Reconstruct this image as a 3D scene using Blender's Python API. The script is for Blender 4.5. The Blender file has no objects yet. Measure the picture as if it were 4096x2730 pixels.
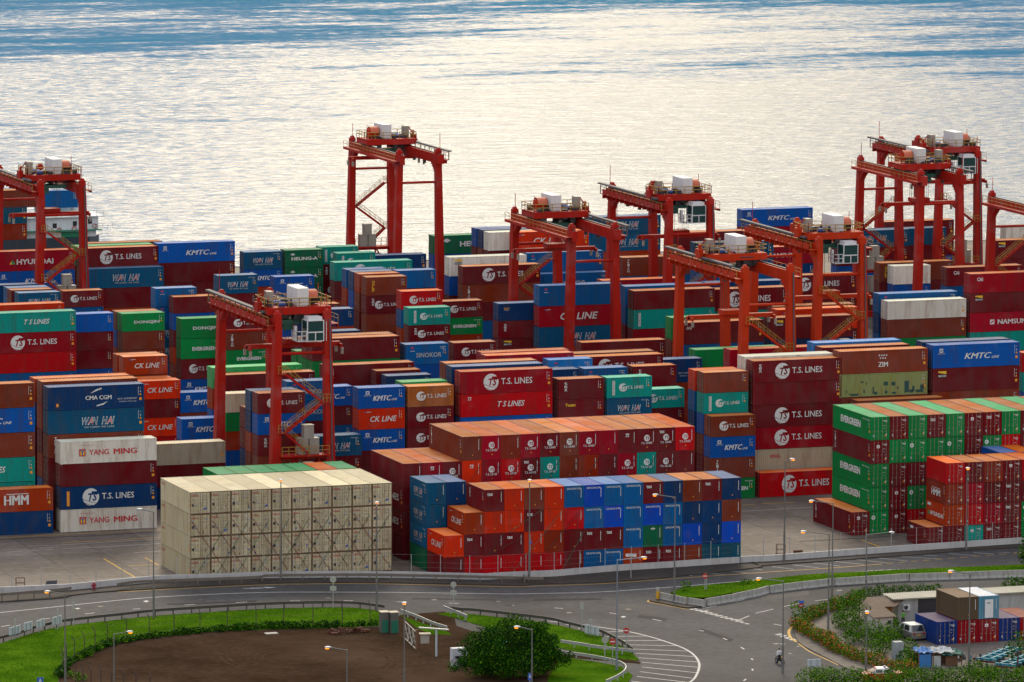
import bpy, math, random
from mathutils import Vector, Matrix
random.seed(11)
sc=bpy.context.scene; COL=sc.collection
# ---------------- camera, sky, sun, exposure ----------------
YAW,PIT,ROLL,HC=.34256,.12634,.00442,119.82
fw=Vector((math.sin(YAW)*math.cos(PIT),math.cos(YAW)*math.cos(PIT),-math.sin(PIT)))
rt=Vector((math.cos(YAW),-math.sin(YAW),0)); up=rt.cross(fw)
R=rt*math.cos(ROLL)+up*math.sin(ROLL); U=up*math.cos(ROLL)-rt*math.sin(ROLL)
cam=bpy.data.objects.new('camera',bpy.data.cameras.new('camera')); COL.objects.link(cam)
cam.matrix_world=Matrix(((R.x,U.x,-fw.x,0),(R.y,U.y,-fw.y,0),(R.z,U.z,-fw.z,HC),(0,0,0,1)))
cam.data.sensor_width=36; cam.data.lens=25000/4096*36; cam.data.clip_start=1; cam.data.clip_end=40000
sc.camera=cam
CLO,AUR,AURK=13,18,5
SUN_AZ,SUN_EL=math.radians(17.0),math.radians(32)
w=bpy.data.worlds.new('World'); sc.world=w; w.use_nodes=True
nt=w.node_tree; bg=nt.nodes['Background']; sk=nt.nodes.new('ShaderNodeTexSky')
sk.sky_type='NISHITA'; sk.sun_disc=False; sk.sun_elevation=SUN_EL; sk.sun_rotation=SUN_AZ
sk.air_density=1.0; sk.dust_density=1.5; sk.ozone_density=1.0; sk.altitude=100
bg.inputs[1].default_value=0.1
# broken cloud cover over the clear sky: pale towards the horizon, greyer overhead, warm and bright round the veiled sun
def wn(t,**k):
    n=nt.nodes.new(t)
    for a_,b_ in k.items(): setattr(n,a_,b_)
    return n
wtc=wn('ShaderNodeTexCoord'); wsx=wn('ShaderNodeSeparateXYZ'); nt.links.new(wtc.outputs['Generated'],wsx.inputs[0])
wr=wn('ShaderNodeValToRGB'); nt.links.new(wsx.outputs[2],wr.inputs[0]); e=wr.color_ramp.elements
e[0].position=0; e[0].color=(CLO*.50,CLO*.485,CLO*.46,1); e[1].position=.75; e[1].color=(CLO*.52,CLO*.60,CLO*.76,1)
wd=wn('ShaderNodeVectorMath',operation='DOT_PRODUCT'); nt.links.new(wtc.outputs['Generated'],wd.inputs[0])
wd.inputs[1].default_value=(math.sin(SUN_AZ)*math.cos(SUN_EL),math.cos(SUN_AZ)*math.cos(SUN_EL),math.sin(SUN_EL))
wm=wn('ShaderNodeMath',operation='MAXIMUM'); nt.links.new(wd.outputs['Value'],wm.inputs[0]); wm.inputs[1].default_value=0
wp_=wn('ShaderNodeMath',operation='POWER'); nt.links.new(wm.outputs[0],wp_.inputs[0]); wp_.inputs[1].default_value=AURK
wa=wn('ShaderNodeVectorMath',operation='SCALE'); wa.inputs[0].default_value=(AUR*1.0,AUR*.77,AUR*.38); nt.links.new(wp_.outputs[0],wa.inputs['Scale'])
# added fill: sky opposite the sun made brighter and warmer for the front faces
wbk=wn('ShaderNodeMapRange'); nt.links.new(wd.outputs['Value'],wbk.inputs[0]); wbk.inputs[1].default_value=.2; wbk.inputs[2].default_value=-.7; wbk.inputs[3].default_value=0; wbk.inputs[4].default_value=1
wbc=wn('ShaderNodeVectorMath',operation='SCALE'); wbc.inputs[0].default_value=(CLO*.50,CLO*.44,CLO*.35); nt.links.new(wbk.outputs[0],wbc.inputs['Scale'])
wb2=wn('ShaderNodeVectorMath',operation='ADD'); nt.links.new(wr.outputs[0],wb2.inputs[0]); nt.links.new(wbc.outputs[0],wb2.inputs[1])
wc=wn('ShaderNodeVectorMath',operation='ADD'); nt.links.new(wb2.outputs[0],wc.inputs[0]); nt.links.new(wa.outputs[0],wc.inputs[1])
wnz=wn('ShaderNodeTexNoise'); wnz.inputs['Scale'].default_value=3; wnz.inputs['Detail'].default_value=5; nt.links.new(wtc.outputs['Generated'],wnz.inputs['Vector'])
wmr=wn('ShaderNodeMapRange'); wmr.inputs[1].default_value=.3; wmr.inputs[2].default_value=.55; wmr.inputs[3].default_value=.72; wmr.inputs[4].default_value=.97; nt.links.new(wnz.outputs[0],wmr.inputs[0])
wx=wn('ShaderNodeMix',data_type='RGBA'); nt.links.new(wmr.outputs[0],wx.inputs[0]); nt.links.new(sk.outputs[0],wx.inputs[6]); nt.links.new(wc.outputs[0],wx.inputs[7]); nt.links.new(wx.outputs[2],bg.inputs[0])
sl=bpy.data.lights.new('sun','SUN'); sl.energy=1.2; sl.angle=math.radians(16); sl.color=(1,.86,.66)
so=bpy.data.objects.new('sun',sl); COL.objects.link(so)
sd=Vector((math.sin(SUN_AZ)*math.cos(SUN_EL),math.cos(SUN_AZ)*math.cos(SUN_EL),math.sin(SUN_EL)))
so.rotation_euler=sd.to_track_quat('Z','Y').to_euler(); so.location=(250,720,400)
sc.view_settings.view_transform='Standard'; sc.view_settings.look='None'
sc.view_settings.exposure=0.0; sc.view_settings.gamma=1
# ---------------- helpers ----------------
def tag(o,label=None,cat=None,group=None,kind=None):
    if label:o['label']=label
    if cat:o['category']=cat
    if group:o['group']=group
    if kind:o['kind']=kind
    return o
def empty(name,loc,rz=0,parent=None):
    o=bpy.data.objects.new(name,None); COL.objects.link(o); o.location=loc; o.rotation_euler=(0,0,rz); o.empty_display_size=.5
    if parent:o.parent=parent
    return o
class MB:
    def __init__(s): s.v=[];s.f=[];s.m=[];s.cm=0
    def poly(s,pts,m=None):
        b=len(s.v); s.v+=[tuple(p) for p in pts]; s.f.append(tuple(range(b,b+len(pts)))); s.m.append(s.cm if m is None else m)
    def box(s,x0,y0,z0,x1,y1,z1,m=None):
        b=len(s.v)
        s.v+=[(x0,y0,z0),(x1,y0,z0),(x1,y1,z0),(x0,y1,z0),(x0,y0,z1),(x1,y0,z1),(x1,y1,z1),(x0,y1,z1)]
        for q in ((0,3,2,1),(4,5,6,7),(0,1,5,4),(1,2,6,5),(2,3,7,6),(3,0,4,7)): s.f.append(tuple(b+i for i in q)); s.m.append(s.cm if m is None else m)
    def frust(s,p,q,a,b,m=None):  # tapered square bar from p (half sizes a) to q (half sizes b), axes x,y
        B=len(s.v)
        for c,h in ((p,a),(q,b)):
            s.v+=[(c[0]-h[0],c[1]-h[1],c[2]),(c[0]+h[0],c[1]-h[1],c[2]),(c[0]+h[0],c[1]+h[1],c[2]),(c[0]-h[0],c[1]+h[1],c[2])]
        for Q in ((0,3,2,1),(4,5,6,7),(0,1,5,4),(1,2,6,5),(2,3,7,6),(3,0,4,7)): s.f.append(tuple(B+i for i in Q)); s.m.append(s.cm if m is None else m)
    def beam(s,p,q,w,h=None,m=None):
        p,q=Vector(p),Vector(q); d=(q-p)
        if d.length<1e-6:return
        h=h or w; d.normalize(); r=d.cross(Vector((0,0,1)))
        if r.length<1e-3: r=Vector((1,0,0))
        r.normalize(); u=r.cross(d); r*=w/2; u*=h/2; B=len(s.v)
        for c in (p,q): s.v+=[tuple(c-r-u),tuple(c+r-u),tuple(c+r+u),tuple(c-r+u)]
        for Q in ((0,3,2,1),(4,5,6,7),(0,1,5,4),(1,2,6,5),(2,3,7,6),(3,0,4,7)): s.f.append(tuple(B+i for i in Q)); s.m.append(s.cm if m is None else m)
    def cyl(s,p,q,r0,r1=None,n=10,m=None,cap=True):
        p,q=Vector(p),Vector(q); r1=r0 if r1 is None else r1
        d=(q-p).normalized(); a=d.cross(Vector((0,0,1)))
        if a.length<1e-3:a=Vector((1,0,0))
        a.normalize(); b=d.cross(a); B=len(s.v)
        for c,r in ((p,r0),(q,r1)):
            for i in range(n):
                t=2*math.pi*i/n; s.v.append(tuple(c+a*(math.cos(t)*r)+b*(math.sin(t)*r)))
        mm=s.cm if m is None else m
        for i in range(n):
            j=(i+1)%n; s.f.append((B+j,B+i,B+n+i,B+n+j)); s.m.append(mm)
        if cap:
            s.f.append(tuple(B+i for i in range(n))); s.m.append(mm)
            s.f.append(tuple(B+n+i for i in reversed(range(n)))); s.m.append(mm)
    def ball(s,c,r,sz=1,n=8,k=5,m=None):
        B=len(s.v); mm=s.cm if m is None else m
        for i in range(k+1):
            t=math.pi*i/k
            for j in range(n):
                a=2*math.pi*j/n; s.v.append((c[0]+r*math.sin(t)*math.cos(a),c[1]+r*math.sin(t)*math.sin(a),c[2]-r*sz*math.cos(t)))
        for i in range(k):
            for j in range(n):
                jj=(j+1)%n; s.f.append((B+i*n+j,B+i*n+jj,B+(i+1)*n+jj,B+(i+1)*n+j)); s.m.append(mm)
    def extr(s,pts,z0,z1,m=None):  # vertical prism
        n=len(pts); a=sum(pts[i][0]*pts[(i+1)%n][1]-pts[(i+1)%n][0]*pts[i][1] for i in range(n))
        if a<0: pts=pts[::-1]
        s.poly([(p[0],p[1],z1) for p in pts],m)
        for i in range(n):
            p,q=pts[i],pts[(i+1)%n]; s.poly([(p[0],p[1],z0),(q[0],q[1],z0),(q[0],q[1],z1),(p[0],p[1],z1)],m)
    def mesh(s,name,mats):
        me=bpy.data.meshes.new(name); me.from_pydata(s.v,[],s.f)
        for m in (mats if isinstance(mats,(list,tuple)) else [mats]): me.materials.append(m)
        if len(me.materials)>1: me.polygons.foreach_set('material_index',s.m)
        me.update(); return me
    def build(s,name,mats,parent=None,loc=None):
        o=bpy.data.objects.new(name,s.mesh(name,mats)); COL.objects.link(o)
        if parent:o.parent=parent
        if loc:o.location=loc
        return o
def put(name,me,parent=None,loc=(0,0,0),rz=0,mats=None):
    o=bpy.data.objects.new(name,me); COL.objects.link(o)
    if parent:o.parent=parent
    o.location=loc
    if rz:o.rotation_euler=(0,0,rz)
    if mats:
        for i,m in mats: o.material_slots[i].link='OBJECT'; o.material_slots[i].material=m
    return o
def copy_tree(o,parent=None):
    c_=o.copy(); COL.objects.link(c_)
    if parent:c_.parent=parent
    for ch in list(o.children): copy_tree(ch,c_)
    return c_
# ---------------- materials ----------------
MATS={}
def N(nt,t,**k):
    n=nt.nodes.new(t)
    for a,b in k.items(): setattr(n,a,b)
    return n
def mat(name,rgb,rough=.5,metal=0,spec=.5,emit=None,es=1,var=0,dirt=0,dirtc=(.10,.06,.04),ds=.6,streak=True,alpha=None):
    if name in MATS: return MATS[name]
    m=bpy.data.materials.new(name); m.use_nodes=True; nt=m.node_tree; b=nt.nodes['Principled BSDF']
    b.inputs['Base Color'].default_value=(*rgb,1); b.inputs['Roughness'].default_value=rough; b.inputs['Metallic'].default_value=metal
    b.inputs['Specular IOR Level'].default_value=spec
    if emit: b.inputs['Emission Color'].default_value=(*emit,1); b.inputs['Emission Strength'].default_value=es
    if var or dirt:
        L=nt.links; tc=N(nt,'ShaderNodeTexCoord'); oi=N(nt,'ShaderNodeObjectInfo')
        add=N(nt,'ShaderNodeVectorMath',operation='ADD'); L.new(tc.outputs['Object'],add.inputs[0])
        sc_=N(nt,'ShaderNodeVectorMath',operation='SCALE'); L.new(oi.outputs['Location'],sc_.inputs[0]); sc_.inputs['Scale'].default_value=1.7; L.new(sc_.outputs[0],add.inputs[1])
        mp=N(nt,'ShaderNodeMapping'); L.new(add.outputs[0],mp.inputs[0])
        if streak: mp.inputs['Scale'].default_value=(2.2,2.2,.35)
        n1=N(nt,'ShaderNodeTexNoise'); n1.inputs['Scale'].default_value=ds; n1.inputs['Detail'].default_value=6; n1.inputs['Roughness'].default_value=.65; L.new(mp.outputs[0],n1.inputs['Vector'])
        r1=N(nt,'ShaderNodeMapRange'); r1.inputs[1].default_value=.48; r1.inputs[2].default_value=.72; r1.inputs[3].default_value=0; r1.inputs[4].default_value=dirt; L.new(n1.outputs[0],r1.inputs[0])
        hs=N(nt,'ShaderNodeHueSaturation'); hs.inputs['Color'].default_value=(*rgb,1)
        r2=N(nt,'ShaderNodeMapRange'); r2.inputs[3].default_value=1-var; r2.inputs[4].default_value=1+var; L.new(oi.outputs['Random'],r2.inputs[0]); L.new(r2.outputs[0],hs.inputs['Value'])
        n2=N(nt,'ShaderNodeTexNoise'); n2.inputs['Scale'].default_value=.35; n2.inputs['Detail'].default_value=3; L.new(add.outputs[0],n2.inputs['Vector'])
        r3=N(nt,'ShaderNodeMapRange'); r3.inputs[1].default_value=.3; r3.inputs[2].default_value=.7; r3.inputs[3].default_value=.96; r3.inputs[4].default_value=1.16; L.new(n2.outputs[0],r3.inputs[0]); L.new(r3.outputs[0],hs.inputs['Saturation'])
        mx=N(nt,'ShaderNodeMix',data_type='RGBA'); L.new(r1.outputs[0],mx.inputs[0]); L.new(hs.outputs[0],mx.inputs[6]); mx.inputs[7].default_value=(*dirtc,1)
        L.new(mx.outputs[2],b.inputs['Base Color'])
        r4=N(nt,'ShaderNodeMapRange'); r4.inputs[3].default_value=rough-.08; r4.inputs[4].default_value=rough+.15; L.new(n2.outputs[0],r4.inputs[0]); L.new(r4.outputs[0],b.inputs['Roughness'])
    MATS[name]=m; return m
PAL=dict(rust=(.36,.05,.022),navy=(.006,.04,.135),brown=(.20,.045,.028),kblue=(.005,.085,.36),teal=(.005,.27,.225),wnavy=(.008,.085,.18),maroon=(.15,.017,.021),
 white=(.72,.68,.60),cream=(.50,.44,.33),orange=(.62,.036,.012),red=(.46,.006,.010),red2=(.29,.010,.018),green=(.004,.215,.05),dgreen=(.010,.125,.06),tan=(.33,.115,.045),slate=(.03,.08,.18),
 sblue=(.006,.10,.29),crimson=(.32,.010,.024),ltgreen=(.06,.38,.12),ltblue=(.03,.19,.50),olive=(.25,.29,.12),oocl=(.54,.475,.325),grey=(.30,.31,.32),rblue=(.005,.065,.46),tnavy=(.008,.075,.125),rbrown=(.25,.035,.02))
def roofcol(k):  # weathered roof tone, with the sky's sheen on top put into the colour
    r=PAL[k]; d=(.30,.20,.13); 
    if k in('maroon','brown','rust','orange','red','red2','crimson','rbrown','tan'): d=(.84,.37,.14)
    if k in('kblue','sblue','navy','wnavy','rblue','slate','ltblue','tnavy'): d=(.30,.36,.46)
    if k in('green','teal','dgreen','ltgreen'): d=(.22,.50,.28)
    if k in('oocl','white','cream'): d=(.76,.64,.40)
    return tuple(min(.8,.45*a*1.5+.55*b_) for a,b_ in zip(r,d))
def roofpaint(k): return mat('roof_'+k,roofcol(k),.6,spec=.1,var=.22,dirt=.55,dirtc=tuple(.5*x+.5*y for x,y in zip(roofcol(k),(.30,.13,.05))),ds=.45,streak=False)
def paint(k): return mat('paint_'+k,PAL[k],.55,spec=.16,var=.14,dirt=.5 if k in('white','cream','oocl','olive') else .68,dirtc=(.20,.085,.03) if k in('white','cream','oocl','olive') else tuple(.38*x+.035*y for x,y in zip(PAL[k],(1,.62,.4))))
WHITE=mat('lettering_white',(.62,.62,.60),.6); REDL=mat('lettering_red',(.5,.02,.03),.6); ORL=mat('lettering_orange',(.75,.28,.02),.6)
DARK=mat('lettering_dark',(.02,.02,.025),.6); YEL=mat('lettering_yellow',(.75,.45,.02),.6); GRY=mat('lettering_grey',(.38,.39,.40),.6); OCD=mat('panel_shade_stain_beige',(.36,.30,.18),.7); BLU=mat('lettering_blue',(.02,.08,.35),.6); OLD=mat('old_paint_teal',(.01,.06,.06),.7); RUS=mat('edge_rust',(.10,.05,.025),.8,dirt=.6,dirtc=(.3,.22,.14),ds=2); GRN=mat('lettering_green',(.02,.25,.08),.6)  # OCD: beige darkened as shade of the panel ribs, also for stains
STEEL=mat('galvanised_steel',(.42,.43,.44),.45,metal=.5)
BAR=mat('locking_bar_steel',(.30,.24,.20),.5,metal=.3)

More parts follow.
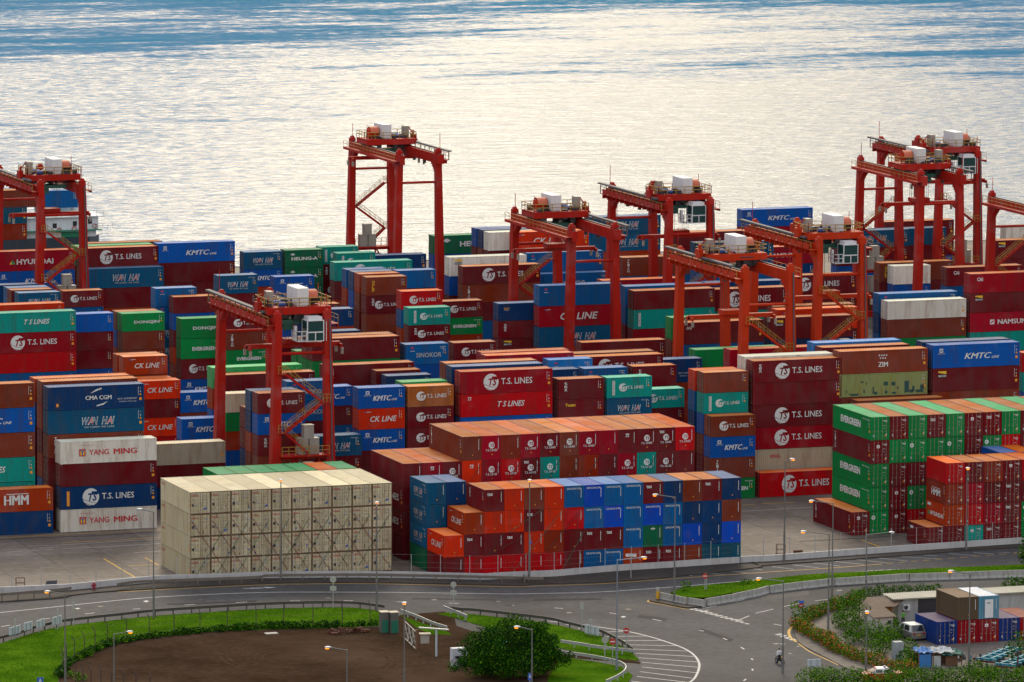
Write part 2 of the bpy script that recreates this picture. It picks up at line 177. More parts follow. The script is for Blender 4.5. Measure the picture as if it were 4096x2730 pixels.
CONT="""188.70,730.00,2.83,40,2.80,0,rust,HMM,|rust-red long container with large white initials, top of stack, front left edge
188.70,730.00,0.00,40,2.80,0,navy,,|dark navy long container, second from top, front left edge
187.20,732.85,15.22,40,3.01,0,brown,,|brown long container, top of stack, front left edge, leftmost such
187.20,732.85,12.18,40,3.01,0,kblue,KMTC,|royal blue long container with slanted white lettering, second from top, front left edge
187.20,732.85,9.13,40,3.01,0,brown,,|brown long container, third from top, front left edge
187.20,732.85,6.09,40,3.01,0,teal,TSL,|teal long container with white italic lettering, fourth from top, front left edge
201.13,732.85,14.66,40,2.90,0,navy,CMA,|dark navy long container with curved white swooshes, top of stack, front left edge
201.13,732.85,11.73,40,2.90,0,wnavy,WH,|teal-navy long container with outlined red-A lettering, second from top, front left edge
201.13,732.85,8.79,40,2.90,0,brown,TRI,|brown long container with vertical serif letters, third from top, front left edge
201.13,735.70,14.94,40,2.96,0,brown,,|brown long container, top of stack, front left edge, rightmost such
200.99,738.55,14.96,40,2.96,0,rust,,|rust-red long container, top of stack, front left edge
201.88,730.00,8.40,40,2.77,0,white,YM,|off-white long container with red lettering and emblem, top of stack, front left
201.88,730.00,5.60,40,2.77,0,maroon,,|dark maroon long container, second from top, front left, leftmost such
201.88,730.00,2.80,40,2.77,0,navy,TS2,|dark navy long container with large globe logo, third from top, front left
201.88,730.00,0.00,40,2.77,0,white,YM,|off-white long container with red lettering and emblem, fourth from top, front left
215.06,744.25,5.51,40,2.73,0,cream,,|cream long container, top of stack, front left
215.06,744.25,2.76,40,2.73,0,maroon,,|dark maroon long container, second from top, front left, rightmost such
228.77,789.45,7.49,20,2.47,0,orange,CK,|bright orange-red short container with bold white italics, top of stack, front left
228.77,789.45,4.99,20,2.47,0,maroon,,|dark maroon short container, second from top, front left
228.77,789.45,2.50,20,2.47,0,orange,CK,|bright orange-red short container with bold white italics, third from top, front left
228.66,795.15,10.06,20,2.48,0,rust,CK,|rust-red short container with bold white italics, top of stack, middle left
234.74,789.45,5.49,20,2.72,0,kblue,KMTC,|royal blue short container with slanted white lettering, top of stack, front left, leftmost such
227.45,764.00,5.60,20,2.77,0,kblue,KMTC,|royal blue short container with slanted white lettering, top of stack, front left, rightmost such
244.21,820.60,11.29,20,2.79,0,green,DJ,|green short container with wide serif letters, top of stack, middle left, rightmost such
244.21,820.60,8.46,20,2.79,0,green,EV,|green short container with blocky white lettering, second from top, middle left
244.21,820.60,5.64,20,2.79,0,maroon,TS,|dark maroon short container with white globe logo, third from top, middle left
235.78,820.60,12.60,20,2.49,0,green,DJ,|green short container with wide serif letters, top of stack, middle left, leftmost such
235.78,820.60,10.08,20,2.49,0,brown,,|brown short container, second from top, middle left
228.45,820.60,12.76,20,2.52,0,kblue,,|royal blue short container, top of stack, middle left edge
228.45,820.60,10.21,20,2.52,0,maroon,,|dark maroon short container, second from top, middle left edge
228.45,820.60,7.66,20,2.52,0,maroon,,|dark maroon short container, third from top, middle left edge
215.41,814.90,13.78,40,2.73,0,teal,TSL,|teal long container with white italic lettering, top of stack, middle left edge
215.41,814.90,11.03,40,2.73,0,red2,TS,|deep red long container with white globe logo, second from top, middle left edge
215.41,814.90,8.27,40,2.73,0,red,,|red long container, third from top, middle left edge
215.35,820.60,14.13,40,2.80,0,orange,CK,|bright orange-red long container with bold white italics, top of stack, middle left edge
228.76,848.90,12.51,20,2.47,0,wnavy,WH,|teal-navy short container with outlined red-A lettering, top of stack, middle left edge
241.49,871.50,9.82,20,2.42,0,maroon,TS,|dark maroon short container with white globe logo, top of stack, middle left edge
264.98,902.65,12.12,40,3.00,0,kblue,KMTC,|royal blue long container with slanted white lettering, top of stack, back left
264.98,902.65,9.09,40,3.00,0,maroon,,|dark maroon long container, second from top, back left
252.90,902.65,11.83,40,2.93,0,maroon,TS,|dark maroon long container with white globe logo, top of stack, back left
252.84,899.80,8.97,40,2.96,0,wnavy,WH,|teal-navy long container with outlined red-A lettering, top of stack, back left
252.84,899.80,5.98,40,2.96,0,maroon,,|dark maroon long container, second from top, middle left
238.96,899.80,12.04,40,2.98,0,crimson,HYU,|crimson long container with white capitals and green triangle, top of stack, back left edge
238.96,899.80,9.03,40,2.98,0,kblue,KMTC,|royal blue long container with slanted white lettering, second from top, back left edge
248.03,846.05,12.74,20,2.52,0,sblue,SKs,|mid blue short container with small round emblem, top of stack, middle left
249.87,843.20,11.96,20,2.36,0,maroon,,|dark maroon short container, top of stack, middle left
249.77,817.75,12.32,20,2.43,0,maroon,TS,|dark maroon short container with white globe logo, top of stack, middle left
249.77,817.75,9.85,20,2.43,0,brown,TRI,|brown short container with vertical serif letters, second from top, middle left
249.77,817.75,7.39,20,2.43,0,green,EV,|green short container with blocky white lettering, third from top, middle left
265.05,871.50,10.96,20,2.71,0,wnavy,WH,|teal-navy short container with outlined red-A lettering, top of stack, middle left
265.05,871.50,8.22,20,2.71,0,maroon,,|dark maroon short container, second from top, middle left
278.65,902.65,10.69,20,2.64,0,wnavy,WH,|teal-navy short container with outlined red-A lettering, top of stack, back centre left
285.17,902.65,10.75,20,2.66,0,dgreen,HA,|dark green short container with white capitals and diamond, top of stack, back centre left
273.74,871.50,10.58,20,2.62,0,kblue,KMTC,|royal blue short container with slanted white lettering, top of stack, middle centre left
273.74,871.50,7.94,20,2.62,0,sblue,,|mid blue short container, second from top, middle centre left
273.74,871.50,5.29,20,2.62,0,maroon,,|dark maroon short container, third from top, middle centre left
273.74,871.50,2.65,20,2.62,0,kblue,,|royal blue short container, fourth from top, middle centre left
278.59,843.20,13.46,20,2.66,0,brown,GOLD,|brown short container with yellow vertical letters, top of stack, middle centre left
278.59,843.20,10.77,20,2.66,0,maroon,TEXTS,|dark maroon short container with tall letters above globe, second from top, middle centre left
278.59,843.20,8.08,20,2.66,0,brown,,|brown short container, third from top, middle centre left
292.69,871.50,10.79,20,2.67,0,sblue,,|mid blue short container, top of stack, back centre left
279.18,829.15,13.07,20,2.58,0,red,TS,|red short container with white globe logo, top of stack, middle centre left
228.00,732.85,13.11,20,2.59,0,maroon,TS,|dark maroon short container with white globe logo, top of stack, front centre left
228.00,732.85,10.49,20,2.59,0,kblue,KMTC,|royal blue short container with slanted white lettering, second from top, front centre left
228.00,732.85,7.87,20,2.59,0,maroon,TEX,|dark maroon short container with tall white letters, third from top, front centre left
228.00,732.85,5.25,20,2.59,0,brown,,|brown short container, fourth from top, front centre left
235.41,744.25,12.88,20,2.55,0,sblue,SK,|mid blue short container with grey capitals, top of stack, front centre left
235.41,744.25,10.30,20,2.55,0,sblue,SK,|mid blue short container with grey capitals, second from top, front centre left
242.58,758.30,10.07,20,2.49,0,kblue,KMTC,|royal blue short container with slanted white lettering, top of stack, front centre left, leftmost such
234.50,730.00,7.85,20,2.59,0,wnavy,WH,|teal-navy short container with outlined red-A lettering, top of stack, front centre left
241.12,732.85,13.21,20,2.61,0,kblue,KMTC,|royal blue short container with slanted white lettering, top of stack, front centre left, rightmost such
241.12,732.85,10.57,20,2.61,0,orange,CK,|bright orange-red short container with bold white italics, second from top, front centre left
241.12,732.85,7.93,20,2.61,0,kblue,KMTC,|royal blue short container with slanted white lettering, third from top, front centre left
247.56,732.85,13.15,20,2.60,0,tan,TS,|tan-brown short container with white globe logo, top of stack, front centre
247.56,732.85,10.52,20,2.60,0,maroon,TS,|dark maroon short container with white globe logo, second from top, front centre
247.56,732.85,7.89,20,2.60,0,maroon,TS,|dark maroon short container with white globe logo, third from top, front centre left
254.58,732.85,14.47,40,2.86,0,red2,TS,|deep red long container with white globe logo, top of stack, front centre
254.58,732.85,11.58,40,2.86,0,red,TSL,|red long container with white italic lettering, second from top, front centre
254.58,732.85,8.68,40,2.86,0,kblue,,|royal blue long container, third from top, front centre
254.41,735.70,14.71,40,2.91,0,navy,,|dark navy long container, top of stack, middle centre
254.54,738.55,14.77,40,2.92,0,brown,,|brown long container, top of stack, middle centre
267.61,732.85,13.23,20,2.62,0,maroon,TEX,|dark maroon short container with tall white letters, top of stack, front centre
267.61,732.85,10.59,20,2.62,0,maroon,TOU,|dark maroon short container with yellow letters, second from top, front centre
274.13,732.85,13.19,20,2.61,0,teal,TSDF,|teal short container with globe logo and white panel, top of stack, front centre right
274.13,732.85,10.55,20,2.61,0,wnavy,WH,|teal-navy short container with outlined red-A lettering, second from top, front centre right
280.41,758.30,10.83,20,2.68,0,sblue,SKs,|mid blue short container with small round emblem, top of stack, middle centre right
287.26,758.30,10.85,20,2.68,0,maroon,TEX,|dark maroon short container with tall white letters, top of stack, front centre right
282.96,744.25,9.97,20,2.46,0,teal,TS,|teal short container with white globe logo, top of stack, front centre right
289.23,769.70,9.54,40,3.15,0,navy,CMA,|dark navy long container with curved white swooshes, top of stack, middle centre right
287.25,732.85,13.29,20,2.63,0,brown,,|brown short container, top of stack, front centre right
287.25,732.85,10.63,20,2.63,0,teal,TSDF,|teal short container with globe logo and white panel, second from top, front centre right
287.15,730.00,8.03,20,2.65,0,brown,TS,|brown short container with white globe logo, top of stack, front centre right
287.15,730.00,5.35,20,2.65,0,kblue,KMTC,|royal blue short container with slanted white lettering, second from top, front centre right
287.15,730.00,2.68,20,2.65,0,brown,TRI,|brown short container with vertical serif letters, third from top, front centre right
293.98,732.85,14.30,40,2.83,0,maroon,TEXTS,|dark maroon long container with tall letters above globe, top of stack, middle right
293.98,732.85,11.44,40,2.83,0,maroon,,|dark maroon long container, second from top, front right
293.98,732.85,8.58,40,2.83,0,maroon,TS,|dark maroon long container with white globe logo, third from top, front right
293.98,732.85,5.72,40,2.83,0,red2,TS,|deep red long container with white globe logo, fourth from top, front right
293.98,732.85,2.86,40,2.83,0,cream,OOCL,|cream long container with small red letters, fifth from top, front right
293.92,735.70,14.49,40,2.87,0,white,,|off-white long container, top of stack, middle right, leftmost such
293.90,730.00,0.00,40,3.12,0,red,TS,|red long container with white globe logo, top of stack, front right
300.92,758.30,12.18,40,3.02,0,crimson,CAI,|crimson long container with small white letters, top of stack, middle centre right
305.92,732.85,14.93,40,2.96,0,brown,ZIM,|brown long container with seven white stars, top of stack, middle right
305.92,732.85,11.95,40,2.96,0,olive,OLV,|faded olive long container with dark peeled patches, second from top, front right
305.80,738.55,14.78,40,2.93,0,maroon,,|dark maroon long container, top of stack, middle right
305.84,741.40,14.98,40,2.97,0,ltblue,,|light blue long container, top of stack, middle right
307.19,730.00,8.90,40,2.94,0,brown,,|brown long container, top of stack, front right
318.86,732.85,15.18,40,3.01,0,kblue,KMTC,|royal blue long container with slanted white lettering, top of stack, middle right edge
318.86,732.85,12.14,40,3.01,0,maroon,BEA,|dark maroon long container with small yellow sticker, second from top, front right edge
318.86,732.85,9.11,40,3.01,0,brown,,|brown long container, third from top, front right edge
360.27,814.90,14.10,40,2.79,0,red2,CAI,|deep red long container with small white letters, top of stack, back right edge
360.27,814.90,11.28,40,2.79,0,maroon,BEA,|dark maroon long container with small yellow sticker, second from top, middle right edge
360.27,814.90,8.46,40,2.79,0,crimson,NAM,|crimson long container with white capitals and emblem, third from top, middle right edge
360.27,814.90,5.64,40,2.79,0,teal,,|teal long container, fourth from top, middle right edge
347.43,814.90,10.76,40,2.66,0,white,,|off-white long container, top of stack, middle right, rightmost such
347.43,814.90,8.07,40,2.66,0,brown,,|brown long container, second from top, middle right
347.37,817.75,11.34,40,2.80,0,sblue,SKs,|mid blue long container with small round emblem, top of stack, middle right
319.15,789.45,12.08,40,2.99,0,maroon,BEA,|dark maroon long container with small yellow sticker, top of stack, middle right
323.64,798.00,12.06,40,2.98,0,orange,CK,|bright orange-red long container with bold white italics, top of stack, middle right
304.79,786.60,12.25,40,3.03,0,maroon,DCG,|dark maroon long container with small white italics, top of stack, middle centre right
304.79,786.60,9.19,40,3.03,0,sblue,,|mid blue long container, second from top, middle centre right
308.75,814.90,13.59,40,2.69,0,maroon,,|dark maroon long container, top of stack, middle centre right, rightmost such
308.75,814.90,10.88,40,2.69,0,teal,DF,|teal long container with white vertical panel, second from top, middle centre right
294.67,814.90,14.60,40,2.89,0,sblue,SKs,|mid blue long container with small round emblem, top of stack, middle centre
294.67,814.90,11.68,40,2.89,0,red2,CK,|deep red long container with bold white italics, second from top, middle centre
294.67,814.90,8.76,40,2.89,0,wnavy,WH,|teal-navy long container with outlined red-A lettering, third from top, middle centre
303.05,871.50,11.00,40,2.72,0,maroon,TS,|dark maroon long container with white globe logo, top of stack, back centre
303.05,871.50,8.25,40,2.72,0,brown,TRI,|brown long container with vertical serif letters, second from top, middle centre
315.17,877.20,11.80,40,2.92,0,sblue,SKs,|mid blue long container with small round emblem, top of stack, back centre
314.97,874.35,8.89,40,2.93,0,sblue,SK,|mid blue long container with grey capitals, top of stack, back centre
343.94,928.10,11.25,40,2.78,0,wnavy,WH,|teal-navy long container with outlined red-A lettering, top of stack, back centre right, leftmost such
343.94,928.10,8.44,40,2.78,0,wnavy,WH,|teal-navy long container with outlined red-A lettering, second from top, back centre right
343.94,928.10,5.63,40,2.78,0,rust,,|rust-red long container, third from top, back centre right
323.31,905.50,11.73,40,2.90,0,orange,CK,|bright orange-red long container with bold white italics, top of stack, back centre
328.37,871.50,11.38,40,2.82,0,brown,TRI,|brown long container with vertical serif letters, top of stack, back centre right
370.19,928.10,11.53,40,2.85,0,kblue,KMTC,|royal blue long container with slanted white lettering, top of stack, back right
370.19,928.10,8.65,40,2.85,0,crimson,NAM,|crimson long container with white capitals and emblem, second from top, back right
371.44,874.35,8.71,40,2.87,0,brown,GOLD,|brown long container with yellow vertical letters, top of stack, back right
372.52,871.50,8.56,20,2.82,0,white,,|off-white short container, top of stack, back right
370.26,846.05,11.25,40,2.78,0,maroon,CAI,|dark maroon long container with small white letters, top of stack, back right edge
265.40,786.60,11.07,20,2.74,0,sblue,SK,|mid blue short container with grey capitals, top of stack, middle centre left
276.41,817.75,12.28,20,2.43,0,teal,TSDF,|teal short container with globe logo and white panel, top of stack, middle centre
276.41,817.75,9.82,20,2.43,0,maroon,TEXTS,|dark maroon short container with tall letters above globe, second from top, middle centre
290.13,843.20,9.80,20,2.42,0,maroon,TS,|dark maroon short container with white globe logo, top of stack, middle centre, leftmost such
290.13,843.20,7.35,20,2.42,0,green,EV,|green short container with blocky white lettering, second from top, middle centre
289.65,817.75,12.40,20,2.45,0,navy,SEA,|dark navy short container with small orange letters, top of stack, middle centre
289.65,817.75,9.92,20,2.45,0,maroon,TEX,|dark maroon short container with tall white letters, second from top, middle centre
289.65,817.75,7.44,20,2.45,0,maroon,BEA,|dark maroon short container with small yellow sticker, third from top, middle centre
273.19,789.45,10.74,20,2.65,0,maroon,TS,|dark maroon short container with white globe logo, top of stack, middle centre, rightmost such
252.35,786.60,12.07,40,2.99,0,maroon,,|dark maroon long container, top of stack, middle centre left
247.71,766.85,11.35,40,2.81,0,maroon,TEX,|dark maroon long container with tall white letters, top of stack, front centre left
317.76,928.10,8.93,40,2.95,0,dgreen,HA,|dark green long container with white capitals and diamond, top of stack, back centre
320.05,908.35,11.55,40,2.86,0,white,,|off-white long container, top of stack, back centre
302.90,877.20,11.62,40,2.87,0,white,BEA,|off-white long container with small yellow sticker, top of stack, back centre
297.63,908.35,8.60,40,2.84,0,navy,,|dark navy long container, top of stack, back centre left
285.78,880.05,11.20,40,2.77,0,teal,TS,|teal long container with white globe logo, top of stack, back centre left
315.67,846.05,11.25,40,2.78,0,crimson,,|crimson long container, top of stack, back centre right
309.69,820.60,13.56,40,2.68,0,sblue,SKs,|mid blue long container with small round emblem, top of stack, middle centre right
321.09,817.75,12.60,40,3.12,0,maroon,TS,|dark maroon long container with white globe logo, top of stack, middle centre right
322.97,823.45,13.34,40,2.64,0,navy,,|dark navy long container, top of stack, back centre right
339.82,880.05,13.91,40,2.75,0,maroon,,|dark maroon long container, top of stack, back centre right
331.37,848.90,15.60,40,3.09,0,wnavy,WH,|teal-navy long container with outlined red-A lettering, top of stack, back centre right, rightmost such
331.37,848.90,12.48,40,3.09,0,sblue,,|mid blue long container, second from top, back centre right
352.01,882.90,10.94,40,2.70,0,crimson,NAM,|crimson long container with white capitals and emblem, top of stack, back right
352.01,882.90,8.20,40,2.70,0,navy,,|dark navy long container, second from top, back right
374.88,899.80,10.97,40,2.71,0,wnavy,WH,|teal-navy long container with outlined red-A lettering, top of stack, back right
374.88,899.80,8.23,40,2.71,0,maroon,,|dark maroon long container, second from top, back right
374.88,899.80,5.48,40,2.71,0,kblue,,|royal blue long container, third from top, back right
382.53,902.65,10.76,40,2.66,0,wnavy,,|teal-navy long container, top of stack, back right edge
382.53,902.65,8.07,40,2.66,0,maroon,,|dark maroon long container, second from top, back right edge
395.02,928.10,8.75,40,2.89,0,maroon,,|dark maroon long container, top of stack, back right
406.41,905.50,9.68,40,3.20,0,white,,|off-white long container, top of stack, back right edge
391.67,877.20,11.29,40,2.79,0,maroon,BEA,|dark maroon long container with small yellow sticker, top of stack, back right edge
342.24,843.20,11.29,40,2.79,0,maroon,TS,|dark maroon long container with white globe logo, top of stack, back right
342.24,843.20,8.47,40,2.79,0,maroon,,|dark maroon long container, second from top, middle right
269.43,846.05,9.76,20,2.41,0,brown,,|brown short container, top of stack, middle centre left
263.19,820.60,12.21,20,2.41,0,navy,,|dark navy short container, top of stack, middle centre left
235.04,769.70,10.49,40,2.59,0,maroon,,|dark maroon long container, top of stack, front centre left
234.16,772.55,10.98,40,2.71,0,ltgreen,,|pale green long container, top of stack, middle left
231.63,758.30,9.79,20,2.42,0,cream,,|cream short container, top of stack, front left
269.89,766.85,11.68,40,2.89,0,crimson,,|crimson long container, top of stack, middle centre
277.64,764.00,11.27,20,2.79,0,ltblue,SKs,|light blue short container with small round emblem, top of stack, middle centre
282.56,766.85,11.12,40,2.75,0,maroon,TEXTS,|dark maroon long container with tall letters above globe, top of stack, middle centre right
291.60,789.45,9.57,40,3.16,0,maroon,,|dark maroon long container, top of stack, middle centre right, leftmost such
301.54,772.55,10.75,40,2.66,0,green,,|green long container, top of stack, middle centre right, rightmost such
305.76,792.30,12.23,40,3.03,0,green,,|green long container, top of stack, middle centre right, leftmost such
206.50,690.30,0.00,40,2.60,2,oocl,oo0,OOs|beige-grey container with small red letters, in first column from left, bottom row, beige refrigerated block
206.50,690.30,2.63,40,2.60,2,oocl,oo5,OOs|beige-grey container with small red letters, in first column from left, second-lowest row, beige refrigerated block
206.50,690.30,5.26,40,2.60,2,oocl,oo1,OOs|beige-grey container with small red letters, in first column from left, third-lowest row, beige refrigerated block
206.50,690.30,7.89,40,2.60,2,oocl,oo6,OOs|beige-grey container with small red letters, in first column from left, top row, beige refrigerated block
208.98,690.30,0.00,40,2.60,2,oocl,oo3,OOs|beige-grey container with small red letters, in second column from left, bottom row, beige refrigerated block
208.98,690.30,2.63,40,2.60,2,oocl,oo0,OOs|beige-grey container with small red letters, in second column from left, second-lowest row, beige refrigerated block
208.98,690.30,5.26,40,2.60,2,oocl,oo6,OOs|beige-grey container with small red letters, in second column from left, third-lowest row, beige refrigerated block
208.98,690.30,7.89,40,2.60,2,oocl,oo3,OOs|beige-grey container with small red letters, in second column from left, top row, beige refrigerated block
211.46,690.30,0.00,40,2.60,2,oocl,oo6,OOs|beige-grey container with small red letters, in third column from left, bottom row, beige refrigerated block
211.46,690.30,2.63,40,2.60,2,oocl,oo4,OOs|beige-grey container with small red letters, in third column from left, second-lowest row, beige refrigerated block
211.46,690.30,5.26,40,2.60,2,oocl,oo2,OOs|beige-grey container with small red letters, in third column from left, third-lowest row, beige refrigerated block
211.46,690.30,7.89,40,2.60,2,oocl,oo0,OOs|beige-grey container with small red letters, in third column from left, top row, beige refrigerated block
213.94,690.30,0.00,40,2.60,2,oocl,oo0,OOs|beige-grey container with small red letters, in fourth column from left, bottom row, beige refrigerated block
213.94,690.30,2.63,40,2.60,2,oocl,oo8,OOs|beige-grey container with small red letters, in fourth column from left, second-lowest row, beige refrigerated block
213.94,690.30,5.26,40,2.60,2,oocl,oo7,OOs|beige-grey container with small red letters, in fourth column from left, third-lowest row, beige refrigerated block
213.94,690.30,7.89,40,2.60,2,oocl,oo6,OOs|beige-grey container with small red letters, in fourth column from left, top row, beige refrigerated block
216.42,690.30,0.00,40,2.60,2,oocl,oo3,OOs|beige-grey container with small red letters, in fifth column from left, bottom row, beige refrigerated block
216.42,690.30,2.63,40,2.60,2,oocl,oo3,OOs|beige-grey container with small red letters, in fifth column from left, second-lowest row, beige refrigerated block
216.42,690.30,5.26,40,2.60,2,oocl,oo3,OOs|beige-grey container with small red letters, in fifth column from left, third-lowest row, beige refrigerated block
216.42,690.30,7.89,40,2.60,2,oocl,oo3,OOs|beige-grey container with small red letters, in fifth column from left, top row, beige refrigerated block
218.90,690.30,0.00,40,2.60,2,oocl,oo6,OOs|beige-grey container with small red letters, in sixth column from left, bottom row, beige refrigerated block
218.90,690.30,2.63,40,2.60,2,oocl,oo7,OOs|beige-grey container with small red letters, in sixth column from left, second-lowest row, beige refrigerated block
218.90,690.30,5.26,40,2.60,2,oocl,oo8,OOs|beige-grey container with small red letters, in sixth column from left, third-lowest row, beige refrigerated block
218.90,690.30,7.89,40,2.60,2,oocl,oo0,OOs|beige-grey container with small red letters, in sixth column from left, top row, beige refrigerated block
221.38,690.30,0.00,40,2.60,2,oocl,oo0,OOs|beige-grey container with small red letters, in seventh column from left, bottom row, beige refrigerated block
221.38,690.30,2.63,40,2.60,2,oocl,oo2,OOs|beige-grey container with small red letters, in seventh column from left, second-lowest row, beige refrigerated block
221.38,690.30,5.26,40,2.60,2,oocl,oo4,OOs|beige-grey container with small red letters, in seventh column from left, third-lowest row, beige refrigerated block
221.38,690.30,7.89,40,2.60,2,oocl,oo6,OOs|beige-grey container with small red letters, in seventh column from left, top row, beige refrigerated block
223.86,690.30,0.00,40,2.60,2,oocl,oo3,OOs|beige-grey container with small red letters, in eighth column from left, bottom row, beige refrigerated block
223.86,690.30,2.63,40,2.60,2,oocl,oo6,OOs|beige-grey container with small red letters, in eighth column from left, second-lowest row, beige refrigerated block
223.86,690.30,5.26,40,2.60,2,oocl,oo0,OOs|beige-grey container with small red letters, in eighth column from left, third-lowest row, beige refrigerated block
223.86,690.30,7.89,40,2.60,2,oocl,oo3,OOs|beige-grey container with small red letters, in eighth column from left, top row, beige refrigerated block
226.34,690.30,0.00,40,2.60,2,oocl,oo6,OOs|beige-grey container with small red letters, in ninth column from left, bottom row, beige refrigerated block
226.34,690.30,2.63,40,2.60,2,oocl,oo1,OOs|beige-grey container with small red letters, in ninth column from left, second-lowest row, beige refrigerated block
226.34,690.30,5.26,40,2.60,2,oocl,oo5,OOs|beige-grey container with small red letters, in ninth column from left, third-lowest row, beige refrigerated block
226.34,690.30,7.89,40,2.60,2,oocl,oo0,OOs|beige-grey container with small red letters, in ninth column from left, top row, beige refrigerated block
228.82,690.30,0.00,40,2.60,2,oocl,oo0,OOs|beige-grey container with small red letters, in tenth column from left, bottom row, beige refrigerated block
228.82,690.30,2.63,40,2.60,2,oocl,oo5,OOs|beige-grey container with small red letters, in tenth column from left, second-lowest row, beige refrigerated block
228.82,690.30,5.26,40,2.60,2,oocl,oo1,OOs|beige-grey container with small red letters, in tenth column from left, third-lowest row, beige refrigerated block
228.82,690.30,7.89,40,2.60,2,oocl,oo6,OOs|beige-grey container with small red letters, in tenth column from left, top row, beige refrigerated block
234.97,682.20,0.00,20,2.57,1,maroon,,|dark maroon container in first column from left, bottom row, front red-and-blue block
234.97,682.20,2.60,20,2.57,1,orange,,CK|bright orange-red container in first column from left, second-lowest row, front red-and-blue block
237.46,682.20,0.00,20,2.57,1,red,,|red container in second column from left, bottom row, front red-and-blue block
237.46,682.20,2.60,20,2.57,1,maroon,tex,|dark maroon container in second column from left, second-lowest row, front red-and-blue block
237.46,682.20,5.20,20,2.57,1,rust,,CK|rust-red container in second column from left, third-lowest row, front red-and-blue block
239.95,682.20,0.00,20,2.57,1,red,,|red container in third column from left, bottom row, front red-and-blue block
239.95,682.20,2.60,20,2.57,1,maroon,,|dark maroon container in third column from left, second-lowest row, front red-and-blue block
239.95,682.20,5.20,20,2.57,1,orange,,|bright orange-red container in third column from left, third-lowest row, front red-and-blue block
239.95,682.20,7.80,20,2.57,1,maroon,tex,TEXv|dark maroon container in third column from left, top row, front red-and-blue block
242.44,682.20,0.00,20,2.57,1,red,,|red container in fourth column from left, bottom row, front red-and-blue block
242.44,682.20,2.60,20,2.57,1,maroon,tex,|dark maroon container in fourth column from left, second-lowest row, front red-and-blue block
242.44,682.20,5.20,20,2.57,1,orange,,|bright orange-red container in fourth column from left, third-lowest row, front red-and-blue block
242.44,682.20,7.80,20,2.57,1,orange,,|bright orange-red container in fourth column from left, top row, front red-and-blue block
244.93,682.20,0.00,20,2.57,1,red,,|red container in fifth column from left, bottom row, front red-and-blue block
244.93,682.20,2.60,20,2.57,1,orange,,|bright orange-red container in fifth column from left, second-lowest row, front red-and-blue block
244.93,682.20,5.20,20,2.57,1,maroon,tex,|dark maroon container in fifth column from left, third-lowest row, front red-and-blue block
244.93,682.20,7.80,20,2.57,1,brown,,|brown container in fifth column from left, top row, front red-and-blue block
247.42,682.20,0.00,20,2.57,1,red,,|red container in sixth column from left, bottom row, front red-and-blue block
247.42,682.20,2.60,20,2.57,1,rbrown,,|reddish brown container in sixth column from left, second-lowest row, front red-and-blue block
247.42,682.20,5.20,20,2.57,1,orange,,|bright orange-red container in sixth column from left, third-lowest row, front red-and-blue block
247.42,682.20,7.80,20,2.57,1,orange,,|bright orange-red container in sixth column from left, top row, front red-and-blue block
249.91,682.20,0.00,20,2.57,1,maroon,,|dark maroon container in seventh column from left, bottom row, front red-and-blue block
249.91,682.20,2.60,20,2.57,1,maroon,,|dark maroon container in seventh column from left, second-lowest row, front red-and-blue block
249.91,682.20,5.20,20,2.57,1,red,,|red container in seventh column from left, third-lowest row, front red-and-blue block
249.91,682.20,7.80,20,2.57,1,sblue,sk,|mid blue container in seventh column from left, top row, front red-and-blue block
252.40,682.20,0.00,20,2.57,1,sblue,sk,|mid blue container in eighth column from left, bottom row, front red-and-blue block
252.40,682.20,2.60,20,2.57,1,maroon,tex,|dark maroon container in eighth column from left, second-lowest row, front red-and-blue block
252.40,682.20,5.20,20,2.57,1,sblue,sk,|mid blue container in eighth column from left, third-lowest row, front red-and-blue block
252.40,682.20,7.80,20,2.57,1,rblue,sk,|bright royal blue container in eighth column from left, top row, front red-and-blue block
254.89,682.20,0.00,20,2.57,1,sblue,sk,|mid blue container in ninth column from left, bottom row, front red-and-blue block
254.89,682.20,2.60,20,2.57,1,maroon,tex,|dark maroon container in ninth column from left, second-lowest row, front red-and-blue block
254.89,682.20,5.20,20,2.57,1,rblue,sk,|bright royal blue container in ninth column from left, third-lowest row, front red-and-blue block
254.89,682.20,7.80,20,2.57,1,sblue,sk,|mid blue container in ninth column from left, top row, front red-and-blue block
257.38,682.20,0.00,20,2.57,1,rust,,|rust-red container in tenth column from left, bottom row, front red-and-blue block
257.38,682.20,2.60,20,2.57,1,sblue,sk,|mid blue container in tenth column from left, second-lowest row, front red-and-blue block
257.38,682.20,5.20,20,2.57,1,sblue,sk,|mid blue container in tenth column from left, third-lowest row, front red-and-blue block
257.38,682.20,7.80,20,2.57,1,sblue,sk,|mid blue container in tenth column from left, top row, front red-and-blue block
259.87,682.20,0.00,20,2.57,1,maroon,tex,|dark maroon container in eleventh column from left, bottom row, front red-and-blue block
259.87,682.20,2.60,20,2.57,1,dgreen,hl,|dark green container in eleventh column from left, second-lowest row, front red-and-blue block
259.87,682.20,5.20,20,2.57,1,rblue,sk,|bright royal blue container in eleventh column from left, third-lowest row, front red-and-blue block
259.87,682.20,7.80,20,2.57,1,maroon,tex,|dark maroon container in eleventh column from left, top row, front red-and-blue block
262.36,682.20,0.00,20,2.57,1,maroon,tex,|dark maroon container in twelfth column from left, bottom row, front red-and-blue block
262.36,682.20,2.60,20,2.57,1,sblue,sk,|mid blue container in twelfth column from left, second-lowest row, front red-and-blue block
262.36,682.20,5.20,20,2.57,1,sblue,sk,|mid blue container in twelfth column from left, third-lowest row, front red-and-blue block
262.36,682.20,7.80,20,2.57,1,navy,,|dark navy container in twelfth column from left, top row, front red-and-blue block
264.85,682.20,0.00,20,2.57,1,brown,,|brown container in thirteenth column from left, bottom row, front red-and-blue block
264.85,682.20,2.60,20,2.57,1,rblue,,|bright royal blue container in thirteenth column from left, second-lowest row, front red-and-blue block
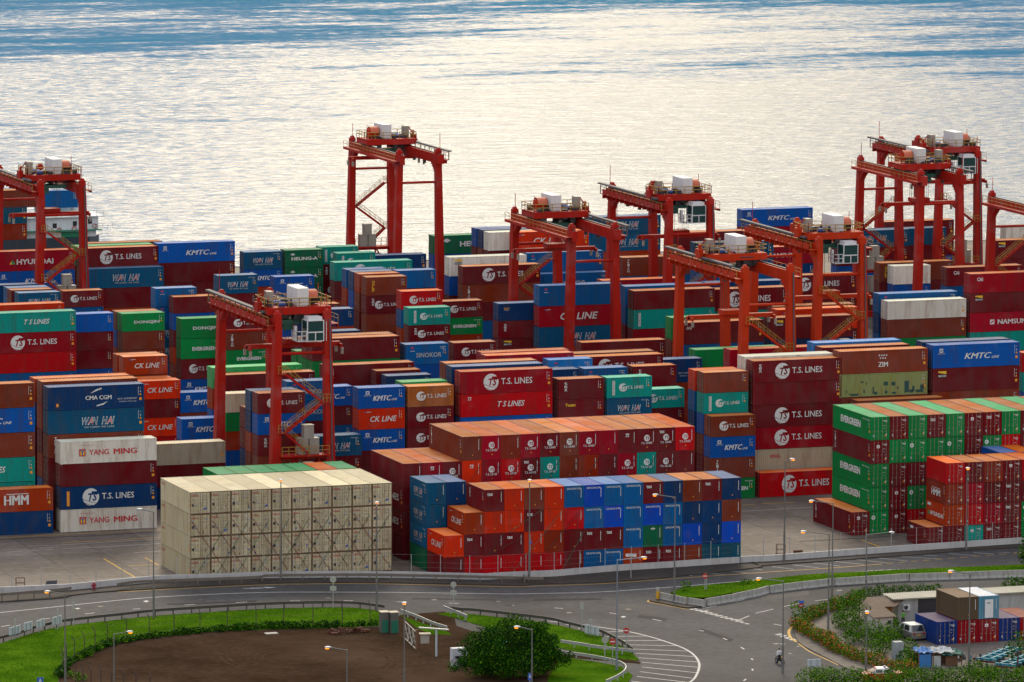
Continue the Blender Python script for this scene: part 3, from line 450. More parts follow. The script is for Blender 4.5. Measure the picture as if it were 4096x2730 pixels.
264.85,682.20,5.20,20,2.57,1,navy,,|dark navy container in thirteenth column from left, third-lowest row, front red-and-blue block
264.85,682.20,7.80,20,2.57,1,brown,,|brown container in thirteenth column from left, top row, front red-and-blue block
267.34,682.20,0.00,20,2.57,1,tnavy,,|dark teal-blue container in fourteenth column from left, bottom row, front red-and-blue block
267.34,682.20,2.60,20,2.57,1,navy,,|dark navy container in fourteenth column from left, second-lowest row, front red-and-blue block
267.34,682.20,5.20,20,2.57,1,navy,,|dark navy container in fourteenth column from left, third-lowest row, front red-and-blue block
267.34,682.20,7.80,20,2.57,1,maroon,tex,|dark maroon container in fourteenth column from left, top row, front red-and-blue block
269.83,682.20,0.00,20,2.57,1,tnavy,,|dark teal-blue container in fifteenth column from left, bottom row, front red-and-blue block
269.83,682.20,2.60,20,2.57,1,rblue,,|bright royal blue container in fifteenth column from left, second-lowest row, front red-and-blue block
269.83,682.20,5.20,20,2.57,1,brown,,|brown container in fifteenth column from left, third-lowest row, front red-and-blue block
269.83,682.20,7.80,20,2.57,1,navy,,|dark navy container in fifteenth column from left, top row, front red-and-blue block
234.91,697.10,0.00,40,2.88,1,maroon,,|dark maroon container in first column from left, bottom row, orange-roofed block
234.91,697.10,2.91,40,2.88,1,maroon,,TSx|dark maroon container in first column from left, second-lowest row, orange-roofed block
234.91,697.10,5.82,40,2.88,1,maroon,,TSx|dark maroon container in first column from left, third-lowest row, orange-roofed block
234.91,697.10,8.73,40,2.88,1,maroon,,|dark maroon container in first column from left, fourth-lowest row, orange-roofed block
237.39,697.10,8.73,40,2.88,1,crimson,tss,|crimson container with small slanted initials, in second column from left, fourth-lowest row, orange-roofed block
239.87,697.10,8.73,40,2.88,1,maroon,ts,|dark maroon container with small globe logo, in third column from left, fourth-lowest row, orange-roofed block
242.35,697.10,8.73,40,2.88,1,orange,tss,|bright orange-red container with small slanted initials, in fourth column from left, fourth-lowest row, orange-roofed block
242.35,697.10,11.64,40,2.88,1,brown,,TRIv|brown container in fourth column from left, top row, orange-roofed block
244.83,697.10,8.73,40,2.88,1,crimson,ts,|crimson container with small globe logo, in fifth column from left, fourth-lowest row, orange-roofed block
244.83,697.10,11.64,40,2.88,1,crimson,ts,|crimson container with small globe logo, in fifth column from left, top row, orange-roofed block
247.31,697.10,8.73,40,2.88,1,red,ts,|red container with small globe logo, in sixth column from left, fourth-lowest row, orange-roofed block
247.31,697.10,11.64,40,2.88,1,rbrown,,|reddish brown container in sixth column from left, top row, orange-roofed block
249.79,697.10,8.73,40,2.88,1,maroon,tts,|dark maroon container in seventh column from left, fourth-lowest row, orange-roofed block
249.79,697.10,11.64,40,2.88,1,crimson,ts,|crimson container with small globe logo, in seventh column from left, top row, orange-roofed block
252.27,697.10,8.73,40,2.88,1,teal,ts,|teal container with small globe logo, in eighth column from left, fourth-lowest row, orange-roofed block
252.27,697.10,11.64,40,2.88,1,maroon,ts,|dark maroon container with small globe logo, in eighth column from left, top row, orange-roofed block
254.75,697.10,8.73,40,2.88,1,brown,,|brown container in ninth column from left, fourth-lowest row, orange-roofed block
254.75,697.10,11.64,40,2.88,1,brown,ts,|brown container with small globe logo, in ninth column from left, top row, orange-roofed block
257.23,697.10,8.73,40,2.88,1,rbrown,,|reddish brown container in tenth column from left, fourth-lowest row, orange-roofed block
257.23,697.10,11.64,40,2.88,1,crimson,ts,|crimson container with small globe logo, in tenth column from left, top row, orange-roofed block
259.71,697.10,8.73,40,2.88,1,maroon,,|dark maroon container in eleventh column from left, fourth-lowest row, orange-roofed block
259.71,697.10,11.64,40,2.88,1,crimson,,|crimson container in eleventh column from left, top row, orange-roofed block
262.19,697.10,8.73,40,2.88,1,crimson,ts,|crimson container with small globe logo, in twelfth column from left, fourth-lowest row, orange-roofed block
262.19,697.10,11.64,40,2.88,1,maroon,tss,|dark maroon container with small slanted initials, in twelfth column from left, top row, orange-roofed block
264.67,697.10,8.73,40,2.88,1,teal,ts,|teal container with small globe logo, in thirteenth column from left, fourth-lowest row, orange-roofed block
264.67,697.10,11.64,40,2.88,1,maroon,ts,|dark maroon container with small globe logo, in thirteenth column from left, top row, orange-roofed block
267.15,697.10,8.73,40,2.88,1,maroon,ts,|dark maroon container with small globe logo, in fourteenth column from left, fourth-lowest row, orange-roofed block
267.15,697.10,11.64,40,2.88,1,maroon,tts,|dark maroon container in fourteenth column from left, top row, orange-roofed block
269.63,697.10,8.73,40,2.88,1,maroon,,|dark maroon container in fifteenth column from left, fourth-lowest row, orange-roofed block
269.63,697.10,11.64,40,2.88,1,red,ts,|red container with small globe logo, in fifteenth column from left, top row, orange-roofed block
293.00,697.80,0.00,40,2.88,2,maroon,stk,TRIv|dark maroon container with white sticker, in first column from left, bottom row, green-and-maroon block
295.50,697.80,0.00,40,2.88,2,green,rnd,|green container with round white badge, in second column from left, bottom row, green-and-maroon block
295.50,697.80,2.91,40,2.88,2,green,,EV|green container in second column from left, second-lowest row, green-and-maroon block
295.50,697.80,5.82,40,2.88,2,green,,EV|green container in second column from left, third-lowest row, green-and-maroon block
295.50,697.80,8.73,40,2.88,2,maroon,stk,TRIv|dark maroon container with white sticker, in second column from left, fourth-lowest row, green-and-maroon block
295.50,697.80,11.64,40,2.88,2,green,,EV|green container in second column from left, top row, green-and-maroon block
298.00,697.80,0.00,40,2.88,2,maroon,stk,|dark maroon container with white sticker, in third column from left, bottom row, green-and-maroon block
298.00,697.80,2.91,40,2.88,2,maroon,stk,|dark maroon container with white sticker, in third column from left, second-lowest row, green-and-maroon block
298.00,697.80,5.82,40,2.88,2,maroon,,|dark maroon container in third column from left, third-lowest row, green-and-maroon block
298.00,697.80,8.73,40,2.88,2,green,,|green container in third column from left, fourth-lowest row, green-and-maroon block
298.00,697.80,11.64,40,2.88,2,maroon,,|dark maroon container in third column from left, top row, green-and-maroon block
300.50,697.80,2.91,40,2.88,2,green,rnd,|green container with round white badge, in fourth column from left, second-lowest row, green-and-maroon block
300.50,697.80,5.82,40,2.88,2,maroon,,|dark maroon container in fourth column from left, third-lowest row, green-and-maroon block
300.50,697.80,8.73,40,2.88,2,green,rnd,|green container with round white badge, in fourth column from left, fourth-lowest row, green-and-maroon block
300.50,697.80,11.64,40,2.88,2,green,,|green container in fourth column from left, top row, green-and-maroon block
303.00,697.80,11.64,40,2.88,2,maroon,tex,|dark maroon container with small white letters, in fifth column from left, top row, green-and-maroon block
305.50,697.80,11.64,40,2.88,2,green,,|green container in sixth column from left, top row, green-and-maroon block
308.00,697.80,11.64,40,2.88,2,maroon,stk,|dark maroon container with white sticker, in seventh column from left, top row, green-and-maroon block
310.50,697.80,11.64,40,2.88,2,maroon,tex,|dark maroon container with small white letters, in eighth column from left, top row, green-and-maroon block
313.00,697.80,11.64,40,2.88,2,green,,|green container in ninth column from left, top row, green-and-maroon block
297.90,685.90,0.00,20,2.55,2,maroon,,CAIs|dark maroon container in first column from left, bottom row, front right-hand block
300.40,685.90,0.00,20,2.55,2,maroon,,|dark maroon container in second column from left, bottom row, front right-hand block
300.40,685.90,2.58,20,2.55,2,rust,,HYU|rust-red container in second column from left, second-lowest row, front right-hand block
300.40,685.90,5.16,20,2.55,2,rbrown,,HMM|reddish brown container in second column from left, third-lowest row, front right-hand block
300.40,685.90,7.74,20,2.55,2,red,,|red container in second column from left, top row, front right-hand block
302.90,685.90,0.00,20,2.55,2,teal,stk,|teal container with white sticker, in third column from left, bottom row, front right-hand block
302.90,685.90,5.16,20,2.55,2,crimson,,|crimson container in third column from left, third-lowest row, front right-hand block
302.90,685.90,7.74,20,2.55,2,maroon,,|dark maroon container in third column from left, top row, front right-hand block
305.40,685.90,0.00,20,2.55,2,maroon,tex,|dark maroon container in fourth column from left, bottom row, front right-hand block
305.40,685.90,7.74,20,2.55,2,rbrown,,|reddish brown container in fourth column from left, top row, front right-hand block
307.90,685.90,0.00,20,2.55,2,maroon,,|dark maroon container in fifth column from left, bottom row, front right-hand block
307.90,685.90,2.58,20,2.55,2,maroon,tex,|dark maroon container in fifth column from left, second-lowest row, front right-hand block
307.90,685.90,7.74,20,2.55,2,maroon,stk,|dark maroon container with white sticker, in fifth column from left, top row, front right-hand block
235.00,688.70,2.63,20,2.60,1,wnavy,,WH|teal-navy container in first column from left, second-lowest row, narrow navy stack
235.00,688.70,5.26,20,2.60,1,wnavy,,WH|teal-navy container in first column from left, third-lowest row, narrow navy stack
235.00,688.70,7.89,20,2.60,1,wnavy,,WH|teal-navy container in first column from left, top row, narrow navy stack
237.50,688.70,7.89,20,2.60,1,navy,,|dark navy container in second column from left, top row, narrow navy stack"""
STUFF="""1,187.20,732.85,3.04,40,3.01,0,teal,,
0,187.20,732.85,0.00,40,3.01,0,navy,,
1,201.13,732.85,5.86,40,2.90,0,maroon,,
1,201.13,732.85,2.93,40,2.90,0,maroon,,
1,201.13,732.85,0.00,40,2.90,0,maroon,,
1,201.13,735.70,11.96,40,2.96,0,rust,,
1,201.13,735.70,8.97,40,2.96,0,maroon,,
1,201.13,735.70,5.98,40,2.96,0,rust,,
1,201.13,735.70,2.99,40,2.96,0,sblue,,
0,201.13,735.70,0.00,40,2.96,0,maroon,,
1,200.99,738.55,11.97,40,2.96,0,sblue,,
1,200.99,738.55,8.98,40,2.96,0,maroon,,
1,200.99,738.55,5.98,40,2.96,0,maroon,,
1,200.99,738.55,2.99,40,2.96,0,navy,,
0,200.99,738.55,0.00,40,2.96,0,maroon,,
1,215.06,744.25,0.00,40,2.73,0,navy,,
1,228.77,789.45,0.00,20,2.47,0,red,,
1,228.50,792.30,7.48,20,2.46,0,orange,,
0,228.50,792.30,4.99,20,2.46,0,sblue,,
0,228.50,792.30,2.49,20,2.46,0,kblue,,
0,228.50,792.30,0.00,20,2.46,0,sblue,,
1,228.66,795.15,7.54,20,2.48,0,brown,,
0,228.66,795.15,5.03,20,2.48,0,maroon,,
0,228.66,795.15,2.51,20,2.48,0,maroon,,
0,228.66,795.15,0.00,20,2.48,0,brown,,
1,228.64,798.00,9.98,20,2.47,0,rust,,
1,228.64,798.00,7.49,20,2.47,0,maroon,,
0,228.64,798.00,4.99,20,2.47,0,rust,,
0,228.64,798.00,2.50,20,2.47,0,kblue,,
0,228.64,798.00,0.00,20,2.47,0,sblue,,
1,234.74,789.45,2.75,20,2.72,0,brown,,
0,234.74,789.45,0.00,20,2.72,0,kblue,,
1,227.45,764.00,2.80,20,2.77,0,navy,,
0,227.45,764.00,0.00,20,2.77,0,maroon,,
1,244.21,820.60,2.82,20,2.79,0,kblue,KMTC,
0,244.21,820.60,0.00,20,2.79,0,navy,,
1,235.78,820.60,7.56,20,2.49,0,brown,,
0,235.78,820.60,5.04,20,2.49,0,maroon,,
0,235.78,820.60,2.52,20,2.49,0,maroon,,
0,235.78,820.60,0.00,20,2.49,0,brown,,
1,235.82,823.45,12.55,20,2.48,0,brown,,
1,235.82,823.45,10.04,20,2.48,0,kblue,,
1,235.82,823.45,7.53,20,2.48,0,rust,,
0,235.82,823.45,5.02,20,2.48,0,brown,,
0,235.82,823.45,2.51,20,2.48,0,sblue,,
0,235.82,823.45,0.00,20,2.48,0,sblue,,
1,228.45,820.60,5.10,20,2.52,0,kblue,,
0,228.45,820.60,2.55,20,2.52,0,brown,,
0,228.45,820.60,0.00,20,2.52,0,sblue,,
1,215.41,814.90,5.51,40,2.73,0,sblue,,
0,215.41,814.90,2.76,40,2.73,0,maroon,,
0,215.41,814.90,0.00,40,2.73,0,brown,,
0,215.35,820.60,11.30,40,2.80,0,navy,,
0,215.35,820.60,8.48,40,2.80,0,navy,,
0,215.35,820.60,5.65,40,2.80,0,kblue,,
0,215.35,820.60,2.83,40,2.80,0,brown,,
0,215.35,820.60,0.00,40,2.80,0,brown,,
0,228.76,848.90,10.01,20,2.47,0,maroon,,
0,228.76,848.90,7.51,20,2.47,0,sblue,,
0,228.76,848.90,5.01,20,2.47,0,maroon,,
0,228.76,848.90,2.50,20,2.47,0,brown,,
0,228.76,848.90,0.00,20,2.47,0,sblue,,
1,228.48,851.75,12.59,20,2.49,0,maroon,,
0,228.48,851.75,10.07,20,2.49,0,brown,,
0,228.48,851.75,7.55,20,2.49,0,brown,,
0,228.48,851.75,5.03,20,2.49,0,sblue,,
0,228.48,851.75,2.52,20,2.49,0,brown,,
0,228.48,851.75,0.00,20,2.49,0,rust,,
1,228.69,854.60,12.58,20,2.49,0,sblue,,
0,228.69,854.60,10.06,20,2.49,0,rust,,
0,228.69,854.60,7.55,20,2.49,0,brown,,
0,228.69,854.60,5.03,20,2.49,0,navy,,
0,228.69,854.60,2.52,20,2.49,0,maroon,,
0,228.69,854.60,0.00,20,2.49,0,maroon,,
1,226.36,874.35,10.51,40,2.60,0,navy,,
0,226.36,874.35,7.88,40,2.60,0,brown,,
0,226.36,874.35,5.26,40,2.60,0,brown,,
0,226.36,874.35,2.63,40,2.60,0,maroon,,
0,226.36,874.35,0.00,40,2.60,0,brown,,
1,241.49,871.50,7.36,20,2.42,0,sblue,,
0,241.49,871.50,4.91,20,2.42,0,kblue,,
0,241.49,871.50,2.45,20,2.42,0,rust,,
0,241.49,871.50,0.00,20,2.42,0,maroon,,
1,264.98,902.65,6.06,40,3.00,0,maroon,,
0,264.98,902.65,3.03,40,3.00,0,rust,,
0,264.98,902.65,0.00,40,3.00,0,kblue,,
1,252.90,902.65,8.87,40,2.93,0,brown,,
1,252.90,902.65,5.91,40,2.93,0,brown,,
0,252.90,902.65,2.96,40,2.93,0,rust,,
0,252.90,902.65,0.00,40,2.93,0,maroon,,
1,252.84,899.80,2.99,40,2.96,0,rust,,
0,252.84,899.80,0.00,40,2.96,0,rust,,
1,238.96,899.80,6.02,40,2.98,0,sblue,,
0,238.96,899.80,3.01,40,2.98,0,navy,,
0,238.96,899.80,0.00,40,2.98,0,navy,,
1,252.85,905.50,11.86,40,2.93,0,ltgreen,,
1,252.85,905.50,8.89,40,2.93,0,maroon,,
1,252.85,905.50,5.93,40,2.93,0,navy,,
0,252.85,905.50,2.96,40,2.93,0,maroon,,
0,252.85,905.50,0.00,40,2.93,0,maroon,,
1,255.19,908.35,11.89,40,2.94,0,maroon,,
0,255.19,908.35,8.92,40,2.94,0,rust,,
0,255.19,908.35,5.95,40,2.94,0,maroon,,
0,255.19,908.35,2.97,40,2.94,0,rust,,
0,255.19,908.35,0.00,40,2.94,0,rust,,
1,248.03,846.05,10.19,20,2.52,0,sblue,SKs,
1,248.03,846.05,7.65,20,2.52,0,wnavy,WH,
1,248.03,846.05,5.10,20,2.52,0,wnavy,WH,
1,248.03,846.05,2.55,20,2.52,0,sblue,,
0,248.03,846.05,0.00,20,2.52,0,rust,,
1,249.87,843.20,9.57,20,2.36,0,kblue,,
1,249.87,843.20,7.18,20,2.36,0,maroon,,
1,249.87,843.20,4.78,20,2.36,0,rust,,
1,249.87,843.20,2.39,20,2.36,0,brown,,
0,249.87,843.20,0.00,20,2.36,0,kblue,,
0,249.77,817.75,4.93,20,2.43,0,kblue,,
0,249.77,817.75,2.46,20,2.43,0,maroon,,
0,249.77,817.75,0.00,20,2.43,0,brown,,
1,265.05,871.50,5.48,20,2.71,0,rust,,
0,265.05,871.50,2.74,20,2.71,0,maroon,,
0,265.05,871.50,0.00,20,2.71,0,maroon,,
1,278.65,902.65,8.02,20,2.64,0,kblue,KMTC,
1,278.65,902.65,5.34,20,2.64,0,rust,,
1,278.65,902.65,2.67,20,2.64,0,sblue,,
1,278.65,902.65,0.00,20,2.64,0,kblue,,
1,285.17,902.65,8.06,20,2.66,0,dgreen,HA,
1,285.17,902.65,5.37,20,2.66,0,dgreen,HA,
1,285.17,902.65,2.69,20,2.66,0,maroon,,
0,285.17,902.65,0.00,20,2.66,0,navy,,
1,291.75,905.50,10.71,20,2.65,0,teal,TSDF,
1,291.75,905.50,8.03,20,2.65,0,maroon,TEX,
1,291.75,905.50,5.36,20,2.65,0,maroon,TS,
1,291.75,905.50,2.68,20,2.65,0,sblue,,
0,291.75,905.50,0.00,20,2.65,0,kblue,,
1,292.62,899.80,10.42,20,2.57,0,teal,TSDF,
0,292.62,899.80,7.81,20,2.57,0,maroon,,
0,292.62,899.80,5.21,20,2.57,0,rust,,
0,292.62,899.80,2.60,20,2.57,0,kblue,,
0,292.62,899.80,0.00,20,2.57,0,navy,,
1,273.74,871.50,0.00,20,2.62,0,maroon,,
1,278.59,843.20,5.38,20,2.66,0,maroon,,
0,278.59,843.20,2.69,20,2.66,0,brown,,
0,278.59,843.20,0.00,20,2.66,0,navy,,
1,278.45,846.05,13.58,20,2.69,0,rust,,
1,278.45,846.05,10.86,20,2.69,0,brown,,
1,278.45,846.05,8.15,20,2.69,0,maroon,,
1,278.45,846.05,5.43,20,2.69,0,sblue,,
0,278.45,846.05,2.72,20,2.69,0,brown,,
0,278.45,846.05,0.00,20,2.69,0,sblue,,
1,278.48,848.90,13.58,20,2.69,0,slate,,
1,278.48,848.90,10.87,20,2.69,0,kblue,,
0,278.48,848.90,8.15,20,2.69,0,rust,,
0,278.48,848.90,5.43,20,2.69,0,navy,,
0,278.48,848.90,2.72,20,2.69,0,rust,,
0,278.48,848.90,0.00,20,2.69,0,navy,,
1,278.41,851.75,13.60,20,2.69,0,sblue,,
1,278.41,851.75,10.88,20,2.69,0,rust,,
1,278.41,851.75,8.16,20,2.69,0,sblue,,
0,278.41,851.75,5.44,20,2.69,0,kblue,,
0,278.41,851.75,2.72,20,2.69,0,maroon,,
0,278.41,851.75,0.00,20,2.69,0,navy,,
1,292.69,871.50,8.09,20,2.67,0,maroon,,
0,292.69,871.50,5.39,20,2.67,0,sblue,,
0,292.69,871.50,2.70,20,2.67,0,sblue,,
0,292.69,871.50,0.00,20,2.67,0,rust,,
1,279.18,829.15,10.45,20,2.58,0,sblue,,
1,279.18,829.15,7.84,20,2.58,0,rust,,
0,279.18,829.15,5.23,20,2.58,0,maroon,,
0,279.18,829.15,2.61,20,2.58,0,kblue,,
0,279.18,829.15,0.00,20,2.58,0,maroon,,
0,228.00,732.85,2.62,20,2.59,0,rust,,
0,228.00,732.85,0.00,20,2.59,0,navy,,
1,227.96,735.70,13.07,20,2.58,0,slate,,
1,227.96,735.70,10.45,20,2.58,0,navy,,
1,227.96,735.70,7.84,20,2.58,0,rust,,
1,227.96,735.70,5.23,20,2.58,0,brown,,
0,227.96,735.70,2.61,20,2.58,0,rust,,
0,227.96,735.70,0.00,20,2.58,0,rust,,
1,228.11,738.55,10.57,20,2.61,0,maroon,,
1,228.11,738.55,7.93,20,2.61,0,maroon,,
1,228.11,738.55,5.28,20,2.61,0,navy,,
0,228.11,738.55,2.64,20,2.61,0,maroon,,
0,228.11,738.55,0.00,20,2.61,0,rust,,
1,235.41,744.25,7.73,20,2.55,0,maroon,,
1,235.41,744.25,5.15,20,2.55,0,rust,,
0,235.41,744.25,2.58,20,2.55,0,rust,,
0,235.41,744.25,0.00,20,2.55,0,brown,,
1,242.58,758.30,7.55,20,2.49,0,maroon,,
1,242.58,758.30,5.03,20,2.49,0,sblue,,
0,242.58,758.30,2.52,20,2.49,0,maroon,,
0,242.58,758.30,0.00,20,2.49,0,maroon,,
1,234.50,730.00,5.23,20,2.59,0,maroon,,
0,234.50,730.00,2.62,20,2.59,0,brown,,
0,234.50,730.00,0.00,20,2.59,0,maroon,,
1,241.12,732.85,5.29,20,2.61,0,maroon,,
1,241.12,732.85,2.64,20,2.61,0,rust,,
0,241.12,732.85,0.00,20,2.61,0,kblue,,
1,254.29,761.15,10.62,20,2.62,0,navy,,
0,254.29,761.15,7.96,20,2.62,0,brown,,
0,254.29,761.15,5.31,20,2.62,0,maroon,,
0,254.29,761.15,2.65,20,2.62,0,maroon,,
0,254.29,761.15,0.00,20,2.62,0,maroon,,
1,253.80,764.00,10.87,20,2.69,0,maroon,,
0,253.80,764.00,8.16,20,2.69,0,navy,,
0,253.80,764.00,5.44,20,2.69,0,navy,,
0,253.80,764.00,2.72,20,2.69,0,kblue,,
0,253.80,764.00,0.00,20,2.69,0,maroon,,
1,247.70,735.70,13.31,20,2.63,0,ltgreen,,
0,247.70,735.70,10.65,20,2.63,0,brown,,
0,247.70,735.70,7.99,20,2.63,0,maroon,,
0,247.70,735.70,5.32,20,2.63,0,navy,,
0,247.70,735.70,2.66,20,2.63,0,rust,,
0,247.70,735.70,0.00,20,2.63,0,sblue,,
0,247.56,732.85,5.26,20,2.60,0,rust,,
0,247.56,732.85,2.63,20,2.60,0,kblue,,
0,247.56,732.85,0.00,20,2.60,0,maroon,,
0,254.58,732.85,5.79,40,2.86,0,brown,,
0,254.58,732.85,2.89,40,2.86,0,maroon,,
0,254.58,732.85,0.00,40,2.86,0,maroon,,
1,254.41,735.70,11.77,40,2.91,0,maroon,,
0,254.41,735.70,8.83,40,2.91,0,sblue,,
0,254.41,735.70,5.88,40,2.91,0,kblue,,
0,254.41,735.70,2.94,40,2.91,0,rust,,
0,254.41,735.70,0.00,40,2.91,0,sblue,,
0,254.54,738.55,11.81,40,2.92,0,brown,,
0,254.54,738.55,8.86,40,2.92,0,brown,,
0,254.54,738.55,5.91,40,2.92,0,maroon,,
0,254.54,738.55,2.95,40,2.92,0,navy,,
0,254.54,738.55,0.00,40,2.92,0,brown,,
0,267.61,732.85,7.94,20,2.62,0,maroon,,
0,267.61,732.85,5.29,20,2.62,0,sblue,,
0,267.61,732.85,2.65,20,2.62,0,kblue,,
0,267.61,732.85,0.00,20,2.62,0,maroon,,
0,274.13,732.85,7.92,20,2.61,0,brown,,
0,274.13,732.85,5.28,20,2.61,0,kblue,,
0,274.13,732.85,2.64,20,2.61,0,rust,,
0,274.13,732.85,0.00,20,2.61,0,brown,,
1,273.69,758.30,10.87,20,2.69,0,navy,,
0,273.69,758.30,8.15,20,2.69,0,maroon,,
0,273.69,758.30,5.43,20,2.69,0,sblue,,
0,273.69,758.30,2.72,20,2.69,0,kblue,,
0,273.69,758.30,0.00,20,2.69,0,rust,,
0,280.41,758.30,8.12,20,2.68,0,brown,,
0,280.41,758.30,5.41,20,2.68,0,kblue,,
0,280.41,758.30,2.71,20,2.68,0,navy,,
0,280.41,758.30,0.00,20,2.68,0,sblue,,
1,287.26,758.30,8.14,20,2.68,0,brown,,
0,287.26,758.30,5.42,20,2.68,0,navy,,
0,287.26,758.30,2.71,20,2.68,0,kblue,,
0,287.26,758.30,0.00,20,2.68,0,kblue,,
1,282.96,744.25,7.48,20,2.46,0,maroon,,
0,282.96,744.25,4.99,20,2.46,0,maroon,,
0,282.96,744.25,2.49,20,2.46,0,rust,,
0,282.96,744.25,0.00,20,2.46,0,kblue,,
1,289.23,769.70,6.36,40,3.15,0,rust,,
1,289.23,769.70,3.18,40,3.15,0,rust,,
0,289.23,769.70,0.00,40,3.15,0,kblue,,
1,287.25,732.85,7.97,20,2.63,0,kblue,,
1,287.25,732.85,5.32,20,2.63,0,brown,,
1,287.25,732.85,2.66,20,2.63,0,maroon,,
0,287.25,732.85,0.00,20,2.63,0,kblue,,
1,287.16,735.70,13.23,20,2.62,0,orange,,
1,287.16,735.70,10.59,20,2.62,0,sblue,,
1,287.16,735.70,7.94,20,2.62,0,navy,,
1,287.16,735.70,5.29,20,2.62,0,brown,,
1,287.16,735.70,2.65,20,2.62,0,maroon,,
0,287.16,735.70,0.00,20,2.62,0,kblue,,
1,287.15,730.00,0.00,20,2.65,0,green,EV,
0,293.98,732.85,0.00,40,2.83,0,sblue,,
0,293.92,735.70,11.59,40,2.87,0,rust,,
0,293.92,735.70,8.69,40,2.87,0,brown,,
0,293.92,735.70,5.80,40,2.87,0,maroon,,
0,293.92,735.70,2.90,40,2.87,0,kblue,,
0,293.92,735.70,0.00,40,2.87,0,rust,,
0,300.92,758.30,9.14,40,3.02,0,navy,,
0,300.92,758.30,6.09,40,3.02,0,sblue,,
0,300.92,758.30,3.05,40,3.02,0,navy,,
0,300.92,758.30,0.00,40,3.02,0,sblue,,
1,305.92,732.85,8.96,40,2.96,0,brown,,
0,305.92,732.85,5.97,40,2.96,0,navy,,
0,305.92,732.85,2.99,40,2.96,0,rust,,
0,305.92,732.85,0.00,40,2.96,0,maroon,,
0,305.80,738.55,11.82,40,2.93,0,sblue,,
0,305.80,738.55,8.87,40,2.93,0,sblue,,
0,305.80,738.55,5.91,40,2.93,0,sblue,,
0,305.80,738.55,2.96,40,2.93,0,rust,,
0,305.80,738.55,0.00,40,2.93,0,maroon,,
0,305.84,741.40,11.98,40,2.97,0,navy,,
0,305.84,741.40,8.99,40,2.97,0,maroon,,
0,305.84,741.40,5.99,40,2.97,0,maroon,,
0,305.84,741.40,3.00,40,2.97,0,sblue,,
0,305.84,741.40,0.00,40,2.97,0,rust,,
0,307.19,730.00,5.93,40,2.94,0,rust,,
0,307.19,730.00,2.97,40,2.94,0,navy,,
0,307.19,730.00,0.00,40,2.94,0,maroon,,
0,318.86,732.85,6.07,40,3.01,0,maroon,,
0,318.86,732.85,3.04,40,3.01,0,rust,,
0,318.86,732.85,0.00,40,3.01,0,sblue,,
1,318.71,735.70,15.26,40,3.02,0,navy,,
0,318.71,735.70,12.21,40,3.02,0,kblue,,
0,318.71,735.70,9.16,40,3.02,0,rust,,
0,318.71,735.70,6.10,40,3.02,0,sblue,,
0,318.71,735.70,3.05,40,3.02,0,maroon,,
0,318.71,735.70,0.00,40,3.02,0,maroon,,
1,360.27,814.90,2.82,40,2.79,0,rust,,
0,360.27,814.90,0.00,40,2.79,0,rust,,
1,347.43,814.90,5.38,40,2.66,0,green,,
0,347.43,814.90,2.69,40,2.66,0,maroon,,
0,347.43,814.90,0.00,40,2.66,0,brown,,
1,347.37,817.75,8.50,40,2.80,0,navy,,
1,347.37,817.75,5.67,40,2.80,0,sblue,,
0,347.37,817.75,2.83,40,2.80,0,maroon,,
0,347.37,817.75,0.00,40,2.80,0,kblue,,
1,319.15,789.45,9.06,40,2.99,0,navy,,
0,319.15,789.45,6.04,40,2.99,0,sblue,,
0,319.15,789.45,3.02,40,2.99,0,rust,,
0,319.15,789.45,0.00,40,2.99,0,rust,,
1,323.64,798.00,9.04,40,2.98,0,maroon,,
0,323.64,798.00,6.03,40,2.98,0,rust,,
0,323.64,798.00,3.01,40,2.98,0,kblue,,
0,323.64,798.00,0.00,40,2.98,0,rust,,
0,304.79,786.60,6.12,40,3.03,0,navy,,
0,304.79,786.60,3.06,40,3.03,0,maroon,,
0,304.79,786.60,0.00,40,3.03,0,maroon,,
1,308.75,814.90,8.16,40,2.69,0,red2,,
0,308.75,814.90,5.44,40,2.69,0,sblue,,
0,308.75,814.90,2.72,40,2.69,0,rust,,
0,308.75,814.90,0.00,40,2.69,0,rust,,
1,294.67,814.90,5.84,40,2.89,0,rust,,
0,294.67,814.90,2.92,40,2.89,0,maroon,,
0,294.67,814.90,0.00,40,2.89,0,rust,,
1,303.05,871.50,5.50,40,2.72,0,maroon,,
1,303.05,871.50,2.75,40,2.72,0,sblue,,
1,303.05,871.50,0.00,40,2.72,0,kblue,,
1,315.17,877.20,8.85,40,2.92,0,rust,,
0,315.17,877.20,5.90,40,2.92,0,sblue,,
0,315.17,877.20,2.95,40,2.92,0,brown,,
0,315.17,877.20,0.00,40,2.92,0,sblue,,
0,314.97,874.35,5.92,40,2.93,0,sblue,,
0,314.97,874.35,2.96,40,2.93,0,maroon,,
0,314.97,874.35,0.00,40,2.93,0,kblue,,
1,343.94,928.10,2.81,40,2.78,0,rust,,
0,343.94,928.10,0.00,40,2.78,0,navy,,
1,323.31,905.50,8.80,40,2.90,0,brown,,
0,323.31,905.50,5.87,40,2.90,0,navy,,
0,323.31,905.50,2.93,40,2.90,0,brown,,
0,323.31,905.50,0.00,40,2.90,0,brown,,
1,328.37,871.50,8.54,40,2.82,0,sblue,,
0,328.37,871.50,5.69,40,2.82,0,rust,,
0,328.37,871.50,2.85,40,2.82,0,sblue,,
0,328.37,871.50,0.00,40,2.82,0,kblue,,
1,370.19,928.10,5.76,40,2.85,0,rust,,
0,370.19,928.10,2.88,40,2.85,0,maroon,,
0,370.19,928.10,0.00,40,2.85,0,maroon,,
1,371.44,874.35,5.81,40,2.87,0,maroon,,
0,371.44,874.35,2.90,40,2.87,0,maroon,,
0,371.44,874.35,0.00,40,2.87,0,maroon,,
1,372.52,871.50,5.70,20,2.82,0,kblue,,
0,372.52,871.50,2.85,20,2.82,0,brown,,
0,372.52,871.50,0.00,20,2.82,0,navy,,
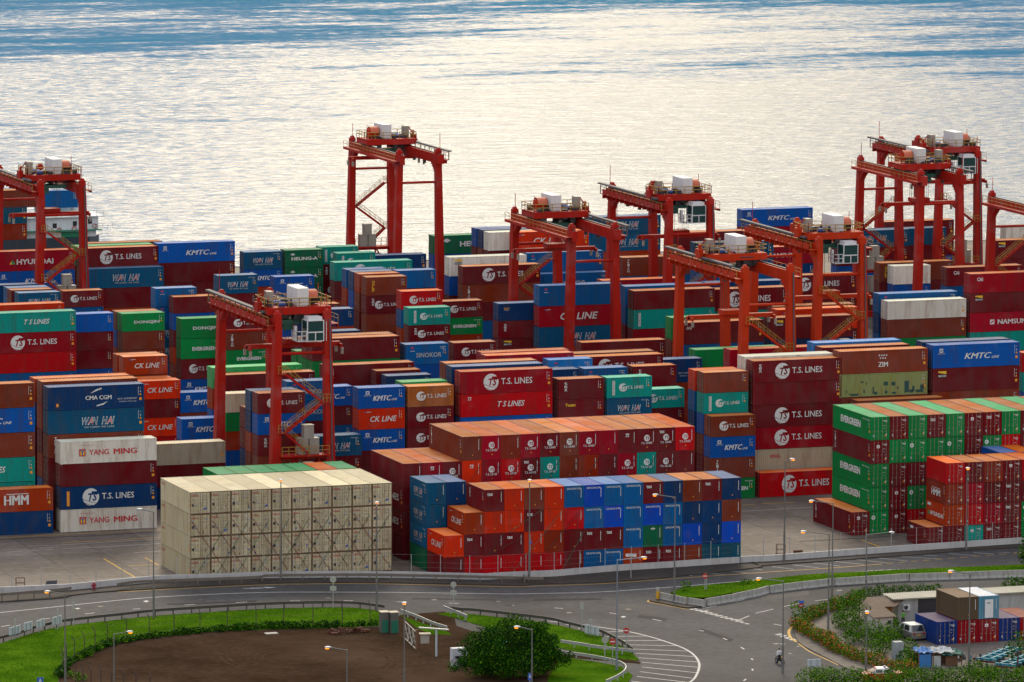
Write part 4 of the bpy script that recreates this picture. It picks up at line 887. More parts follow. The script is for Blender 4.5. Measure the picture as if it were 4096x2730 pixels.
1,370.26,846.05,8.44,40,2.78,0,sblue,,
0,370.26,846.05,5.63,40,2.78,0,navy,,
0,370.26,846.05,2.81,40,2.78,0,navy,,
0,370.26,846.05,0.00,40,2.78,0,maroon,,
1,265.40,786.60,8.31,20,2.74,0,kblue,,
0,265.40,786.60,5.54,20,2.74,0,rust,,
0,265.40,786.60,2.77,20,2.74,0,navy,,
0,265.40,786.60,0.00,20,2.74,0,navy,,
1,276.41,817.75,7.37,20,2.43,0,maroon,,
0,276.41,817.75,4.91,20,2.43,0,sblue,,
0,276.41,817.75,2.46,20,2.43,0,sblue,,
0,276.41,817.75,0.00,20,2.43,0,maroon,,
1,290.13,843.20,4.90,20,2.42,0,rust,,
0,290.13,843.20,2.45,20,2.42,0,maroon,,
0,290.13,843.20,0.00,20,2.42,0,maroon,,
0,289.65,817.75,4.96,20,2.45,0,brown,,
0,289.65,817.75,2.48,20,2.45,0,brown,,
0,289.65,817.75,0.00,20,2.45,0,navy,,
0,273.19,789.45,8.05,20,2.65,0,kblue,,
0,273.19,789.45,5.37,20,2.65,0,navy,,
0,273.19,789.45,2.68,20,2.65,0,maroon,,
0,273.19,789.45,0.00,20,2.65,0,brown,,
1,252.35,786.60,9.05,40,2.99,0,green,,
0,252.35,786.60,6.04,40,2.99,0,brown,,
0,252.35,786.60,3.02,40,2.99,0,sblue,,
0,252.35,786.60,0.00,40,2.99,0,maroon,,
1,247.71,766.85,8.51,40,2.81,0,brown,,
1,247.71,766.85,5.68,40,2.81,0,maroon,,
1,247.71,766.85,2.84,40,2.81,0,maroon,,
0,247.71,766.85,0.00,40,2.81,0,maroon,,
1,317.76,928.10,5.96,40,2.95,0,kblue,,
1,317.76,928.10,2.98,40,2.95,0,brown,,
1,317.76,928.10,0.00,40,2.95,0,brown,,
1,320.05,908.35,8.66,40,2.86,0,maroon,,
0,320.05,908.35,5.77,40,2.86,0,brown,,
0,320.05,908.35,2.89,40,2.86,0,maroon,,
0,320.05,908.35,0.00,40,2.86,0,rust,,
1,320.04,911.20,11.62,40,2.87,0,navy,,
1,320.04,911.20,8.71,40,2.87,0,brown,,
0,320.04,911.20,5.81,40,2.87,0,kblue,,
0,320.04,911.20,2.90,40,2.87,0,brown,,
0,320.04,911.20,0.00,40,2.87,0,navy,,
1,320.02,914.05,11.55,40,2.86,0,kblue,,
1,320.02,914.05,8.66,40,2.86,0,maroon,,
0,320.02,914.05,5.77,40,2.86,0,kblue,,
0,320.02,914.05,2.89,40,2.86,0,kblue,,
0,320.02,914.05,0.00,40,2.86,0,rust,,
1,302.90,877.20,8.71,40,2.87,0,kblue,,
1,302.90,877.20,5.81,40,2.87,0,maroon,,
0,302.90,877.20,2.90,40,2.87,0,navy,,
0,302.90,877.20,0.00,40,2.87,0,maroon,,
0,297.63,908.35,5.74,40,2.84,0,navy,,
0,297.63,908.35,2.87,40,2.84,0,brown,,
0,297.63,908.35,0.00,40,2.84,0,brown,,
1,285.78,880.05,8.40,40,2.77,0,maroon,,
1,285.78,880.05,5.60,40,2.77,0,rust,,
0,285.78,880.05,2.80,40,2.77,0,maroon,,
0,285.78,880.05,0.00,40,2.77,0,rust,,
0,315.67,846.05,8.44,40,2.78,0,kblue,,
0,315.67,846.05,5.63,40,2.78,0,rust,,
0,315.67,846.05,2.81,40,2.78,0,sblue,,
0,315.67,846.05,0.00,40,2.78,0,kblue,,
1,309.69,820.60,10.85,40,2.68,0,sblue,,
1,309.69,820.60,8.13,40,2.68,0,maroon,,
0,309.69,820.60,5.42,40,2.68,0,maroon,,
0,309.69,820.60,2.71,40,2.68,0,sblue,,
0,309.69,820.60,0.00,40,2.68,0,navy,,
1,321.09,817.75,9.45,40,3.12,0,teal,,
1,321.09,817.75,6.30,40,3.12,0,rust,,
0,321.09,817.75,3.15,40,3.12,0,maroon,,
0,321.09,817.75,0.00,40,3.12,0,navy,,
0,322.97,823.45,10.67,40,2.64,0,navy,,
0,322.97,823.45,8.00,40,2.64,0,rust,,
0,322.97,823.45,5.34,40,2.64,0,maroon,,
0,322.97,823.45,2.67,40,2.64,0,rust,,
0,322.97,823.45,0.00,40,2.64,0,navy,,
1,339.82,880.05,11.13,40,2.75,0,navy,,
0,339.82,880.05,8.35,40,2.75,0,rust,,
0,339.82,880.05,5.56,40,2.75,0,navy,,
0,339.82,880.05,2.78,40,2.75,0,rust,,
0,339.82,880.05,0.00,40,2.75,0,rust,,
0,331.37,848.90,9.36,40,3.09,0,brown,,
0,331.37,848.90,6.24,40,3.09,0,kblue,,
0,331.37,848.90,3.12,40,3.09,0,kblue,,
0,331.37,848.90,0.00,40,3.09,0,sblue,,
0,352.01,882.90,5.47,40,2.70,0,maroon,,
0,352.01,882.90,2.73,40,2.70,0,navy,,
0,352.01,882.90,0.00,40,2.70,0,rust,,
1,374.88,899.80,2.74,40,2.71,0,brown,,
1,374.88,899.80,0.00,40,2.71,0,brown,,
0,382.53,902.65,5.38,40,2.66,0,navy,,
0,382.53,902.65,2.69,40,2.66,0,kblue,,
0,382.53,902.65,0.00,40,2.66,0,navy,,
1,395.02,928.10,5.83,40,2.89,0,maroon,,
1,395.02,928.10,2.92,40,2.89,0,kblue,,
0,395.02,928.10,0.00,40,2.89,0,brown,,
0,406.41,905.50,6.45,40,3.20,0,brown,,
0,406.41,905.50,3.23,40,3.20,0,navy,,
0,406.41,905.50,0.00,40,3.20,0,maroon,,
1,391.67,877.20,8.47,40,2.79,0,maroon,,
0,391.67,877.20,5.64,40,2.79,0,rust,,
0,391.67,877.20,2.82,40,2.79,0,sblue,,
0,391.67,877.20,0.00,40,2.79,0,maroon,,
0,342.24,843.20,5.65,40,2.79,0,kblue,,
0,342.24,843.20,2.82,40,2.79,0,maroon,,
0,342.24,843.20,0.00,40,2.79,0,rust,,
1,269.43,846.05,7.32,20,2.41,0,navy,,
1,269.43,846.05,4.88,20,2.41,0,navy,,
0,269.43,846.05,2.44,20,2.41,0,navy,,
0,269.43,846.05,0.00,20,2.41,0,brown,,
1,263.19,820.60,9.77,20,2.41,0,rust,,
0,263.19,820.60,7.33,20,2.41,0,maroon,,
0,263.19,820.60,4.88,20,2.41,0,navy,,
0,263.19,820.60,2.44,20,2.41,0,kblue,,
0,263.19,820.60,0.00,20,2.41,0,kblue,,
1,256.73,798.00,12.12,20,2.39,0,navy,,
0,256.73,798.00,9.70,20,2.39,0,kblue,,
0,256.73,798.00,7.27,20,2.39,0,brown,,
0,256.73,798.00,4.85,20,2.39,0,kblue,,
0,256.73,798.00,2.42,20,2.39,0,rust,,
0,256.73,798.00,0.00,20,2.39,0,kblue,,
1,252.44,789.45,12.06,40,2.98,0,brown,,
1,252.44,789.45,9.04,40,2.98,0,green,,
0,252.44,789.45,6.03,40,2.98,0,maroon,,
0,252.44,789.45,3.01,40,2.98,0,kblue,,
0,252.44,789.45,0.00,40,2.98,0,kblue,,
1,252.81,792.30,9.24,40,3.05,0,green,,
0,252.81,792.30,6.16,40,3.05,0,green,,
0,252.81,792.30,3.08,40,3.05,0,sblue,,
0,252.81,792.30,0.00,40,3.05,0,brown,,
1,252.82,795.15,9.31,40,3.07,0,green,,
0,252.82,795.15,6.21,40,3.07,0,green,,
0,252.82,795.15,3.10,40,3.07,0,navy,,
0,252.82,795.15,0.00,40,3.07,0,navy,,
1,235.04,769.70,7.87,40,2.59,0,rust,,
0,235.04,769.70,5.25,40,2.59,0,maroon,,
0,235.04,769.70,2.62,40,2.59,0,rust,,
0,235.04,769.70,0.00,40,2.59,0,kblue,,
1,234.16,772.55,8.23,40,2.71,0,rust,,
1,234.16,772.55,5.49,40,2.71,0,kblue,,
0,234.16,772.55,2.74,40,2.71,0,maroon,,
0,234.16,772.55,0.00,40,2.71,0,rust,,
1,231.63,758.30,7.34,20,2.42,0,green,,
1,231.63,758.30,4.90,20,2.42,0,rust,,
1,231.63,758.30,2.45,20,2.42,0,kblue,,
0,231.63,758.30,0.00,20,2.42,0,rust,,
0,269.89,766.85,8.76,40,2.89,0,brown,,
0,269.89,766.85,5.84,40,2.89,0,kblue,,
0,269.89,766.85,2.92,40,2.89,0,maroon,,
0,269.89,766.85,0.00,40,2.89,0,maroon,,
1,270.34,769.70,11.70,40,2.89,0,crimson,,
0,270.34,769.70,8.77,40,2.89,0,maroon,,
0,270.34,769.70,5.85,40,2.89,0,navy,,
0,270.34,769.70,2.92,40,2.89,0,kblue,,
0,270.34,769.70,0.00,40,2.89,0,brown,,
0,277.64,764.00,8.45,20,2.79,0,rust,,
0,277.64,764.00,5.64,20,2.79,0,maroon,,
0,277.64,764.00,2.82,20,2.79,0,sblue,,
0,277.64,764.00,0.00,20,2.79,0,brown,,
0,282.56,766.85,8.34,40,2.75,0,sblue,,
0,282.56,766.85,5.56,40,2.75,0,kblue,,
0,282.56,766.85,2.78,40,2.75,0,maroon,,
0,282.56,766.85,0.00,40,2.75,0,kblue,,
1,283.47,772.55,10.89,40,2.69,0,brown,,
0,283.47,772.55,8.17,40,2.69,0,navy,,
0,283.47,772.55,5.44,40,2.69,0,navy,,
0,283.47,772.55,2.72,40,2.69,0,rust,,
0,283.47,772.55,0.00,40,2.69,0,brown,,
0,291.60,789.45,6.38,40,3.16,0,kblue,,
0,291.60,789.45,3.19,40,3.16,0,sblue,,
0,291.60,789.45,0.00,40,3.16,0,maroon,,
0,301.54,772.55,8.06,40,2.66,0,brown,,
0,301.54,772.55,5.38,40,2.66,0,kblue,,
0,301.54,772.55,2.69,40,2.66,0,rust,,
0,301.54,772.55,0.00,40,2.66,0,sblue,,
1,305.76,792.30,9.18,40,3.03,0,brown,,
0,305.76,792.30,6.12,40,3.03,0,maroon,,
0,305.76,792.30,3.06,40,3.03,0,rust,,
0,305.76,792.30,0.00,40,3.03,0,rust,,
1,343.06,758.30,10.53,40,2.60,0,red,TSL,
1,343.06,758.30,7.90,40,2.60,0,teal,,
1,343.06,758.30,5.27,40,2.60,0,kblue,,
0,343.06,758.30,2.63,40,2.60,0,navy,,
0,343.06,758.30,0.00,40,2.60,0,kblue,,
1,324.24,800.85,12.15,40,3.01,0,brown,,
0,324.24,800.85,9.11,40,3.01,0,navy,,
0,324.24,800.85,6.08,40,3.01,0,maroon,,
0,324.24,800.85,3.04,40,3.01,0,sblue,,
0,324.24,800.85,0.00,40,3.01,0,navy,,
0,237.39,697.10,0.00,40,2.88,1,maroon,,
0,237.39,697.10,2.91,40,2.88,1,red,,
0,237.39,697.10,5.82,40,2.88,1,maroon,,
0,239.87,697.10,0.00,40,2.88,1,maroon,,
0,239.87,697.10,2.91,40,2.88,1,maroon,,
0,239.87,697.10,5.82,40,2.88,1,teal,,
0,242.35,697.10,0.00,40,2.88,1,red,,
0,242.35,697.10,2.91,40,2.88,1,maroon,,
1,242.35,697.10,5.82,40,2.88,1,brown,,
0,244.83,697.10,0.00,40,2.88,1,brown,,
0,244.83,697.10,2.91,40,2.88,1,maroon,,
0,244.83,697.10,5.82,40,2.88,1,maroon,,
0,247.31,697.10,0.00,40,2.88,1,maroon,,
0,247.31,697.10,2.91,40,2.88,1,maroon,,
0,247.31,697.10,5.82,40,2.88,1,kblue,,
0,249.79,697.10,0.00,40,2.88,1,maroon,,
0,249.79,697.10,2.91,40,2.88,1,kblue,,
0,249.79,697.10,5.82,40,2.88,1,maroon,,
0,252.27,697.10,0.00,40,2.88,1,brown,,
0,252.27,697.10,2.91,40,2.88,1,maroon,,
0,252.27,697.10,5.82,40,2.88,1,maroon,,
0,254.75,697.10,0.00,40,2.88,1,kblue,,
0,254.75,697.10,2.91,40,2.88,1,brown,,
0,254.75,697.10,5.82,40,2.88,1,maroon,,
0,257.23,697.10,0.00,40,2.88,1,maroon,,
0,257.23,697.10,2.91,40,2.88,1,teal,,
0,257.23,697.10,5.82,40,2.88,1,maroon,,
0,259.71,697.10,0.00,40,2.88,1,maroon,,
0,259.71,697.10,2.91,40,2.88,1,maroon,,
0,259.71,697.10,5.82,40,2.88,1,red,,
0,262.19,697.10,0.00,40,2.88,1,red2,,
0,262.19,697.10,2.91,40,2.88,1,maroon,,
0,262.19,697.10,5.82,40,2.88,1,red2,,
0,264.67,697.10,0.00,40,2.88,1,brown,,
0,264.67,697.10,2.91,40,2.88,1,maroon,,
0,264.67,697.10,5.82,40,2.88,1,brown,,
0,267.15,697.10,0.00,40,2.88,1,maroon,,
0,267.15,697.10,2.91,40,2.88,1,brown,,
0,267.15,697.10,5.82,40,2.88,1,brown,,
0,269.63,697.10,0.00,40,2.88,1,teal,,
0,269.63,697.10,2.91,40,2.88,1,brown,,
0,269.63,697.10,5.82,40,2.88,1,maroon,,
1,300.50,697.80,0.00,40,2.88,2,red,,
0,303.00,697.80,0.00,40,2.88,2,maroon,,
0,303.00,697.80,2.91,40,2.88,2,maroon,,
1,303.00,697.80,5.82,40,2.88,2,green,,
1,303.00,697.80,8.73,40,2.88,2,green,,
0,305.50,697.80,0.00,40,2.88,2,green,,
0,305.50,697.80,2.91,40,2.88,2,maroon,,
0,305.50,697.80,5.82,40,2.88,2,maroon,,
1,305.50,697.80,8.73,40,2.88,2,green,rnd,
0,308.00,697.80,0.00,40,2.88,2,maroon,,
0,308.00,697.80,2.91,40,2.88,2,green,,
0,308.00,697.80,5.82,40,2.88,2,maroon,,
1,308.00,697.80,8.73,40,2.88,2,maroon,,
0,310.50,697.80,0.00,40,2.88,2,maroon,,
0,310.50,697.80,2.91,40,2.88,2,maroon,,
0,310.50,697.80,5.82,40,2.88,2,green,,
1,310.50,697.80,8.73,40,2.88,2,green,rnd,
0,313.00,697.80,0.00,40,2.88,2,green,,
0,313.00,697.80,2.91,40,2.88,2,maroon,,
0,313.00,697.80,5.82,40,2.88,2,maroon,,
1,313.00,697.80,8.73,40,2.88,2,red,,
0,315.50,697.80,0.00,40,2.88,2,maroon,,
0,315.50,697.80,2.91,40,2.88,2,maroon,,
0,315.50,697.80,5.82,40,2.88,2,maroon,,
1,315.50,697.80,8.73,40,2.88,2,maroon,,
1,315.50,697.80,11.64,40,2.88,2,maroon,,
0,318.00,697.80,0.00,40,2.88,2,maroon,,
0,318.00,697.80,2.91,40,2.88,2,maroon,,
0,318.00,697.80,5.82,40,2.88,2,green,,
0,318.00,697.80,8.73,40,2.88,2,maroon,tex,
1,318.00,697.80,11.64,40,2.88,2,ltgreen,,
0,320.50,697.80,0.00,40,2.88,2,maroon,,
0,320.50,697.80,2.91,40,2.88,2,green,,
0,320.50,697.80,5.82,40,2.88,2,maroon,,
0,320.50,697.80,8.73,40,2.88,2,maroon,,
1,320.50,697.80,11.64,40,2.88,2,maroon,,
1,302.90,685.90,2.58,20,2.55,2,red,,
1,305.40,685.90,2.58,20,2.55,2,crimson,,
1,305.40,685.90,5.16,20,2.55,2,maroon,,
1,307.90,685.90,5.16,20,2.55,2,maroon,tex,
1,310.40,685.90,0.00,20,2.55,2,green,,
1,310.40,685.90,2.58,20,2.55,2,green,rnd,
1,310.40,685.90,5.16,20,2.55,2,maroon,,
1,310.40,685.90,7.74,20,2.55,2,red,,
0,312.90,685.90,0.00,20,2.55,2,maroon,,
0,312.90,685.90,2.58,20,2.55,2,maroon,,
0,312.90,685.90,5.16,20,2.55,2,green,,
1,312.90,685.90,7.74,20,2.55,2,maroon,,
1,235.00,688.70,0.00,20,2.60,1,dgreen,,
0,237.50,688.70,0.00,20,2.60,1,navy,,
1,237.50,688.70,2.63,20,2.60,1,navy,,
1,237.50,688.70,5.26,20,2.60,1,navy,,
0,213.90,703.70,0.00,20,2.57,1,brown,,
0,213.90,703.70,2.60,20,2.57,1,maroon,,
0,213.90,703.70,5.20,20,2.57,1,kblue,,
1,213.90,703.70,7.80,20,2.57,1,green,,
0,216.40,703.70,0.00,20,2.57,1,brown,,
0,216.40,703.70,2.60,20,2.57,1,maroon,,
0,216.40,703.70,5.20,20,2.57,1,kblue,,
1,216.40,703.70,7.80,20,2.57,1,green,,
0,218.90,703.70,0.00,20,2.57,1,brown,,
0,218.90,703.70,2.60,20,2.57,1,maroon,,
0,218.90,703.70,5.20,20,2.57,1,kblue,,
1,218.90,703.70,7.80,20,2.57,1,green,,
0,221.40,703.70,0.00,20,2.57,1,brown,,
0,221.40,703.70,2.60,20,2.57,1,maroon,,
0,221.40,703.70,5.20,20,2.57,1,kblue,,
1,221.40,703.70,7.80,20,2.57,1,green,,
0,223.90,703.70,0.00,20,2.57,1,brown,,
0,223.90,703.70,2.60,20,2.57,1,maroon,,
0,223.90,703.70,5.20,20,2.57,1,kblue,,
1,223.90,703.70,7.80,20,2.57,1,green,,
0,226.40,703.70,0.00,20,2.57,1,brown,,
0,226.40,703.70,2.60,20,2.57,1,maroon,,
0,226.40,703.70,5.20,20,2.57,1,kblue,,
1,226.40,703.70,7.80,20,2.57,1,orange,,
0,228.90,703.70,0.00,20,2.57,1,brown,,
0,228.90,703.70,2.60,20,2.57,1,maroon,,
0,228.90,703.70,5.20,20,2.57,1,kblue,,
1,228.90,703.70,7.80,20,2.57,1,green,,
0,310.20,692.00,0.00,20,2.55,1,maroon,,
0,310.20,692.00,2.58,20,2.55,1,navy,,
0,310.20,692.00,5.16,20,2.55,1,maroon,,
1,310.20,692.00,7.74,20,2.55,1,kblue,,
0,312.70,692.00,0.00,20,2.55,1,maroon,,
0,312.70,692.00,2.58,20,2.55,1,brown,,
0,312.70,692.00,5.16,20,2.55,1,maroon,,
1,312.70,692.00,7.74,20,2.55,1,orange,,"""
# ---------------- setting: ground, yard, quay, water ----------------
def surf(name,c1,c2,scale,rough,c3=None,joints=False,bump=.0,detail=8,stain=.6,spec=.12):
    m=bpy.data.materials.new(name); m.use_nodes=True; nt=m.node_tree; b=nt.nodes['Principled BSDF']; L=nt.links
    tc=N(nt,'ShaderNodeTexCoord'); n1=N(nt,'ShaderNodeTexNoise'); n1.inputs['Scale'].default_value=scale; n1.inputs['Detail'].default_value=detail; n1.inputs['Roughness'].default_value=.6
    L.new(tc.outputs['Object'],n1.inputs['Vector'])
    r=N(nt,'ShaderNodeValToRGB'); r.color_ramp.elements[0].position=.35; r.color_ramp.elements[0].color=(*c1,1); r.color_ramp.elements[1].position=.68; r.color_ramp.elements[1].color=(*c2,1); L.new(n1.outputs[0],r.inputs[0])
    out=r.outputs[0]
    n3=N(nt,'ShaderNodeTexNoise'); n3.inputs['Scale'].default_value=scale*9; n3.inputs['Detail'].default_value=5; L.new(tc.outputs['Object'],n3.inputs['Vector'])
    r3=N(nt,'ShaderNodeMapRange'); r3.inputs[1].default_value=.35; r3.inputs[2].default_value=.65; r3.inputs[3].default_value=.82; r3.inputs[4].default_value=1.12; L.new(n3.outputs[0],r3.inputs[0])
    mu=N(nt,'ShaderNodeVectorMath',operation='SCALE'); L.new(out,mu.inputs[0]); L.new(r3.outputs[0],mu.inputs['Scale']); out=mu.outputs[0]
    if joints:
        br=N(nt,'ShaderNodeTexBrick'); br.inputs['Scale'].default_value=1; br.inputs['Brick Width'].default_value=joints; br.inputs['Row Height'].default_value=joints*.8; br.inputs['Mortar Size'].default_value=.06; br.offset=0
        br.inputs['Color1'].default_value=(1,1,1,1); br.inputs['Color2'].default_value=(.74,.73,.72,1); br.inputs['Mortar'].default_value=(.45,.42,.4,1); L.new(tc.outputs['Object'],br.inputs['Vector'])
        mm=N(nt,'ShaderNodeMix',data_type='RGBA',blend_type='MULTIPLY'); mm.inputs[0].default_value=1; L.new(out,mm.inputs[6]); L.new(br.outputs[0],mm.inputs[7]); out=mm.outputs[2]
    if c3:
        n2=N(nt,'ShaderNodeTexNoise'); n2.inputs['Scale'].default_value=scale*.35; n2.inputs['Detail'].default_value=5; L.new(tc.outputs['Object'],n2.inputs['Vector'])
        r2=N(nt,'ShaderNodeMapRange'); r2.inputs[1].default_value=.5; r2.inputs[2].default_value=.68; r2.inputs[3].default_value=0; r2.inputs[4].default_value=stain; L.new(n2.outputs[0],r2.inputs[0])
        mx=N(nt,'ShaderNodeMix',data_type='RGBA'); L.new(r2.outputs[0],mx.inputs[0]); L.new(out,mx.inputs[6]); mx.inputs[7].default_value=(*c3,1); out=mx.outputs[2]
    L.new(out,b.inputs['Base Color']); b.inputs['Roughness'].default_value=rough; b.inputs['Specular IOR Level'].default_value=spec
    if bump:
        bp=N(nt,'ShaderNodeBump'); bp.inputs['Strength'].default_value=1; bp.inputs['Distance'].default_value=bump; L.new(n3.outputs[0],bp.inputs['Height']); L.new(bp.outputs[0],b.inputs['Normal'])
    return m
M_ASPH=surf('asphalt_aged',(.063,.060,.061),(.088,.085,.086),.12,.75,(.036,.034,.034),stain=.75)
M_CONC=surf('yard_concrete',(.17,.137,.112),(.24,.20,.168),.1,.65,(.09,.07,.056),joints=7.5,stain=.75)
M_GRASS=surf('grass_turf',(.040,.105,.004),(.095,.185,.008),.22,.9,(.025,.075,.003),bump=.15,spec=0)
M_DIRT=surf('dirt_lot',(.046,.027,.016),(.074,.045,.028),.14,.95,(.105,.066,.042),bump=.06,stain=.75,spec=0)
M_PAVE=surf('footway',(.05,.042,.036),(.075,.062,.052),.3,.75)
M_GROUND=surf('earth',(.10,.09,.07),(.14,.13,.10),.05,.9)
M_KERB=mat('kerb_concrete',(.33,.31,.29),.7,dirt=.5,dirtc=(.14,.12,.1))
M_WALL=mat('parapet_concrete',(.46,.45,.45),.6,dirt=.5,dirtc=(.25,.22,.2),ds=.5)
def struct(name,mb,m,z=None):
    o=mb.build(name,m); o['kind']='structure'; return o
b=MB(); b.poly([(-900,-400,-.06),(1500,-400,-.06),(1500,995,-.06),(-900,995,-.06)]); struct('ground',b,M_GROUND)
b=MB(); b.poly([(-900,995,-.3),(1500,995,-.3),(1500,995,-12),(-900,995,-12)][::-1]); b.box(-900,994.6,-.4,1500,995.2,.12); struct('quay_wall',b,M_KERB)
def water():
    m=bpy.data.materials.new('sea_water'); m.use_nodes=True; nt=m.node_tree; L=nt.links; b=nt.nodes['Principled BSDF']
    b.inputs['IOR'].default_value=1.333
    tc=N(nt,'ShaderNodeTexCoord'); mp=N(nt,'ShaderNodeMapping'); mp.inputs['Rotation'].default_value=(0,0,.30); mp.inputs['Scale'].default_value=(.30,1,1); L.new(tc.outputs['Object'],mp.inputs[0])
    def nz(s,d,r=.55):
        n=N(nt,'ShaderNodeTexNoise'); n.inputs['Scale'].default_value=s; n.inputs['Detail'].default_value=d; n.inputs['Roughness'].default_value=r; L.new(mp.outputs[0],n.inputs['Vector']); return n
    a=nz(.55,4,.62); c_=nz(.12,4)
    ad=N(nt,'ShaderNodeMath',operation='MULTIPLY_ADD'); L.new(c_.outputs[0],ad.inputs[0]); ad.inputs[1].default_value=1.6; L.new(a.outputs[0],ad.inputs[2])
    # patches of bluer water colour, more frequent far out
    wp=nz(.012,7,.68); wq=nz(.10,6,.7); sx=N(nt,'ShaderNodeSeparateXYZ'); L.new(tc.outputs['Object'],sx.inputs[0])
    fy=N(nt,'ShaderNodeMapRange'); fy.inputs[1].default_value=1150; fy.inputs[2].default_value=1620; fy.inputs[3].default_value=-.22; fy.inputs[4].default_value=.13; L.new(sx.outputs[1],fy.inputs[0])
    s1=N(nt,'ShaderNodeMath',operation='MULTIPLY_ADD'); L.new(wq.outputs[0],s1.inputs[0]); s1.inputs[1].default_value=.85; L.new(wp.outputs[0],s1.inputs[2])
    s2=N(nt,'ShaderNodeMath',operation='ADD'); L.new(s1.outputs[0],s2.inputs[0]); L.new(fy.outputs[0],s2.inputs[1])
    pf=N(nt,'ShaderNodeMapRange',interpolation_type='SMOOTHSTEP'); pf.inputs[1].default_value=.82; pf.inputs[2].default_value=1.26; L.new(s2.outputs[0],pf.inputs[0])
    cm=N(nt,'ShaderNodeMix',data_type='RGBA'); L.new(pf.outputs[0],cm.inputs[0]); cm.inputs[6].default_value=(.03,.10,.20,1); cm.inputs[7].default_value=(.0,.13,.32,1); L.new(cm.outputs[2],b.inputs['Base Color'])
    bp=N(nt,'ShaderNodeBump'); bp.inputs['Distance'].default_value=WAVE; bp.inputs['Strength'].default_value=1; L.new(ad.outputs[0],bp.inputs['Height']); L.new(bp.outputs[0],b.inputs['Normal'])
    b.inputs['Roughness'].default_value=WROUGH
    mp3=N(nt,'ShaderNodeMapping'); mp3.inputs['Rotation'].default_value=(0,0,.32); mp3.inputs['Scale'].default_value=(.62,1,1); L.new(tc.outputs['Object'],mp3.inputs[0])
    rp=N(nt,'ShaderNodeTexNoise'); rp.inputs['Scale'].default_value=.55; rp.inputs['Detail'].default_value=7; rp.inputs['Roughness'].default_value=.74; L.new(mp3.outputs[0],rp.inputs['Vector'])
    # sun's glitter lane put into the colour: more blue with distance off it, metres
    ln=N(nt,'ShaderNodeMath',operation='MULTIPLY_ADD'); L.new(sx.outputs[1],ln.inputs[0]); ln.inputs[1].default_value=-.375; L.new(sx.outputs[0],ln.inputs[2])
    la=N(nt,'ShaderNodeMath',operation='ABSOLUTE'); L.new(ln.outputs[0],la.inputs[0]); lm=N(nt,'ShaderNodeMapRange',interpolation_type='SMOOTHSTEP'); lm.inputs[1].default_value=10; lm.inputs[2].default_value=125; lm.inputs[3].default_value=-.03; lm.inputs[4].default_value=.115; L.new(la.outputs[0],lm.inputs[0])
    q1=N(nt,'ShaderNodeMath',operation='MULTIPLY_ADD'); L.new(pf.outputs[0],q1.inputs[0]); q1.inputs[1].default_value=.30; L.new(rp.outputs[0],q1.inputs[2])
    q2=N(nt,'ShaderNodeMath',operation='ADD'); L.new(q1.outputs[0],q2.inputs[0]); L.new(lm.outputs[0],q2.inputs[1])
    fx=N(nt,'ShaderNodeMapRange',interpolation_type='SMOOTHSTEP'); fx.inputs[1].default_value=.47; fx.inputs[2].default_value=.76; fx.inputs[3].default_value=.02; fx.inputs[4].default_value=1; L.new(q2.outputs[0],fx.inputs[0])
    am=N(nt,'ShaderNodeMath',operation='MULTIPLY_ADD'); L.new(lm.outputs[0],am.inputs[0]); am.inputs[1].default_value=2.6; L.new(pf.outputs[0],am.inputs[2])
    ar=N(nt,'ShaderNodeMapRange'); ar.inputs[1].default_value=-.1; ar.inputs[2].default_value=.6; ar.inputs[3].default_value=.5; ar.inputs[4].default_value=RIP; L.new(am.outputs[0],ar.inputs[0])
    fm=N(nt,'ShaderNodeMath',operation='MULTIPLY'); L.new(fx.outputs[0],fm.inputs[0]); L.new(ar.outputs[0],fm.inputs[1]); fx=fm
    df=N(nt,'ShaderNodeBsdfDiffuse'); L.new(bp.outputs[0],df.inputs['Normal'])
    dc=N(nt,'ShaderNodeMix',data_type='RGBA'); L.new(pf.outputs[0],dc.inputs[0]); dc.inputs[6].default_value=(.06,.18,.34,1); dc.inputs[7].default_value=(.0,.17,.30,1); L.new(dc.outputs[2],df.inputs[0])
    ms=N(nt,'ShaderNodeMixShader'); L.new(fx.outputs[0],ms.inputs[0]); L.new(b.outputs[0],ms.inputs[1]); L.new(df.outputs[0],ms.inputs[2]); L.new(ms.outputs[0],nt.nodes['Material Output'].inputs[0])
    return m
WAVE,WROUGH,RIP=.55,.18,.93
b=MB(); b.poly([(-6000,990,-3.2),(9000,990,-3.2),(9000,16000,-3.2),(-6000,16000,-3.2)]); struct('sea_water',b,water())
# ---------------- gantry cranes ----------------
CR=mat('crane_red',(.39,.024,.018),.55,spec=.2,var=.08,dirt=.6,dirtc=(.15,.024,.016),ds=1.0); CO=mat('crane_orange',(.50,.036,.010),.5,spec=.2,var=.05,dirt=.5,dirtc=(.24,.03,.012),ds=.8)
CY=mat('handrail_yellow',(.36,.19,.018),.6); CW_=mat('cabinet_white',(.66,.66,.67),.4,dirt=.3,dirtc=(.5,.47,.42)); CG=mat('cabinet_grey',(.30,.27,.23),.5,dirt=.4)
CD=mat('machinery_dark',(.03,.03,.035),.5); CT=mat('cable_tray_grey',(.10,.10,.11),.6,spec=.15); CGL=mat('cab_glass',(.01,.05,.05),.08,spec=.8); COV=mat('hoist_cover_orange',(.55,.12,.05),.5)
CBL=mat('motor_blue',(.02,.08,.3),.5); LBOX=mat('plate_white',(.6,.62,.62),.6); ROPE=mat('hoist_rope',(.06,.055,.05),.6); CGR=mat('hoist_green',(.02,.12,.09),.5)
